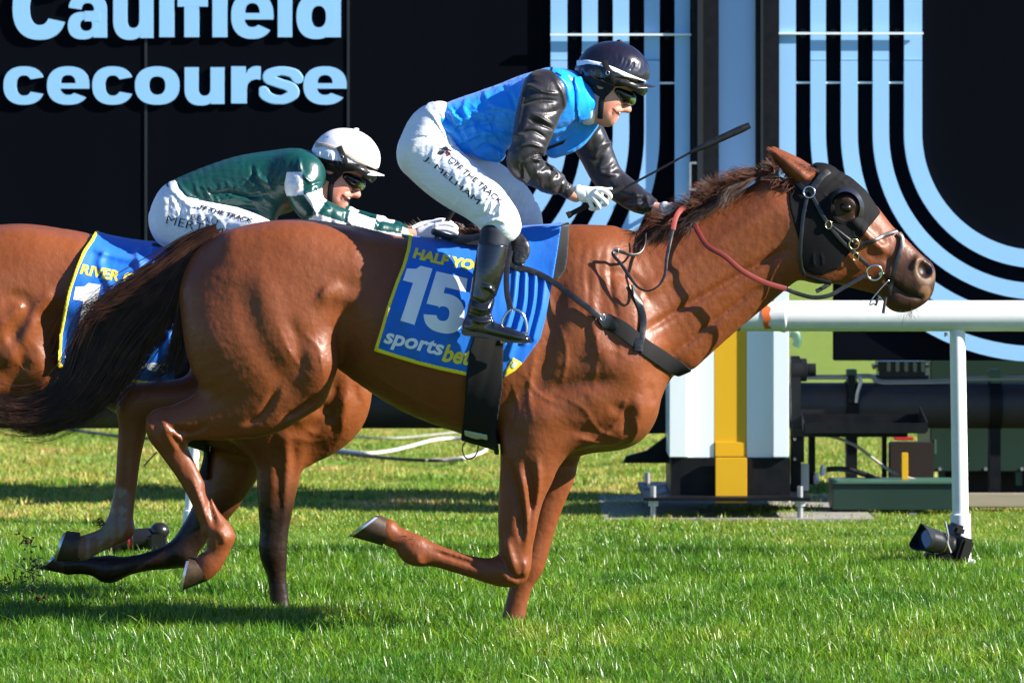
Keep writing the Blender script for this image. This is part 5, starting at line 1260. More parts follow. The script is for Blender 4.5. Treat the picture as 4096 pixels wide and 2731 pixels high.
def rider_headgear(v, Yc, body, par, dx, dy, rot, mats, op=0.0, HS=1.0, hx=0):
    shellm, bandm, peakm = mats
    def t(x, y): return (x+dx, y+dy)
    cx, cy = 1010+dx+hx, 735+dy
    def R(x, y):                                                              # helmet frame turned by rot about its centre
        a = math.radians(rot); u, w = (x-1010)*HS, (y-735)*HS
        return (cx+u*math.cos(a)-w*math.sin(a), cy+u*math.sin(a)+w*math.cos(a))
    def SP(x, y): return v(*R(x, y))
    f = box_of(v, cx-720, cy-620, cx+860, cy+520, Yc-.17, Yc+.17, .004, Yc)
    f.ball(*SP(1015, 735), 0, 146*HS, 118*HS, 112, rot=rot+10, k=0)
    f.ball(*SP(800, 790), 0, 96*HS, 66*HS, 100, rot=rot+20, k=.02)
    for s in (-1, 1): f.ball(*SP(900, 830), s*.03, 110*HS, 50*HS, 82, rot=rot+8, k=.02)
    # cloth cover seams and gathers
    for pl in ([(1110, 255), (980, 380), (880, 560)], [(1110, 255), (900, 300), (640, 440)], [(1110, 255), (1330, 350), (1560, 640)]):
        f.stroke([SP(*p) for p in pl], 2.2, .0022, side=0, Yp=Yc-.1, yr=(-9, 9), taper=False)
    r = np.random.default_rng(int(abs(dx))+5)
    for q in range(16):
        x = 900+38*q+r.normal()*10; y0 = 575+.33*(x-900)+r.normal()*14
        f.stroke([SP(x-30, y0+20), SP(x+20, y0-40), SP(x+40, y0-100-r.random()*60)], 4, -.0035+.002*r.random(), side=0, Yp=Yc-.1, yr=(-9, 9))
    for q in range(22):
        x = 470+24*q; y0 = 700+.1*(x-470)
        f.stroke([SP(x, y0), SP(x+8, y0+90), SP(x-4, y0+150)], 3.2, .0028*r.choice([-1, 1]), side=0, Yp=Yc-.1, yr=(-9, 9))
    rim = [SP(*p) for p in ((420, 200), (1700, 200), (1640, 900), (1500, 880), (1250, 860), (1000, 860), (880, 870), (760, 880), (600, 900), (480, 850), (380, 700))]
    hs = shell(f, rim, 0.0, h=.004, Yp=Yc, yr=(Yc-.16, Yc+.16))
    helm = field_object(hs, "helmet", shellm, par, it=1)
    bandp = [SP(*p) for p in ((430, 560), (620, 560), (850, 610), (1050, 690), (1250, 780), (1500, 880), (1620, 930), (1420, 880), (1180, 830), (1000, 740), (800, 655), (600, 625), (430, 660))]
    field_object(shell(f, bandp, .003, h=.0035, Yp=Yc-.1, yr=(Yc-.16, Yc+.16)), "helmet_band", bandm, helm, it=1)
    m = MB(); bm = bmesh.new(); bmesh.ops.create_uvsphere(bm, u_segments=14, v_segments=8, radius=.013)
    bmesh.ops.scale(bm, verts=bm.verts, vec=(1, 1, .5)); bmesh.ops.translate(bm, verts=bm.verts, vec=W(*SP(1110, 262), Yc)); m.bm(bm); m.build("button", peakm, helm, smooth=True)
    # peak: a curved visor
    V, Fq = [], []; nu, nv_ = 20, 7
    for layer in (0, 1):
        for i in range(nu+1):
            a = (i/nu-.5)*2.5
            for j in range(nv_+1):
                u = j/nv_
                rx = 1350+u*345*math.cos(a)**.8 if math.cos(a) > 0 else 1350
                dd = math.sin(a)*.098*(1+.02*u)
                x = 1130+(rx-1130)*max(.0, math.cos(a))**.6; y = 850+(x-1130)*.20 + u*22 + (1-math.cos(a)**2)*105*u**.7 + layer*14
                sx, sy = SP(x, y); V.append(W(sx, sy, Yc+dd))
    m_ = (nu+1)*(nv_+1)
    for layer in (0, 1):
        for i in range(nu):
            for j in range(nv_):
                q = layer*m_+i*(nv_+1)+j; fc = (q, q+1, q+nv_+2, q+nv_+1); Fq.append(fc if layer else fc[::-1])
    for i in range(nu): q = i*(nv_+1)+nv_; Fq.append((q, q+nv_+1, q+nv_+1+m_, q+m_))
    mb = MB(); mb.add(V, Fq); mb.build("peak", peakm, helm, auto=50)
    # chin strap and ear piece
    A = [SP(860, 590), SP(930, 720), SP(1000, 860), v(*t(990, 980)), v(*t(905, 1080)), v(*t(835, 1160)), v(*t(812, 1330)), v(*t(800, 1500))]
    g = Field(body.lo, body.lo+np.array(body.F.shape)*body.h, body.h, Yc); g.F = np.minimum(body.F, np.float32(9))
    # union of head and helmet so that the strap rides over both
    G3 = np.stack(np.meshgrid(*g.ax, indexing='ij'), -1)
    lo, hi = f.lo, f.lo+(np.array(f.F.shape)-1)*f.h; s3 = g.win(lo+.01, hi-.01)
    g.F[s3] = np.minimum(g.F[s3], f.sample(G3[s3]))
    strap(g, A, 22, M_webbing, "chin_strap", par, off=.003, thick=.003, y1=Yc, sub=5)
    cap = [SP(440, 800), SP(700, 840), SP(1010, 845), SP(1260, 885), v(*t(1200, 985)), v(*t(1050, 985)), v(*t(985, 1020)), v(*t(880, 1130)), v(*t(800, 1160)), v(*t(700, 1090)), v(*t(620, 980)), v(*t(520, 900))]  # cap round the ear; its black forehead part stands in for goggle shade
    hole = [v(*t(815+86*math.cos(q), 940+92*math.sin(q))) for q in np.linspace(0, 6.283, 20)[:-1]]
    field_object(shell(g, cap, .0035, h=.0035, Yp=Yc-.08, yr=(Yc-.16, Yc+.16), poly_minus=hole), "skull_cap_brow_shade", M_webbing, helm, it=1)
    C = W(*SP(920, 765), 0); Pt, Nn, _ = g.hit(*SP(922, 768), off=.006, y1=Yc)
    MB().torus(Pt[0], .0085, .0018, ax=-Nn[0], n=16, m=6, sx=.8).build("strap_buckle", M_steel, par, smooth=True)
    # goggles: dark wrap lens, green front, spare pair pushed up under the peak
    e = box_of(v, 900+dx, 850+dy, 1480+dx, 1420+dy, Yc-.13, Yc+.13, .0035, Yc)
    bl(e, v, 1140+dx, 1110+dy, 0, 230, 165, 290, rot=33, k=0)
    bl(e, v, 1075+dx, 1060+dy, 0, 130, 100, 318, rot=33, k=.01)
    go = field_object(e, "goggles", M_lens, par, it=1)
    e = box_of(v, 1100+dx, 900+dy, 1520+dx, 1420+dy, Yc-.1, Yc+.1, .0035, Yc)
    bl(e, v, 1250+dx, 1170+dy, 0, 140, 112, 215, rot=40, k=0)
    field_object(e, "lens", M_lensgreen, go, it=1)
    Cb = []
    strap(g, [v(*t(700, 900)), v(*t(860, 950)), v(*t(1000, 1010))], 30, M_webbing, "strap", go, off=.004, thick=.003, y1=Yc, sub=4)
    e = box_of(v, 1000+dx, 820+dy, 1650+dx, 1300+dy, Yc-.16, Yc+.16, .0035, Yc)
    e.sweep([(*SP(1120, 905), -.108, 10, 8), (*SP(1300, 965), -.095, 14, 10), (*SP(1450, 1040), -.055, 17, 10), (*SP(1505, 1075), 0, 17, 10), (*SP(1450, 1040), .055, 17, 10), (*SP(1300, 965), .095, 14, 10)], k=0)
    field_object(e, "spare_goggles", M_plasticblk, par, it=1)
    return helm, g

def teeth(v, dx, dy, Yc, par, op):
    f = box_of(v, 960+dx, 1320+dy, 1200+dx, 1560+dy, Yc-.05, Yc+.05, .003, Yc)
    sw(f, v, [(1035+dx, 1372+dy+op*5, -.037, 12, 10), (1075+dx, 1392+dy+op*5, -.033, 17, 12), (1112+dx, 1408+dy+op*5, -.022, 17, 12), (1130+dx, 1414+dy, 0, 17, 12), (1112+dx, 1408+dy, .022, 17, 12)], k=0)
    field_object(f, "teeth", M_teeth, par, it=0)

def glove(name, v, chains, palm, Yc, par, dyb, cuff=None, mat=None):
    xs = [p[0] for c in chains+[palm] for p in c]; ys = [p[1] for c in chains+[palm] for p in c]
    f = box_of(v, min(xs)-140, min(ys)-140, max(xs)+140, max(ys)+140, Yc+dyb-.12, Yc+dyb+.12, .0035, Yc)
    sw(f, v, [(x, y, dyb+d, r, w) for x, y, d, r, w in palm], k=.012)
    for c in chains: sw(f, v, [(x, y, dyb+d, r) for x, y, d, r in c], k=.006, sub=5)
    if cuff:
        for a in cuff: f.stroke([v(*p) for p in a], 2.2, -.003, side=0, Yp=Yc+dyb, yr=(-9, 9), taper=False)
    return field_object(f, name, mat or M_glove, par, it=1)

# ================= leading rider
t1 = time.time()
R1Y = 0.0
rider1 = thing("person", W(*P(1130, 545), R1Y), "rider in sky blue silks with black sleeves and black helmet on the leading horse", "person", "riders in racing silks")
bd = box_of(J1, 60, 60, 2150, 2560, -.46, .46, .0055, 0)
rider_head(bd, K1, 0)
sw(bd, J1, [(1440, 470, 0, 95), (1340, 510, 0, 130, 180), (1130, 580, 0, 190, 240), (900, 650, 0, 190, 210), (640, 710, 0, 150, 180), (420, 760, 0, 100, 150)], k=.03)
sw(bd, J1, [(1190, 470, -.17, 90), (1070, 840, -.25, 75), (1040, 950, -.25, 66), (1180, 1045, -.21, 58), (1330, 1160, -.155, 44), (1400, 1195, -.145, 42)], k=.03)
sw(bd, J1, [(1440, 690, .14, 90), (1530, 880, .18, 75), (1620, 1060, .18, 66), (1780, 1190, .14, 55), (1930, 1270, .07, 46), (2010, 1290, .05, 44)], k=.03)
for s in (-1, 1):
    o = 0 if s < 0 else 90
    sw(bd, J1, [(390+o*.3, 830, s*.08, 110), (575+o, 1090-o*.5, s*.20, 120), (850+o*1.2, 1350, s*.30, 85), (850+o*.6, 1450, s*.335, 70), (800+o*.5, 1700, s*.36, 60), (735+o*.5, 1950, s*.37, 44), (720+o*.5, 2090, s*.375, 36), (850+o*.5, 2130, s*.378, 30), (960+o*.5, 2165, s*.38, 22)], k=.03)
ones = lambda V: np.ones((len(V), 3), np.float32)
def facetint(v, lip, cheek, nose, mouth):
    def fn(V):
        Z = CAMD+V[:, 1]; sx = 2048+V[:, 0]*FPX/Z; sy = HOR+(CAMH-V[:, 2])*FPX/Z; T = np.ones((len(V), 3))
        for (x, y), r, c in ((lip, 16, (.72, .45, .45)), (cheek, 40, (1.0, .80, .78)), (nose, 20, (1.02, .80, .76))):
            q = v(x, y); m = smoothstep(r, r*.3, np.hypot(sx-q[0], sy-q[1]))[:, None]; T = T*(1-m)+np.array(c)*m
        for a, b, w in mouth:
            d, _ = seg2d(sx, sy, v(*a), v(*b)); m = smoothstep(w, w*.5, d)[:, None]; T = T*(1-m)+np.array([.12, .07, .08])*m
        return T
    return fn
field_object(bd, "body", M_skin, rider1, it=1, tint=facetint(K1, (1095, 1420), (970, 1330), (1270, 1370), [((1005, 1345), (1060, 1400), 5), ((1060, 1400), (1125, 1432), 7)]))
rider_headgear(K1, 0.0, bd, rider1, 0, 0, 0, (M_helmblack, M_band, M_plasticblk))
teeth(K1, 0, 0, 0.0, rider1, 0)
# jacket
jk = box_of(J1, 360, 230, 1620, 1040, -.36, .36, .0055, 0)
sw(jk, J1, [(470, 690, 0, 120, 250), (600, 690, 0, 175, 265), (780, 665, 0, 210, 280), (950, 630, 0, 235, 310), (1120, 580, 0, 250, 345), (1270, 525, 0, 225, 330), (1370, 500, 0, 160, 220)], k=0, cap1=80)
sw(jk, J1, [(1370, 470, 0, 110, 190), (1440, 500, 0, 105, 160), (1480, 560, 0, 110, 160)], k=.03, cap1=30)           # collar
for s in (-1, 1):
    bl(jk, J1, 1215, 450, s*.15, 170, 150, 120, rot=-15, k=.05)
    sw(jk, J1, [(640, 820, s*.10, 75, 60), (760, 860, s*.12, 85, 60), (860, 900, s*.12, 62, 50)], k=.06)                # loose hem
sw(jk, J1, [(1430, 650, .10, 140, 130), (1350, 760, .08, 130, 120), (1250, 860, .06, 70, 90)], k=.06)
for pl, w, a in (([(470, 640), (560, 700), (620, 800), (600, 850)], 14, -.009), ([(500, 560), (560, 640), (650, 690)], 13, .008), ([(640, 500), (620, 600), (690, 690), (700, 800)], 18, .009),
                 ([(540, 760), (640, 700), (800, 680), (950, 700)], 14, -.007), ([(560, 850), (700, 770), (880, 760), (960, 800)], 16, .009), ([(760, 450), (800, 540), (930, 600)], 18, .008),
                 ([(700, 880), (800, 830), (930, 900)], 10, -.010), ([(880, 420), (950, 500), (980, 600)], 16, -.007), ([(1260, 330), (1330, 420), (1360, 560)], 14, .008), ([(1320, 330), (1390, 430), (1400, 600)], 10, -.006),
                 ([(1250, 740), (1350, 700), (1440, 640)], 10, -.007), ([(1220, 830), (1340, 780), (1460, 700)], 10, .007), ([(450, 600), (520, 620), (640, 600)], 8, -.006),
                 ([(660, 830), (690, 900), (760, 930)], 10, .010), ([(600, 620), (760, 600), (900, 560)], 12, .006), ([(700, 720), (820, 770), (900, 860)], 9, .006)):
    sk(jk, J1, pl, w, a, yr=(-9, 9), side=0)
folds(jk, J1, [(480, 680), (700, 670), (950, 640)], 110, 26, .0035, 21, ang=(20, 100), width=8)
jkf1 = jk
jacket = field_object(jk, "jacket", M_satinblue, rider1, it=1)
# collar band, standing
sw(jk, J1, [(1400, 420, 0, 120, 165), (1435, 560, 0, 105, 165), (1430, 640, 0, 80, 140)], k=.02)
cl = shell(jk, [J1(1385, 360), J1(1440, 360), J1(1500, 560), J1(1510, 650), J1(1420, 680), J1(1400, 560)], .006, h=.004, Yp=-.1)
field_object(cl, "collar", M_satinblue, jacket, it=1)
sf = box_of(J1, 1400, 330, 1600, 740, -.2, .2, .004, 0)
sw(sf, J1, [(1455, 430, 0, 100, 135), (1480, 560, 0, 92, 140), (1490, 640, 0, 72, 120)], k=0, cap0=20, cap1=20)
field_object(sf, "neck_scarf", M_satinwhite, rider1, it=1)
def sleeve(nodes, half, sd, par, seed, v=J1, Yc=0.0, mat=None, extra=None, h=.0045, tint=None, nf=15, amp=.0085):
    xs = [n[0] for n in nodes]; ys = [n[1] for n in nodes]; ds = [n[2] for n in nodes]
    f = box_of(v, min(xs)-230, min(ys)-230, max(xs)+160, max(ys)+200, Yc+min(ds)-.14, Yc+max(ds)+.14, h, Yc)
    sw(f, v, nodes, k=0, sub=5)
    if extra: extra(f)
    folds(f, v, [(n[0], n[1]) for n in nodes], half, nf, amp, seed, ang=(35, 80), width=15, yr=(-9, 9), Yp=Yc+ds[len(ds)//2])
    # gathered cuff
    a, b = np.array(nodes[-2][:2]), np.array(nodes[-1][:2]); d = (b-a)/np.linalg.norm(b-a); nr = np.array([-d[1], d[0]])
    for q in np.linspace(-1.2, 1.2, 9): sk(f, v, [b-d*60+nr*q*58, b-d*10+nr*q*46], 5, -.005, side=0, yr=(-9, 9), Yp=Yc+ds[-1], taper=False)
    return field_object(f, "sleeve", mat or M_satinblack, par, it=1, tint=tint)
def ex1(f):
    bl(f, J1, 1200, 455, -.17, 150, 130, 95, rot=35, k=.03)
    for pl, w, a in (([(1010, 520), (1060, 420), (1180, 470), (1280, 480)], 9, .010), ([(1240, 360), (1310, 480), (1330, 600)], 12, .007), ([(1070, 650), (1150, 690), (1250, 730)], 10, -.013), ([(1090, 620), (1160, 650), (1240, 700)], 7, .010),
                     ([(1000, 760), (1100, 740), (1190, 790)], 10, -.010), ([(990, 860), (1080, 830), (1180, 860)], 9, .011), ([(1030, 950), (1140, 900), (1200, 980)], 10, -.012), ([(1080, 930), (1200, 960), (1290, 1050)], 8, .010), ([(1040, 440), (1010, 600), (980, 760)], 14, .007)):
        sk(f, J1, pl, w, a, side=0, yr=(-9, 9), Yp=-.2)
sleeve([(1190, 470, -.165, 158, 140), (1130, 640, -.21, 150, 125), (1075, 840, -.25, 122, 112), (1030, 960, -.255, 112, 105), (1150, 1045, -.22, 100), (1260, 1105, -.18, 84), (1335, 1155, -.155, 56)], 120, -1, jacket, 31, extra=ex1)
sleeve([(1430, 680, .13, 140), (1530, 870, .18, 122), (1625, 1060, .185, 108), (1770, 1180, .14, 98), (1860, 1235, .10, 84), (1925, 1270, .075, 56)], 105, 1, jacket, 32)
# breeches
br = box_of(J1, 100, 480, 1230, 1520, -.42, .42, .0055, 0)
sw(br, J1, [(450, 640, 0, 110, 230), (390, 730, 0, 165, 270), (340, 870, 0, 185, 290)], k=0)
nearl = [(340, 890, -.09, 196, 165), (450, 1000, -.14, 192, 160), (575, 1100, -.20, 186, 155), (735, 1215, -.26, 165, 140), (860, 1345, -.305, 142, 125), (900, 1410, -.325, 124, 112)]
sw(br, J1, nearl, k=.04, sub=5)
sw(br, J1, [(400, 890, .10, 190, 160), (560, 980, .17, 180, 150), (760, 1090, .23, 168, 145), (920, 1200, .28, 156, 130), (1030, 1330, .31, 130, 115), (1060, 1430, .325, 112, 105)], k=.04, sub=5)
for pl, w, a in (([(300, 640), (240, 760), (175, 900)], 7, -.004), ([(430, 600), (480, 700), (520, 820), (560, 880)], 9, -.006), ([(220, 800), (330, 780), (450, 800)], 7, -.005), ([(500, 900), (560, 950), (640, 960)], 9, -.006),
                 ([(640, 960), (760, 1060), (900, 1180), (960, 1300)], 10, -.006), ([(760, 1300), (840, 1320), (900, 1290)], 10, .010), ([(740, 1390), (840, 1360), (930, 1380)], 9, .010), ([(700, 1350), (800, 1310), (880, 1250)], 9, -.010), ([(300, 1080), (450, 1190), (620, 1290)], 7, .003)):
    sk(br, J1, pl, w, a, side=0, yr=(-9, 9), Yp=-.2)
folds(br, J1, [(330, 800), (480, 1000), (640, 1120), (820, 1290)], 120, 40, .0028, 41, ang=(35, 80), width=8, yr=(-9, 9))
folds(br, J1, [(760, 1240), (860, 1350)], 100, 16, .006, 42, ang=(40, 90), width=9, yr=(-9, 9))
folds(br, J1, [(900, 1180), (1060, 1380)], 100, 18, .006, 43, ang=(40, 90), width=9, yr=(0, 9))
brf1 = br
breeches1 = field_object(br, "breeches", M_breech, rider1, it=1)
field_object(shell(br, [J1(380, 520), J1(450, 560), J1(580, 830), J1(530, 850), J1(400, 640), J1(340, 580)], .004, h=.004, Yp=-.12), "waistband", M_breech, breeches1, it=1)
# boots
def boot(s, par, Yc=0.0, o=(0, 0), dyo=0.0, sc=1.0, v=MD):
    D = lambda x: s*(x+dyo); t = lambda x, y: (v(x, y)[0]*0+o[0]+sc*v(x, y)[0], o[1]+sc*v(x, y)[1]); k = .6058*sc
    a = [t(640, -20), t(1300, 960)]; p0, p1 = W(a[0][0], a[1][1], Yc), W(a[1][0], a[0][1], Yc)
    f = Field((p0[0], min(Yc+D(.27), Yc+D(.47)), p0[2]), (p1[0], max(Yc+D(.27), Yc+D(.47)), p1[2]), .0045, Yc)
    S = lambda L: [(*t(x, y), D(d), hh*k, hw*k) for x, y, d, hh, hw in L]
    f.sweep(S([(962, 130, .335, 102, 95), (945, 230, .345, 104, 96), (915, 380, .36, 100, 92), (885, 520, .365, 88, 82), (862, 620, .37, 82, 76), (842, 710, .375, 84, 70), (832, 750, .375, 88, 62)]), k=0, sub=5, cap0=10)
    f.sweep(S([(800, 762, .375, 50, 58), (900, 770, .375, 58, 58), (1010, 795, .378, 52, 60), (1100, 820, .38, 42, 62), (1160, 835, .38, 30, 48)]), k=.02, sub=4)
    for pl, w, am in (([(790, 560), (880, 600), (950, 560)], 12, -.010), ([(780, 610), (880, 640), (940, 620)], 10, .009), ([(770, 660), (860, 690), (930, 660)], 12, -.009), ([(870, 480), (930, 500), (960, 540)], 10, .008), ([(790, 700), (880, 720), (950, 700)], 9, .007), ([(960, 760), (940, 700), (920, 660)], 9, .006), ([(1050, 470), (1000, 560), (930, 560)], 9, -.005)):
        f.stroke([t(*p) for p in pl], w*k, am, side=0, yr=(-9, 9), Yp=Yc+D(.36))
    bo = field_object(shell(f, [t(640, 200), t(820, 200), t(1000, 215), t(1100, 230), t(1250, 500), t(1290, 960), t(640, 960)], 0, h=.0045, Yp=Yc+D(.36)), "boot", M_boot, par, it=1)
    field_object(shell(f, [t(700, -15), t(1250, -15), t(1200, 240), t(1000, 222), t(820, 206), t(700, 200)], -.002, h=.0045, Yp=Yc+D(.36)), "boot_gaiter", M_bootelastic, bo, it=1)
    sl_ = [t(735, 770), t(760, 765), t(900, 800), t(1050, 835), t(1190, 840), t(1200, 858), t(1040, 858), t(900, 822), t(760, 812), t(738, 800)]
    m = MB(); w3 = [W(x, y, Yc+D(.375)) for x, y in sl_]; m.prism([(q[0], q[2]) for q in w3], Yc+D(.375)-.036, Yc+D(.375)+.036); m.build("sole", M_leather, bo)
    return bo
boot(-1, rider1); boot(1, rider1, o=(40, -5))
# hands
glove("glove", NK, [[(560, 185, -.030, 30), (660, 195, -.036, 29), (725, 250, -.030, 27), (700, 300, -.012, 25)], [(540, 225, -.034, 30), (630, 285, -.040, 29), (680, 340, -.030, 26), (640, 362, -.012, 24)],
                    [(510, 265, -.032, 30), (570, 345, -.038, 28), (590, 395, -.026, 25), (550, 400, -.010, 23)], [(460, 285, -.026, 28), (495, 365, -.030, 27), (515, 410, -.020, 24), (480, 405, -.008, 22)],
                    [(430, 190, .000, 32), (570, 165, .012, 28), (680, 175, .012, 24), (735, 165, .008, 20)]],
      [(330, 200, -.004, 88, 62), (420, 235, -.006, 100, 70), (520, 245, -.008, 98, 74), (580, 260, -.010, 78, 60)], 0.0, rider1, -.145, cuff=[[(375, 120), (430, 220), (425, 340)]])
glove("glove", NK, [[(1600, 385, -.028, 30), (1690, 370, -.026, 27), (1740, 400, -.010, 25), (1700, 430, .006, 23)], [(1600, 420, -.030, 30), (1700, 415, -.030, 27), (1770, 425, -.012, 25), (1730, 460, .006, 23)],
                    [(1590, 455, -.026, 29), (1690, 455, -.026, 26), (1760, 470, -.010, 24), (1720, 500, .006, 22)], [(1570, 480, -.016, 27), (1640, 495, -.018, 24), (1700, 510, -.006, 22), (1670, 520, .004, 20)],
                    [(1520, 370, .006, 30), (1640, 352, .012, 26), (1730, 365, .008, 22), (1750, 380, .004, 19)]],
      [(1370, 410, 0, 92, 66), (1450, 415, 0, 90, 66), (1550, 425, -.004, 84, 66), (1620, 430, -.006, 64, 52)], 0.0, rider1, .045, cuff=[[(1415, 330), (1420, 500)], [(1435, 330), (1440, 500)], [(1455, 340), (1460, 500)]])
# whip
def whip(name, a, mid, b, label, Yc, d0, d1, handle=True):
    o = thing(name, W(*a, Yc+d0), label, "whip", "racing whips")
    A, M_, B = np.array(W(*a, Yc+d0)), np.array(W(*mid, Yc+(d0*.6+d1*.4))), np.array(W(*b, Yc+d1)); D = (M_-A)/np.linalg.norm(M_-A)
    L = np.linalg.norm(M_-A); grip = .245
    MB().tube([A, A+D*.012, A+D*.02, A+D*grip, A+D*(grip+.01)], [.0135, .0135, .0105, .0100, .006], 12).build("grip", M_webbing, o, auto=40)
    n = 40; pts_, rs = [], []
    for i in range(n+1):
        t = i/n; p = A+(M_-A)*t+(np.array([0, 0, -.006])*math.sin(math.pi*t)); 
        if np.linalg.norm(p-A) > grip-.01: pts_.append(p); rs.append(.0052-.0012*t+.0006*(i % 2))
    MB().tube(pts_, rs, 8).build("shaft", M_leather, o, auto=40)
    m = MB(); n = 8; pts_ = [M_+(B-M_)*t for t in np.linspace(-.04, 1, n)]; rs = [.006, .011, .0135, .0145, .015, .0155, .016, .013]
    m.tube(pts_, rs, 10); m.build("padded_flap", M_leather, o, auto=40)
    return o
whip("riding_whip", NK(205, 490), P(1590, 348), P(1722, 288), "long black whip with a padded end held out by the rider in sky blue", 0.0, -.155, -.14)
print("rider 1", time.time()-t1)
# ================= second rider
t1 = time.time()
R2Y = H2Y
rider2 = thing("person", W(*P(620, 560), R2Y), "rider in dark green silks with white checked sleeves and white helmet, crouched low behind", "person", "riders in racing silks")
DX, DY = K2(0, 0)[0]-K1(0, 0)[0], K2(0, 0)[1]-K1(0, 0)[1]
K3 = view(K2(0, 0)[0], K2(0, 0)[1], .25); KS[id(K3)] = .25
ox, oy = -130, -160
b_ = Field(tuple(W(*J2(90, 2200), R2Y)[i] if i != 1 else R2Y-.45 for i in range(3)), tuple(W(*J2(2330, 60), R2Y)[i] if i != 1 else R2Y+.45 for i in range(3)), .0055, R2Y)
rider_head(b_, K3, R2Y, ox, oy, op=.6)
sw(b_, J2, [(1290, 440, 0, 95), (1200, 435, 0, 95, 150), (1020, 475, 0, 125, 180), (820, 515, 0, 130, 170), (580, 550, 0, 110, 150), (380, 590, 0, 100, 150)], k=.02)
sw(b_, J2, [(1210, 410, -.17, 85), (1230, 580, -.22, 70), (1340, 690, -.2, 60), (1560, 755, -.15, 48), (1790, 805, -.1, 40), (1960, 825, -.08, 40)], k=.03)
sw(b_, J2, [(1290, 480, .15, 70), (1385, 655, .2, 52), (1545, 718, .18, 46), (1730, 762, .12, 42), (1900, 800, .08, 40), (1980, 815, .07, 40)], k=.03)
for s in (-1, 1):
    sw(b_, J2, [(345, 720, s*.09, 130), (560, 750, s*.17, 115), (800, 800, s*.24, 95), (960, 850, s*.3, 76), (960, 900, s*.32, 66), (860, 1150, s*.35, 60), (770, 1380, s*.36, 46), (900, 1480, s*.37, 36), (1050, 1500, s*.37, 22)], k=.03)
field_object(b_, "body", M_skin, rider2, it=1, tint=facetint(K3, (1085+ox, 1450+oy), (970+ox, 1330+oy), (1265+ox, 1370+oy), [((1015+ox, 1365+oy), (1065+ox, 1425+oy), 8), ((1065+ox, 1425+oy), (1120+ox, 1445+oy), 12)]))
helm2, _ = rider_headgear(K3, R2Y, b_, rider2, ox, oy, 7, (M_helmwhite, M_bandgrey, M_helmwhite), op=.6, HS=.925, hx=70)
teeth(K3, ox, oy, R2Y, rider2, .6)
jk = box_of(J2, 240, 170, 1450, 840, R2Y-.36, R2Y+.36, .0055, R2Y)
sw(jk, J2, [(360, 565, 0, 118, 250), (560, 545, 0, 178, 265), (780, 505, 0, 212, 285), (980, 480, 0, 222, 310), (1150, 430, 0, 190, 320), (1260, 415, 0, 130, 220)], k=0, cap1=70)
for s in (-1, 1): bl(jk, J2, 1180, 400, s*.15, 150, 130, 110, rot=10, k=.05)
sw(jk, J2, [(600, 680, -.1, 80, 60), (800, 700, -.13, 110, 70), (960, 690, -.13, 90, 60)], k=.06)
for pl, w, a in (([(880, 370), (900, 440), (980, 500)], 12, .009), ([(520, 560), (700, 530), (820, 560), (960, 560)], 14, -.008), ([(540, 610), (720, 580), (900, 600)], 13, .009), ([(640, 640), (800, 640), (900, 660)], 12, -.008), ([(340, 460), (400, 540), (480, 600)], 10, .005), ([(1060, 330), (1020, 420), (980, 520)], 14, -.007), ([(840, 340), (870, 430), (930, 520)], 10, -.006), ([(560, 620), (580, 700), (640, 740)], 12, .009)):
    sk(jk, J2, pl, w, a, side=0, yr=(-9, 9), Yp=R2Y-.2)
folds(jk, J2, [(420, 560), (700, 540), (1000, 480)], 110, 30, .0035, 51, ang=(15, 70), width=8, yr=(-9, 9))
jacket2 = field_object(jk, "jacket", M_satingreen, rider2, it=1)
M_check = material("green_white_check_satin", (1, 1, 1), .30, .55, tintmul=True, bump=[(14, .4, .01), (40, .2, .003)])
def checks(cuts, near):
    """sewn green and white panels along the arm, alternating each side of the seam"""
    def fn(V):
        Z = CAMD+V[:, 1]; sx = 2048+V[:, 0]*FPX/Z; sy = HOR+(CAMH-V[:, 2])*FPX/Z; L = np.array([J2(*c) for c in cuts], float)
        best = np.full(len(V), 1e9); par = np.zeros(len(V)); side = np.zeros(len(V))
        for i in range(len(L)-1):
            d, t = seg2d(sx, sy, L[i], L[i+1]); m = d < best; best[m] = d[m]; par[m] = (i+t)[m]; e = L[i+1]-L[i]
            side[m] = ((sx-L[i][0])*e[1]-(sy-L[i][1])*e[0])[m]
        q = (np.floor(par).astype(int)+(side > 0)) % 2
        q = np.where((par < 1) & near, 0, q)
        return np.where(q[:, None] == 0, np.array([[.004, .055, .050]]), np.array([[.80, .80, .82]]))
    return fn
def ex2(f):
    bl(f, J2, 1200, 420, -.17, 130, 110, 85, rot=40, k=.03)
    for pl, w, a in (([(1170, 300), (1190, 400), (1260, 480)], 9, .010), ([(1280, 500), (1300, 580), (1380, 650)], 9, -.009), ([(1200, 520), (1260, 600), (1290, 700)], 10, .008), ([(1500, 720), (1560, 790), (1650, 790)], 8, .008)): sk(f, J2, pl, w, a, side=0, yr=(-9, 9), Yp=R2Y-.2)
sleeve([(1195, 400, -.165, 132, 115), (1200, 520, -.20, 122, 108), (1260, 640, -.205, 104, 95), (1390, 705, -.19, 90), (1560, 755, -.15, 76), (1740, 795, -.11, 62), (1830, 808, -.095, 56), (1890, 818, -.088, 44)], 90, -1, jacket2, 61, v=J2, Yc=R2Y, mat=M_check, extra=ex2, tint=checks([(1190, 250), (1190, 400), (1200, 555), (1290, 680), (1490, 745), (1670, 790), (1860, 815), (1930, 822)], True), nf=14, amp=.006)
sleeve([(1300, 470, .15, 105), (1390, 640, .20, 78), (1540, 712, .18, 68), (1720, 757, .12, 60), (1860, 794, .085, 52), (1910, 805, .08, 42)], 80, 1, jacket2, 62, v=J2, Yc=R2Y, mat=M_check, tint=checks([(1310, 430), (1400, 600), (1500, 660), (1560, 690), (1680, 735), (1800, 770), (1920, 805)], False), nf=12, amp=.006)
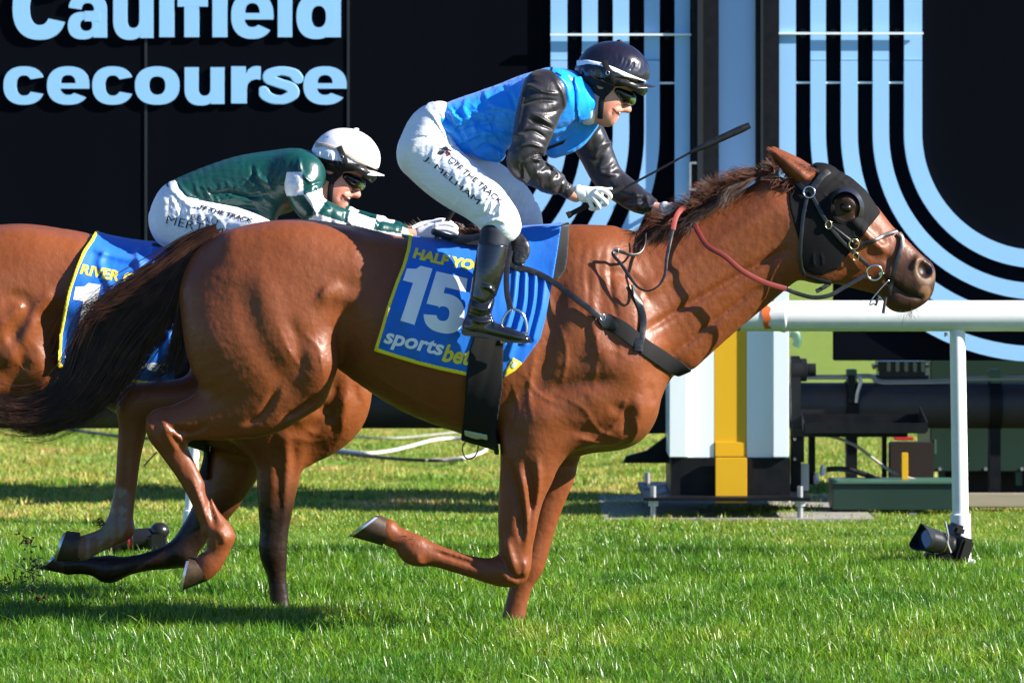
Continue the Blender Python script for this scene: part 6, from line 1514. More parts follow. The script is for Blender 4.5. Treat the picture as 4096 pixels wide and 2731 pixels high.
br = box_of(J2, 110, 430, 1120, 1010, R2Y-.42, R2Y+.42, .0055, R2Y)
sw(br, J2, [(400, 540, 0, 100, 225), (350, 600, 0, 140, 265), (335, 700, 0, 175, 285)], k=0)
for s in (-1, 1): sw(br, J2, [(335, 735, s*.09, 188, 160), (520, 770, s*.16, 176, 150), (740, 790, s*.22, 150, 135), (930, 845, s*.30, 125, 118), (980, 900, s*.32, 110, 105)], k=.04, sub=5)
sk(br, J2, [(200, 640), (170, 750), (230, 870), (340, 920)], 6, -.004, side=0, yr=(-9, 9), Yp=R2Y-.2)
folds(br, J2, [(300, 640), (500, 720), (760, 780)], 110, 40, .004, 71, ang=(30, 80), width=8, yr=(-9, 9))
brf2 = br
breeches2 = field_object(br, "breeches", M_breech, rider2, it=1)
field_object(shell(br, [J2(280, 470), J2(330, 455), J2(480, 540), J2(520, 640), J2(440, 640), J2(300, 520)], .004, h=.0045, Yp=R2Y-.12), "waistband", M_breech, breeches2, it=1)
def boot2(s):
    f = Field((W(*J2(650, 0), R2Y)[0], R2Y+min(s*.28, s*.45), W(*J2(0, 1600), R2Y)[2]), (W(*J2(1200, 0), R2Y)[0], R2Y+max(s*.28, s*.45), W(*J2(0, 820), R2Y)[2]), .006, R2Y)
    sw(f, J2, [(975, 880, s*.325, 100), (940, 1000, s*.34, 98), (880, 1150, s*.355, 90), (810, 1320, s*.365, 78), (780, 1420, s*.37, 82, 66)], k=0, cap0=10)
    sw(f, J2, [(760, 1450, s*.37, 50, 56), (880, 1470, s*.37, 54, 58), (1020, 1500, s*.375, 44, 60), (1090, 1510, s*.375, 28, 44)], k=.02)
    field_object(f, "boot", M_boot, rider2, it=1)
boot2(-1); boot2(1)
glove("glove", J2, [[(2090, 760, -.030, 19), (2170, 750, -.034, 18), (2225, 775, -.026, 16), (2200, 800, -.010, 15)], [(2090, 785, -.034, 19), (2165, 785, -.036, 18), (2225, 808, -.026, 16), (2195, 825, -.010, 15)],
                    [(2080, 805, -.030, 18), (2150, 815, -.034, 17), (2205, 835, -.024, 15), (2175, 845, -.010, 14)], [(2060, 825, -.024, 17), (2120, 840, -.028, 16), (2160, 852, -.018, 14), (2130, 858, -.008, 13)],
                    [(2040, 760, .004, 19), (2110, 735, .010, 17), (2170, 735, .010, 14), (2200, 745, .008, 12)]],
      [(1985, 815, 0, 44, 36), (2030, 812, -.002, 54, 44), (2080, 800, -.006, 56, 46), (2110, 795, -.008, 44, 38)], R2Y, rider2, -.085)
glove("glove", J2, [[(2090, 750, -.020, 18), (2160, 740, -.022, 17), (2205, 760, -.016, 15), (2180, 785, -.004, 14)], [(2090, 775, -.022, 18), (2165, 772, -.024, 17), (2210, 795, -.016, 15), (2180, 812, -.004, 14)],
                    [(2080, 795, -.020, 17), (2150, 800, -.022, 16), (2190, 820, -.014, 14), (2160, 832, -.004, 13)], [(2060, 815, -.016, 16), (2120, 826, -.018, 15), (2150, 838, -.010, 13), (2130, 842, -.002, 12)],
                    [(2040, 750, .010, 18), (2110, 725, .014, 16), (2160, 727, .012, 13), (2185, 735, .010, 11)]],
      [(1975, 800, 0, 42, 36), (2030, 798, 0, 52, 42), (2080, 785, -.004, 52, 44), (2110, 780, -.006, 40, 36)], R2Y, rider2, .10)
whip("riding_whip", J2(2215, 645), J2(2060, 900), J2(1960, 1060), "dark ribbed whip handle gripped upright in the white glove of the rider in green", R2Y, -.10, -.16)
print("rider 2", time.time()-t1)
# ------------------------------------------------------------------ saddle cloths, saddles, girths, harness
t1 = time.time()
def cloth_folds(fl, flare=None):
    def d(X, Z):
        out = np.zeros(X.shape)
        for pl, w, a, Y in fl:
            q = [W(*p, Y) for p in pl]; q = catmull(np.array([(p[0], p[2]) for p in q]), 4); b = np.full(X.shape, 9.0)
            for i in range(len(q)-1): b = np.minimum(b, seg2d(X, Z, q[i], q[i+1])[0])
            out += a*np.exp(-(b/(w*.001))**2)
        if flare:
            xl = W(*flare[0], -.3)[0]; out += flare[1]*np.clip(1-(X-xl)/flare[2], 0, 1)**1.6*np.clip((1.62-Z)/.3, 0, 1)
        return out
    return d
def m_(l): return [MD(*p) for p in l]
# --- main saddle cloth
cp = m_([(395, 60), (385, 150), (372, 250), (345, 350), (305, 450), (250, 610), (198, 790), (160, 910), (300, 953), (460, 1000), (620, 1040), (770, 1072), (1015, 1087), (1050, 1000), (1140, 990), (1255, 830), (1290, 700), (1335, 470), (1370, 270), (1402, 60)])
fl = [(m_([(1100, 400), (1080, 600), (1010, 850)]), 13, .012, -.3), (m_([(1160, 410), (1150, 600), (1090, 820), (1050, 950)]), 13, .014, -.3), (m_([(1225, 430), (1210, 600), (1150, 850)]), 14, .014, -.3), (m_([(1285, 450), (1260, 640), (1210, 830)]), 12, .010, -.3),
      (m_([(1190, 420), (1180, 620), (1120, 840)]), 10, -.010, -.3), (m_([(1130, 420), (1110, 600), (1050, 850)]), 9, -.009, -.3), (m_([(1255, 440), (1235, 620), (1180, 840)]), 10, -.010, -.3),
      (m_([(420, 250), (520, 330), (640, 330)]), 18, .005, -.3), (m_([(300, 560), (360, 700), (420, 860), (470, 980)]), 22, .010, -.3), (m_([(600, 500), (640, 700), (660, 900)]), 28, .006, -.3), (m_([(440, 450), (480, 650), (520, 850)]), 20, -.005, -.3), (m_([(170, 880), (230, 800), (260, 640)]), 16, .012, -.3)]
disp = cloth_folds(fl, (MD(160, 900), .022, .40))
cl1 = thing("saddle_cloth", W(*MD(750, 150), 0), "blue saddle cloth with large white number fifteen on the leading horse", "saddle cloth", "numbered saddle cloths")
cf1 = shell(h1, cp, .012, h=.0042, disp=disp)
blue1 = field_object(cf1, "cloth", M_cloth, cl1, it=1)
edge = m_([(395, 60), (385, 150), (372, 250), (345, 350), (305, 450), (250, 610), (198, 790), (160, 910), (300, 953), (460, 1000), (620, 1040), (770, 1072), (770, 1044), (620, 1012), (460, 972), (300, 925), (190, 890), (222, 790), (274, 610), (330, 450), (370, 350), (398, 250), (410, 150), (418, 60)])
field_object(shell(h1, edge, .0145, h=.004, disp=disp), "trim", M_yellow, cl1, it=1)
field_object(shell(h1, m_([(1015, 1087), (1030, 1030), (1075, 950), (1140, 990), (1090, 1040)]), .016, h=.004, disp=disp), "trim", M_yellow, cl1, it=1)
field_object(shell(h1, m_([(1050, 1015), (1078, 972), (1118, 992), (1080, 1030)]), .018, h=.004, disp=disp), "lining", M_padwhite, cl1, it=1)
field_object(shell(h1, m_([(1340, 40), (1455, 40), (1450, 105), (1437, 300), (1420, 380), (1385, 430), (1340, 450), (1330, 470)]), .009, h=.0045), "felt_pad", M_pad, cl1, it=1)
def T(txt, quad, mat, name, bold=.04, shear=0, curve=0, fld=cf1, par=cl1, v=MD, n=12, space=1.0, off=.0018):
    return decal(fld, text_tris(txt, bold, shear, space), [v(*p) for p in quad], mat, name, par, curve=curve, n=n, off=off)
def poly_bm(conts):
    cu = bpy.data.curves.new("g", 'CURVE'); cu.dimensions = '2D'; cu.fill_mode = 'BOTH'
    for pl in conts:
        sp = cu.splines.new('POLY'); sp.points.add(len(pl)-1); sp.use_cyclic_u = True
        for q, p in zip(sp.points, pl): q.co = (p[0], p[1], 0, 1)
    o = bpy.data.objects.new("g", cu); COL.objects.link(o); dg = bpy.context.evaluated_depsgraph_get()
    me = bpy.data.meshes.new_from_object(o.evaluated_get(dg)); bm = bmesh.new(); bm.from_mesh(me); bpy.data.objects.remove(o); bpy.data.curves.remove(cu); bpy.data.meshes.remove(me)
    bmesh.ops.remove_doubles(bm, verts=bm.verts[:], dist=1e-5); return bm
ONE = [(.42, 0), (1, 0), (1, 1), (.50, 1), (.36, .93), (0, .90), (0, .68), (.42, .68)]
FIVE = [(.09, 1), (.95, 1), (.95, .77), (.40, .77), (.385, .655)]+el(.50, .335, .50, .335, 100, -168, 40)+el(.47, .325, .155, .125, -160, 150, 24)+[(.33, .43), (.02, .43)]
decal(cf1, poly_bm([ONE]), [MD(*p) for p in ((268, 692), (425, 742), (545, 372), (388, 335))], M_print, "number_digit", cl1, n=16)
decal(cf1, poly_bm([FIVE]), [MD(*p) for p in ((466, 765), (735, 822), (788, 440), (552, 385))], M_print, "number_digit", cl1, n=16)
T("HALF YOURS", [(412, 302), (985, 408), (1000, 340), (430, 232)], M_printy, "horse_name", .055, shear=.05, curve=-.15, n=10)
T("sports", [(212, 890), (604, 978), (628, 858), (238, 770)], M_print, "sponsor_lettering", .03, shear=.18, n=10)
T("bet", [(602, 982), (792, 1012), (812, 896), (630, 866)], M_printy, "sponsor_lettering", .03, shear=.18, n=10)
# far side carries the same cloth; number repeated there
# --- girth and overgirth
gi = thing("girth", W(*MD(860, 1450), 0), "wide black girth strap round the belly of the leading horse below the boot", "girth", "girths")
field_object(shell(h1, m_([(830, 780), (1015, 820), (1012, 1000), (1008, 1150), (985, 1300), (962, 1460), (985, 1600), (720, 1600), (735, 1460), (755, 1300), (768, 1100), (790, 900)]), .019, h=.0045, disp=disp), "webbing", M_webbing, gi, it=1)
field_object(shell(h1, m_([(752, 1440), (905, 1470), (910, 1510), (870, 1500), (835, 1505), (800, 1495), (756, 1480)]), .023, h=.004, yr=(-.3, .1)), "sheepskin_lining", M_padwhite, gi, it=1)
lp = [W(*MD(x, y), -.05) for x, y in ((800, 1490), (760, 1510), (738, 1560), (760, 1620), (805, 1625), (845, 1580), (850, 1500))]
m = MB(); pa = catmull(np.array(lp), 5); a_ = [(p[0], p[2]) for p in pa]; c_ = np.mean(a_, 0)
m.strip([(x, z) for x, z in a_], [(c_[0]+(x-c_[0])*.86, c_[1]+(z-c_[1])*.86) for x, z in a_], -.062, -.042); m.build("loose_strap_end", M_leather, gi)
# --- saddle
sa = thing("saddle", W(*MD(880, 150), 0), "small black racing saddle under the rider in sky blue", "saddle", "racing saddles")
s_f = box_of(MD, 480, 40, 1300, 520, -.36, .36, .005, 0)
G3 = np.stack(np.meshgrid(*s_f.ax, indexing='ij'), -1); hh1 = h1.sample(G3)
def on_back(poly, off, thick):
    return shell(h1, m_(poly), off+thick, h=.005, yr=(-.36, .36), thick=thick+.012)
field_object(on_back([(545, 105), (700, 110), (860, 120), (1100, 130), (1160, 180), (1190, 260), (1150, 330), (1080, 380), (1000, 330), (900, 230), (700, 205), (600, 165)], .016, .012), "flap", M_leather, sa, it=1)
sd_ = box_of(MD, 500, 60, 1250, 420, -.30, .30, .005, 0)
sw(sd_, MD, [(555, 128, 0, 22, 190), (660, 165, 0, 22, 170), (800, 180, 0, 26, 120), (1000, 160, 0, 34, 110), (1090, 140, 0, 40, 110)], k=0)
field_object(sd_, "seat", M_bootelastic, sa, it=1)
for s in (-1, 1):
    kf = box_of(MD, 980, 60, 1260, 440, min(s*.22, s*.42), max(s*.22, s*.42), .0045, 0)
    sw(kf, MD, [(1095, 165, s*.285, 48, 24), (1130, 240, s*.30, 62, 26), (1110, 330, s*.31, 48, 24)], k=0)
    r = np.random.default_rng(9)
    for q in range(10): sk(kf, MD, [(1085, 230+q*14), (1130, 222+q*13), (1175, 235+q*12)], 3, -.004, side=0, yr=(-9, 9), Yp=s*.3)
    field_object(kf, "knee_roll", M_leather, sa, it=1)
# --- stirrups: leather and iron
for s in (-1, 1):
    st = thing("stirrup", W(*MD(1080, 850), s*.38), "polished steel stirrup holding the black boot of the rider in sky blue" if s < 0 else "stirrup on the hidden far side of the leading horse", "stirrup", "stirrups")
    if s > 0: st["label"] = "far side stirrup of the leading horse, hidden behind the saddle cloth"
    m = MB(); h_ = h1
    dd = s*.375
    strap(h1, [MD(1060, 250), MD(1035, 380), MD(1035, 520), MD(1060, 640)], [22, 22, 22, 24], M_leather, "stirrup_leather", st, free=[s*.335, s*.350, s*.362, s*.375], thick=.003)
    a = [W(*MD(x, y), dd) for x, y in ((1000, 845), (995, 790), (1010, 710), (1045, 655), (1090, 640), (1135, 665), (1162, 720), (1168, 790), (1150, 800))]
    MB().tube(catmull(np.array(a), 5), .0058, 8).build("iron", M_steel, st, smooth=True)
    MB().tube([W(*MD(992, 850), dd-.01), W(*MD(1070, 835), dd), W(*MD(1155, 795), dd+.01)], [.010, .011, .009], 10).build("tread", M_steel, st, smooth=True)
# --- breastplate
bp = thing("breastplate", W(*MD(1900, 820), -.25), "black breastplate strap across the chest of the leading horse", "harness")
strap(h1, [MD(1085, 370), MD(1180, 378), MD(1330, 450), MD(1480, 560), MD(1650, 690)], 24, M_leather, "buckle_strap", bp, off=.020)
strap(h1, [MD(1690, 715), MD(1800, 770), MD(1930, 875), MD(2080, 975), MD(2210, 1062)], 62, M_webbing, "elastic_band", bp, off=.006)
strap(h1, [MD(1655, 690), MD(1700, 722), MD(1765, 760)], [34, 60, 18], M_leather, "leather_tab", bp, off=.012)
c, N_, _ = h1.hit(*MD(1668, 690), off=.016); MB().torus(c[0], .014, .0026, ax=-N_[0], n=16, m=6, sx=.75).build("buckle", M_steel, bp, smooth=True)
for t_ in np.linspace(.2, .92, 9):
    x, y = MD(1085, 370)[0]*(1-t_)+MD(1650, 690)[0]*t_, 0
    i = t_*4; a = [MD(1085, 370), MD(1180, 378), MD(1330, 450), MD(1480, 560), MD(1650, 690)]; k = min(int(i), 3); f = i-k
    q = (a[k][0]*(1-f)+a[k+1][0]*f, a[k][1]*(1-f)+a[k+1][1]*f)
strap(h1, [MD(1855, 480), MD(1890, 560), MD(1935, 680), MD(1930, 800), MD(1905, 915)], 26, M_leather, "neck_strap", bp, off=.007)
strap(h1, [MD(1910, 830), MD(1905, 915)], 34, M_leather, "keeper", bp, off=.012)
# --- blinker hood
ho = thing("blinker_hood", W(*HD(900, 700), -.1), "black blinker hood with round eye cup on the leading horse's head", "blinkers")
hp = [HD(*p) for p in ((495, 480), (560, 470), (600, 430), (690, 430), (725, 380), (715, 330), (690, 315), (780, 250), (900, 320), (1010, 420), (1120, 520), (1225, 680), (1218, 700), (1130, 800), (1055, 905), (1040, 900), (980, 1000), (935, 1040), (885, 1130), (820, 1145), (760, 1180), (700, 1175), (640, 1150), (600, 1100), (575, 900), (540, 780), (505, 640))]
eye_ = [HD(955+100*math.cos(a), 645+105*math.sin(a)) for a in np.linspace(0, 6.283, 28)[:-1]]
hf_ = shell(h1, hp, .005, h=.0042, yr=(-.2, .2), poly_minus=eye_, Yp=-.08)
for s in (-1, 1):
    for pl in ([(760, 520), (820, 600), (820, 700)], [(860, 420), (920, 440), (960, 480)], [(1060, 860), (1090, 780), (1120, 720)], [(690, 1000), (690, 1060), (700, 1110)], [(750, 1000), (760, 1060), (760, 1100)], [(1000, 830), (1010, 870), (1040, 890)]):
        hf_.stroke([HD(*p) for p in pl], 5, .0022, side=s, Yp=-.08)
hood = field_object(hf_, "hood", M_hood, ho, it=1)
M_cup = material("blinker_cup_plastic", (.016, .016, .02), .22, .6, coat=.4)
for s in (-1, 1):
    V, Fq = [], []; nA, nB = 40, 6
    for lay in (0, 1):
        for i in range(nA):
            a = 2*math.pi*i/nA; back = .5-.5*math.cos(a-.25)
            for j in range(nB):
                u = j/(nB-1); r = 1-u*.22
                x, y = HD(945+150*r*math.cos(a)*.98, 650+165*r*math.sin(a))
                lift = (.012+.034*(1-abs(math.cos(a*.5-.35)))**1.0*1.0)*u + .002 - lay*.004
                Y = s*(.088+lift+.010*math.sin(a)*-.0); X, _, Zz = W(x, y, Y); V.append((X, Y, Zz))
    m2 = nA*nB
    for lay in (0, 1):
        for i in range(nA):
            for j in range(nB-1):
                q = [lay*m2+i*nB+j, lay*m2+i*nB+j+1, lay*m2+((i+1) % nA)*nB+j+1, lay*m2+((i+1) % nA)*nB+j]; Fq.append(q if lay else q[::-1])
    for i in range(nA):
        for j in (0, nB-1): Fq.append((i*nB+j, ((i+1) % nA)*nB+j, m2+((i+1) % nA)*nB+j, m2+i*nB+j))
    MB().add(V, Fq).build("eye_cup", M_cup, ho, auto=50)
# --- bridle
hs_ = Field(h1.lo, h1.lo+(np.array(h1.F.shape)-1)*h1.h, h1.h, 0); hs_.F = h1.F.copy()
bri = thing("bridle", W(*HD(1000, 900), -.1), "black leather bridle with brass buckles and ring bit on the leading horse", "bridle")
def hstrap(pl, w, name, off=.009, mat=M_leather, **kw): return strap(h1, [HD(*p) for p in pl], w, mat, name, bri, off=off, thick=.003, **kw)
hstrap([(815, 360), (760, 400), (700, 480), (655, 520)], 26, "browband")
hstrap([(570, 450), (610, 490), (650, 520)], 20, "headpiece")
hstrap([(645, 560), (615, 700), (600, 850), (590, 1000), (600, 1120), (625, 1180)], 15, "throatlatch")
hstrap([(680, 550), (750, 680), (810, 780), (905, 900), (1000, 990), (1130, 1110)], 15, "cheekpiece", off=.011)
hstrap([(820, 780), (900, 840), (1000, 920)], 9, "cheek_strap", off=.012)
hstrap([(1050, 935), (1160, 910), (1260, 860), (1350, 830)], 16, "noseband")
hstrap([(1365, 845), (1390, 880), (1380, 970), (1345, 1080), (1310, 1200), (1285, 1330)], 18, "noseband")
hstrap([(640, 1185), (730, 1215), (830, 1240)], 16, "chin_strap", off=.006)
def ring(c, R, r, mat, name, sx=1.0, off=.014):
    C, N_, _ = h1.hit(*HD(*c), off=off); MB().torus(C[0], R*.51/1000, r, ax=-N_[0], n=26, m=8, sx=sx).build(name, mat, bri, smooth=True)
ring((660, 527), 44, .0035, M_steel, "cheek_ring"); ring((1012, 935), 40, .0028, M_brass, "noseband_ring")
ring((812, 783), 32, .0028, M_brass, "buckle", .75); ring((1025, 1032), 32, .0028, M_brass, "buckle", .75)
ring((1172, 1158), 60, .0046, M_steel, "bit_ring", off=.018)
C, N_, _ = h1.hit(*HD(1222, 1172), off=.02); MB().tube([C[0]+np.array([-.008, 0, .004]), C[0]+np.array([.02, .02, .002])], [.009, .006], 10).build("bit_mouthpiece", M_steel, bri, smooth=True)
MB().tube(catmull(np.array([W(*HD(x, y), -.075) for x, y in ((1285, 1215), (1215, 1290), (1150, 1370), (1135, 1410), (1175, 1395))]), 5), .0032, 8).build("lip_strap_ring", M_steel, bri, smooth=True)
strap(h1, [HD(1205, 1345), HD(1180, 1415)], 11, M_leather, "strap_end", bri, free=[-.06, -.07]); strap(h1, [HD(1260, 1350), HD(1240, 1475)], 12, M_leather, "strap_end", bri, free=[-.06, -.07])
strap(h1, [HD(825, 1240), HD(770, 1275), HD(715, 1305)], 17, M_leather, "strap_end", bri, free=[-.05, -.06, -.07])
# --- reins
re_ = thing("reins", W(*NK(1650, 420), -.05), "black reins with red rubber grips looping from the rider's hand", "reins")
strap(h1, [NK(1670, 420), NK(1720, 560), NK(1800, 720), NK(1900, 860), HD(0, 1030), HD(130, 1140), HD(300, 1230), HD(480, 1285)], 21, M_rubber, "rubber_grip", re_, free=[.02, -.06, -.13, -.165, -.18, -.18, -.165, -.15], thick=.0045)
strap(h1, [HD(470, 1283), HD(580, 1325), HD(700, 1352), HD(820, 1335), HD(920, 1280), HD(1020, 1225), HD(1110, 1170)], 17, M_leather, "rein", re_, free=[-.15, -.14, -.135, -.13, -.12, -.11, -.10], thick=.003)
strap(h1, [NK(1700, 385), NK(1620, 390), NK(1550, 440), NK(1500, 540), NK(1475, 660)], 20, M_rubber, "rubber_grip", re_, free=[.01, -.04, -.085, -.12, -.15], thick=.0045)
strap(h1, [NK(1475, 655), NK(1440, 800), NK(1400, 1000), NK(1390, 1120), NK(1370, 1220), NK(1300, 1330), NK(1180, 1390), NK(1060, 1350), NK(960, 1230), NK(860, 1080), NK(760, 960), NK(770, 900)],
      [13, 13, 13, 12, 11, 8, 7, 10, 13, 13, 13, 12], M_leather, "rein", re_, free=[-.15, -.19, -.22, -.235, -.245, -.25, -.25, -.245, -.24, -.23, -.22, -.21], thick=.0025)
strap(h1, [NK(775, 910), NK(850, 920), NK(980, 960), NK(1080, 930), NK(1140, 830), NK(1150, 700)], [14, 14, 12, 8, 5, 5], M_leather, "rein", re_, free=[-.212, -.205, -.19, -.17, -.14, -.11], thick=.0025)
MB().torus(W(*NK(790, 915), -.222), .0125, .0022, ax=(0, 1, 0), n=14, m=6, sx=.9).build("rein_buckle", M_steel, re_, smooth=True)
print("tack 1", time.time()-t1)
# ================= second horse's tack
def r_(l): return [RU(*p) for p in l]
cp2 = r_([(590, 60), (560, 172), (520, 240), (480, 350), (440, 480), (410, 620), (385, 760), (372, 965), (520, 1010), (700, 1040), (940, 1075), (1110, 1090), (1290, 1080), (1400, 500), (1420, 60)])
fl2 = [(r_([(640, 250), (620, 330), (690, 460)]), 16, .012, .75), (r_([(600, 240), (760, 290), (900, 300)]), 16, .010, .75), (r_([(850, 260), (880, 380), (900, 500)]), 16, .014, .75), (r_([(940, 240), (960, 400), (980, 600)]), 14, .012, .75), (r_([(1060, 760), (1070, 900), (1060, 1080)]), 12, .012, .75), (r_([(1010, 760), (1020, 900), (1010, 1080)]), 10, -.010, .75), (r_([(700, 500), (660, 700), (640, 960)]), 22, .008, .75)]
disp2 = cloth_folds(fl2, (RU(372, 900), .03, .40))
cl2 = thing("saddle_cloth", W(*RU(900, 200), R2Y), "blue saddle cloth with white number one on the second horse, partly behind the tail", "saddle cloth", "numbered saddle cloths")
cf2 = shell(h2, cp2, .012, h=.0048, disp=disp2)
field_object(cf2, "cloth", M_cloth, cl2, it=1)
ed2 = r_([(590, 60), (560, 172), (520, 240), (480, 350), (440, 480), (410, 620), (385, 760), (372, 965), (520, 1010), (700, 1040), (940, 1075), (1110, 1090), (1110, 1066), (940, 1050), (700, 1016), (520, 986), (394, 945), (404, 760), (432, 620), (462, 480), (502, 355), (545, 245), (584, 178), (612, 60)])
field_object(shell(h2, ed2, .0145, h=.0045, disp=disp2), "trim", M_yellow, cl2, it=1)
decal(cf2, poly_bm([ONE]), [RU(*p) for p in ((415, 792), (560, 808), (632, 455), (480, 430))], M_print, "number_digit", cl2, n=14)
T("RIVER OF STARS", [(498, 385), (1180, 520), (1190, 440), (512, 322)], M_printy, "horse_name", .035, shear=.1, curve=-.05, fld=cf2, par=cl2, v=RU, n=10)
T("sportsbet", [(398, 930), (1060, 1030), (1070, 930), (412, 850)], M_print, "sponsor_lettering", .035, shear=.18, fld=cf2, par=cl2, v=RU, n=10)
gi2 = thing("girth", W(*RU(1180, 1080), R2Y), "black girth strap below the blue cloth of the second horse", "girth", "girths")
field_object(shell(h2, r_([(1110, 600), (1290, 600), (1290, 1100), (1280, 1700), (1080, 1700), (1105, 1100)]), .019, h=.006), "webbing", M_webbing, gi2, it=1)
sa2 = thing("saddle", W(*RU(1250, 200), R2Y), "small dark saddle under the rider in green, mostly hidden", "saddle", "racing saddles")
sd2 = Field((W(*M2(*MD(480, 0)), R2Y)[0], R2Y-.3, .9), (W(*M2(*MD(1280, 0)), R2Y)[0], R2Y+.3, 1.75), .006, R2Y)
sd2.sweep([(*M2(*MD(a, b)), 0, c*.58, d*.58) for a, b, c, d in ((585, 165, 22, 190), (660, 180, 22, 170), (800, 190, 26, 120), (1000, 170, 34, 110), (1090, 150, 40, 110))], k=0)
field_object(sd2, "seat", M_bootelastic, sa2, it=1)
re2 = thing("reins", W(*J2(2150, 830), R2Y-.1), "reins of the second horse running forward from the green rider's gloves", "reins")
strap(h2, [J2(2180, 830), (1990, 960), (2090, 1040), R2(HD(900, 1200)), R2(HD(1150, 1160))], 16, M_leather, "rein", re2, free=[-.09, -.16, -.17, -.14, -.10])
strap(h2, [J2(1930, 775), J2(2000, 745), J2(2080, 735), J2(2150, 750)], 15, M_print, "rein_grip", re2, free=[-.05, -.04, -.04, -.05])
br2 = thing("bridle", W(*R2(HD(1000, 900)), R2Y), "bridle on the second horse's head, hidden behind the leader", "bridle")
for pl, w, nm in (([(680, 450), (750, 680), (905, 900), (1130, 1110)], 15, "cheekpiece"), ([(1365, 845), (1380, 970), (1310, 1200)], 16, "noseband"), ([(640, 520), (600, 850), (620, 1150)], 14, "throatlatch")):
    strap(h2, [R2(HD(*p)) for p in pl], w, M_leather, nm, br2, off=.006)
# --- prints on the riders' clothes
def T2(txt, v, quad, fld, par, mat=M_printk, bold=.0, **kw): return decal(fld, text_tris(txt, bold, kw.pop('shear', 0)), [v(*p) for p in quad], mat, "lettering", par, n=8, off=.0022, **kw)
br1 = None
print("tack 2", time.time()-t1)
def along(a, b, h0, h1_):
    """quad for a line of lettering with baseline a -> b and letter heights h0, h1_ (view pixels)"""
    a, b = np.array(a, float), np.array(b, float); d = (b-a)/np.linalg.norm(b-a); n = np.array([d[1], -d[0]])
    return [tuple(a), tuple(b), tuple(b+n*h1_), tuple(a+n*h0)]
T2("J. MELHAM", J1, along((335, 945), (705, 1262), 44, 52), brf1, breeches1, bold=.0)
T2("OFF THE TRACK", J1, along((510, 948), (868, 1250), 40, 40), brf1, breeches1, bold=.006, shear=.12)
# small stable emblem: a shield with a horse and rider silhouette
def blob(polys, quad_v, v, fld, par, mat, name):
    bm = bmesh.new()
    for pl in polys:
        vs_ = [bm.verts.new((x, y, 0)) for x, y in pl]; bm.faces.new(vs_)
    S_o, S_x, S_y = [np.array(v(*p)) for p in quad_v]
    refine(bm, 1, 10); bm.verts.index_update(); U = np.array([(w.co.x, w.co.y) for w in bm.verts]); S_ = S_o+(S_x-S_o)*U[:, :1]+(S_y-S_o)*U[:, 1:]
    Pt, Nn, ok = fld.hit(S_[:, 0], S_[:, 1]); Fq = [[w.index for w in f.verts] for f in bm.faces]; bm.free(); new_mesh(name, Pt+Nn*.002, Fq, mat, par, True)
M_maroon = material("maroon_print", (.10, .008, .02), .6, .3)
EB = [(430, 905), (530, 925), (445, 835)]
blob([[(0, .55), (.25, .75), (.45, .95), (.62, .92), (.7, .75), (.9, .7), (1, .55), (.8, .6), (.62, .55), (.5, .62), (.3, .55)], [(.05, .1), (.1, .45), (.3, .5), (.5, .45), (.45, .2), (.3, .02)]], EB, J1, brf1, breeches1, M_printk, "emblem")
blob([[(.55, .5), (.75, .52), (.92, .4), (.95, .1), (.85, .2), (.8, .02), (.65, .05), (.62, .3)]], EB, J1, brf1, breeches1, M_maroon, "emblem")
T2("OFF THE TRACK", J2, along((455, 640), (855, 745), 30, 30), brf2, breeches2, bold=.02, shear=.12)
T2("BEAU", J2, along((440, 720), (620, 755), 36, 36), brf2, breeches2, bold=-.012)
T2("MERTENS", J2, along((275, 745), (700, 850), 56, 62), brf2, breeches2, bold=-.012)
for q in ([(1226, 292), (1240, 292), (1236, 332), (1224, 322)], [(1262, 330), (1300, 352), (1298, 360), (1260, 336)], [(1200, 850), (1330, 800), (1310, 830), (1200, 872)]):
    decal(jkf1, poly_bm([[(0, 0), (1, 0), (1, 1), (0, 1)]]), [J1(*p) for p in (q[3], q[2], q[1], q[0])], M_printk, "black_panel", jacket, n=8)
# white piece of print on the neck scarf
print("prints", time.time()-t1)
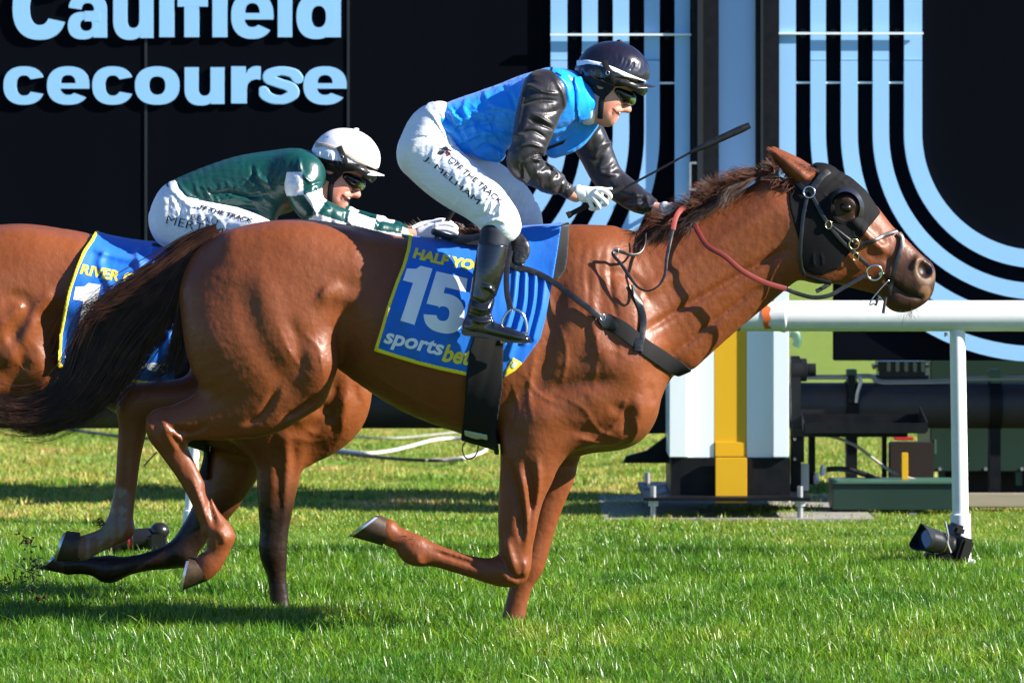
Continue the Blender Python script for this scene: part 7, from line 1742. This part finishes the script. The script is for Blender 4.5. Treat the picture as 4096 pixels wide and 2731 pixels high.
# ------------------------------------------------------------------ tails, manes, fetlock hair
def hair_sheet(top, bot, n, seg, Yc, spread, rs, clump=.5, minlen=.55, wob=8, seed=1, wexp=1.0):
    r = np.random.default_rng(seed)
    def res(p, m):
        p = catmull(np.array(p, float), 6); d = np.r_[0, np.cumsum(np.linalg.norm(np.diff(p, axis=0), axis=1))]; t = np.linspace(0, d[-1], m)
        return np.stack([np.interp(t, d, p[:, 0]), np.interp(t, d, p[:, 1])], 1)
    m = 60; A, B = res(top, m), res(bot, m)
    v = r.random(n); nc = max(6, n//40); cv = r.random(nc); ci = np.abs(v[:, None]-cv[None]).argmin(1); v2 = v*(1-clump*.0)
    L = minlen + (1-minlen)*r.random(n)**.6
    s = np.linspace(0, 1, seg)[None]*L[:, None]
    vv = v[:, None]+(cv[ci]-v)[:, None]*clump*np.linspace(0, 1, seg)[None]**1.3
    vv = vv + (r.random(n)[:, None]-.5)*.05 + (r.normal(size=n)[:, None]*.13)*np.linspace(0, 1, seg)[None]**2
    idx = s*(m-1); i = np.clip(idx.astype(int), 0, m-2); f = (idx-i)[..., None]
    a = A[i]*(1-f)+A[i+1]*f; b = B[i]*(1-f)+B[i+1]*f
    p = a*(1-vv[..., None])+b*vv[..., None]
    ph = r.random(n)*6.28; ph2 = r.random(n)*6.28; k = np.linspace(0, 1, seg)[None]
    p[..., 0] += wob*np.sin(ph[:, None]+s*9)*k*1.2; p[..., 1] += wob*np.sin(ph2[:, None]+s*7)*k*1.4
    dy = (r.random(n)-.5)*2; dyc = (r.random(nc)-.5)*2
    dep = (dy[:, None]*(1-.6*k)+dyc[ci][:, None]*.6*k)*spread*(.35+k*.9)
    Y = Yc+dep; Z = CAMD+Y
    return np.stack([(p[..., 0]-2048)*Z/FPX, Y, CAMH+(HOR-p[..., 1])*Z/FPX], -1)
def pts(v, l): return [v(*p) for p in l]
top = pts(RU, [(1390, 100), (1230, 165), (1080, 265), (900, 385), (700, 520), (540, 690), (440, 900), (360, 1080), (180, 1190), (-30, 1185), (-250, 1110)])
bot = pts(RU, [(1330, 170), (1190, 300), (1130, 470), (1085, 640), (1000, 770), (890, 910), (770, 1080), (610, 1230), (430, 1330), (210, 1385), (-60, 1330)])
tail = np.concatenate([hair_sheet(top, bot, 2300, 18, 0.0, .08, None, clump=.72, minlen=.38, seed=3, wob=16),
                       hair_sheet(pts(RU, [(1200, 200), (1000, 340), (800, 450), (640, 520), (520, 560), (430, 640)]), pts(RU, [(1150, 300), (980, 520), (760, 640), (600, 690), (500, 730), (440, 830)]), 420, 18, -.02, .05, None, clump=.7, minlen=.4, seed=4),
                       hair_sheet(pts(RU, [(1160, 350), (1120, 560), (1090, 740), (1040, 900), (940, 1010), (820, 1050)]), pts(RU, [(1150, 400), (1160, 640), (1190, 820), (1170, 960), (1060, 1040), (960, 1100)]), 420, 18, -.02, .05, None, clump=.75, minlen=.35, seed=5)])
top_f = [(x-20-.02*i*x*0, y-18-6*i) for i, (x, y) in enumerate(top)]; bot_f = [(x+10, y+10+5*i) for i, (x, y) in enumerate(bot)]
tail = np.concatenate([tail, hair_sheet(top_f, bot_f, 220, 18, 0.0, .10, None, clump=.2, minlen=.45, seed=9, wob=24)])
strands("tail", tail, .0016, .0003, M_darkhair, horse_main)

def mane(roots, n, length, dirs, Yc, spread, mat, parent, name, seed, jit=.5, curl=.35, seg=7, thick=.0012, clumps=40):
    """roots: crest polyline in photo pixels; dirs: flow direction per root point (dx, dy, depth)"""
    r = np.random.default_rng(seed)
    R = catmull(np.array([list(a)+list(d)+[l] for a, d, l in zip(roots, dirs, length)], float), 8)
    t = r.random(n)*(len(R)-1.001); i = t.astype(int); f = (t-i)[:, None]; q = R[i]*(1-f)+R[i+1]*f
    c = (np.floor(t/(len(R)-1)*clumps)).astype(int); cj = r.normal(size=(clumps+1, 3)); cl = .7+.6*r.random(clumps+1)
    d = q[:, 2:5]+.55*jit*cj[c]*np.array([1, .8, .5])+.35*jit*r.normal(size=(n, 3)); d /= np.linalg.norm(d, axis=1, keepdims=True)
    L = q[:, 5]*cl[c]*(.55+.5*r.random(n)); s = np.linspace(0, 1, seg)[None, :, None]
    dy0 = (r.random(n)-.5)*spread
    p = np.zeros((n, seg, 3)); p[..., 0] = q[:, 0, None]; p[..., 1] = q[:, 1, None]+10; p[..., 2] = dy0[:, None]*1000
    g = np.stack([-.25*np.ones(n), .9*np.ones(n), -.2*np.ones(n)], 1)*curl
    wv = r.random((clumps+1, 2))*6.28; k_ = .8+.5*r.random((clumps+1, 1))
    wob = np.stack([np.sin(s[..., 0]*5*k_[c]+wv[c, :1]), np.sin(s[..., 0]*6*k_[c]+wv[c, 1:])*1.2, 0*s[..., 0]*k_[c]], -1)*L[:, None, None]*.10*s
    p = p + d[:, None]*L[:, None, None]*s + g[:, None]*L[:, None, None]*s**2 + wob + r.normal(size=(n, 1, 3))*3
    Y = Yc+p[..., 2]*.001; Z = CAMD+Y
    strands(name, np.stack([(p[..., 0]-2048)*Z/FPX, Y, CAMH+(HOR-p[..., 1])*Z/FPX], -1), thick, .0003, mat, parent)
# upper neck: tufts lifting off the crest, then the part that lies back over the withers
roots = [P(1330, 540), P(1400, 552), P(1450, 548), P(1500, 530), P(1550, 505), P(1600, 478), P(1650, 448), P(1700, 418), P(1745, 398), P(1780, 388)]
mane(roots, 4200, [75, 100, 125, 120, 110, 125, 130, 125, 95, 80],
     [(-1, .25, -.25), (-1, .15, -.3), (-1, .05, -.35), (-1, -.05, -.3), (-.95, -.25, -.3), (-.85, -.55, -.2), (-.75, -.7, -.15), (-.75, -.7, -.1), (-.85, -.5, -.1), (-1, -.4, -.1)],
     0.0, .07, M_manehair, horse_main, "mane", 11, jit=.62, thick=.0009, clumps=30, seg=9, curl=.45)
mane(roots[1:9], 2400, [95]*8, [(-.85, .5, -.6)]*8, -.03, .05, M_darkhair, horse_main, "mane", 12, jit=.45, curl=.6, thick=.0009, seg=9, clumps=26)
mane([HD(420, 395), HD(520, 420), HD(600, 440)], 260, [55, 60, 40], [(-.8, .3, -.5), (-.8, .1, -.5), (-.6, .7, -.4)], -.04, .05, M_manehair, horse_main, "forelock", 13, jit=.5)
# second horse: black mane low behind the rider's hands, and its tail
mane([(1130, 950), (1400, 940), (1600, 925), (1750, 915), (1850, 910), (1960, 925)], 1500, [80]*6, [(-1, -.35, -.3)]*6, H2Y, .06, M_darkhair, horse_second, "mane", 14, jit=.6)
_o = M2(*P(470, 575))
top2 = [(_o[0], _o[1]-20), (_o[0]-180, _o[1]+30), (_o[0]-420, _o[1]+200), (_o[0]-640, _o[1]+420)]
bot2 = [(_o[0]-30, _o[1]+60), (_o[0]-150, _o[1]+220), (_o[0]-340, _o[1]+460), (_o[0]-560, _o[1]+640)]
strands("tail", hair_sheet(top2, bot2, 1200, 12, H2Y, .07, None, seed=6), .002, .0005, M_darkhair, horse_second)
# fetlock wisps on the near foreleg and the white-socked hind leg
mane([FO(520, 745), FO(590, 760), FO(640, 775)], 140, [28, 34, 30], [(-.9, -.25, -.3)]*3, -.15, .05, M_manehair, horse_main, "fetlock_hair", 15, jit=.3)
mane([HN(480, 880), HN(500, 905), HN(520, 930)], 40, [45, 50, 40], [(-1, .1, -.2)]*3, .14, .03, M_darkhair, horse_main, "fetlock_hair", 16, jit=.5)
# whiskers
mane([HD(1380, 1400), HD(1450, 1420), HD(1510, 1400)], 60, [40, 45, 40], [(-.2, .4, -.6), (0, .7, -.5), (.3, .5, -.5)], 0, .06, M_darkhair, horse_main, "whiskers", 17, jit=.6, thick=.0005)

# short hairs along the ear edge
for k, (a, b) in enumerate((((735, 345), (336, 172)), ((545, 455), (345, 215)))):
    mane([HD(*a), HD((a[0]+b[0])/2, (a[1]+b[1])/2), HD(*b)], 320, [16, 18, 12], [(-.6, -.35, -.5), (-.8, -.3, -.4), (-.8, -.2, -.2)] if k == 0 else [(-.6, .5, -.5), (-.8, .3, -.5), (-.8, .1, -.3)], -.06, .03, M_manehair, horse_main, "ear_hair", 40+k, jit=.5, thick=.0006, seg=4)
# --- turf kicked up at the left edge
r = np.random.default_rng(33); KV = view(0, 2050, 700/1996)
dv = thing("kicked_turf", W(*KV(350, 700), -.05), "dark shreds of grass and soil flying up behind the hooves at the left edge", "turf clod")
paths = []
for q in range(130):
    c = np.array([(300, 330), (420, 560), (330, 680), (200, 690), (380, 770), (430, 620), (60, 800), (330, 860)][r.integers(0, 8)])+r.normal(size=2)*45; a = r.uniform(0, 6.28); L = r.uniform(20, 95); b = r.normal()*.7
    paths.append([W(*KV(c[0]+math.cos(a+b*t)*L*t, c[1]+math.sin(a+b*t)*L*t), -.05+r.normal()*.02*0+.06*math.sin(q)) for t in np.linspace(-.5, .5, 6)])
strands("grass_shreds", np.array(paths), 0.0032, .0012, M_hedge, dv)["kind"] = "stuff"
def clods(name, spots, par, Y):
    m = MB()
    for (x, y, s) in spots:
        bm = bmesh.new(); bmesh.ops.create_icosphere(bm, subdivisions=2, radius=s)
        for v in bm.verts: v.co *= 1+.35*r.normal()*.6
        bmesh.ops.translate(bm, verts=bm.verts, vec=W(*KV(x, y), Y)); m.bm(bm)
    return m.build(name, M_dirt, par, smooth=True)
clods("soil_crumbs", [(300+r.normal()*90, 600+r.normal()*180, r.uniform(.002, .006)) for _ in range(20)]+[(310, 330, .010), (470, 400, .006), (440, 970, .012), (515, 960, .008)], dv, -.05)["kind"] = "stuff"
sc = new_mesh("turf_scar", [(*W(*KV(x, y), 0)[:1], (CAMH*FPX/(KV(x, y)[1]-HOR))-CAMD, .045+.012*math.sin(x)) for x, y in ((-200, 1010), (60, 970), (300, 955), (470, 975), (500, 1040), (380, 1110), (120, 1130), (-200, 1140))], [tuple(range(7, -1, -1))], M_dirt, None, False); structure(sc)
print("total", time.time()-T0)
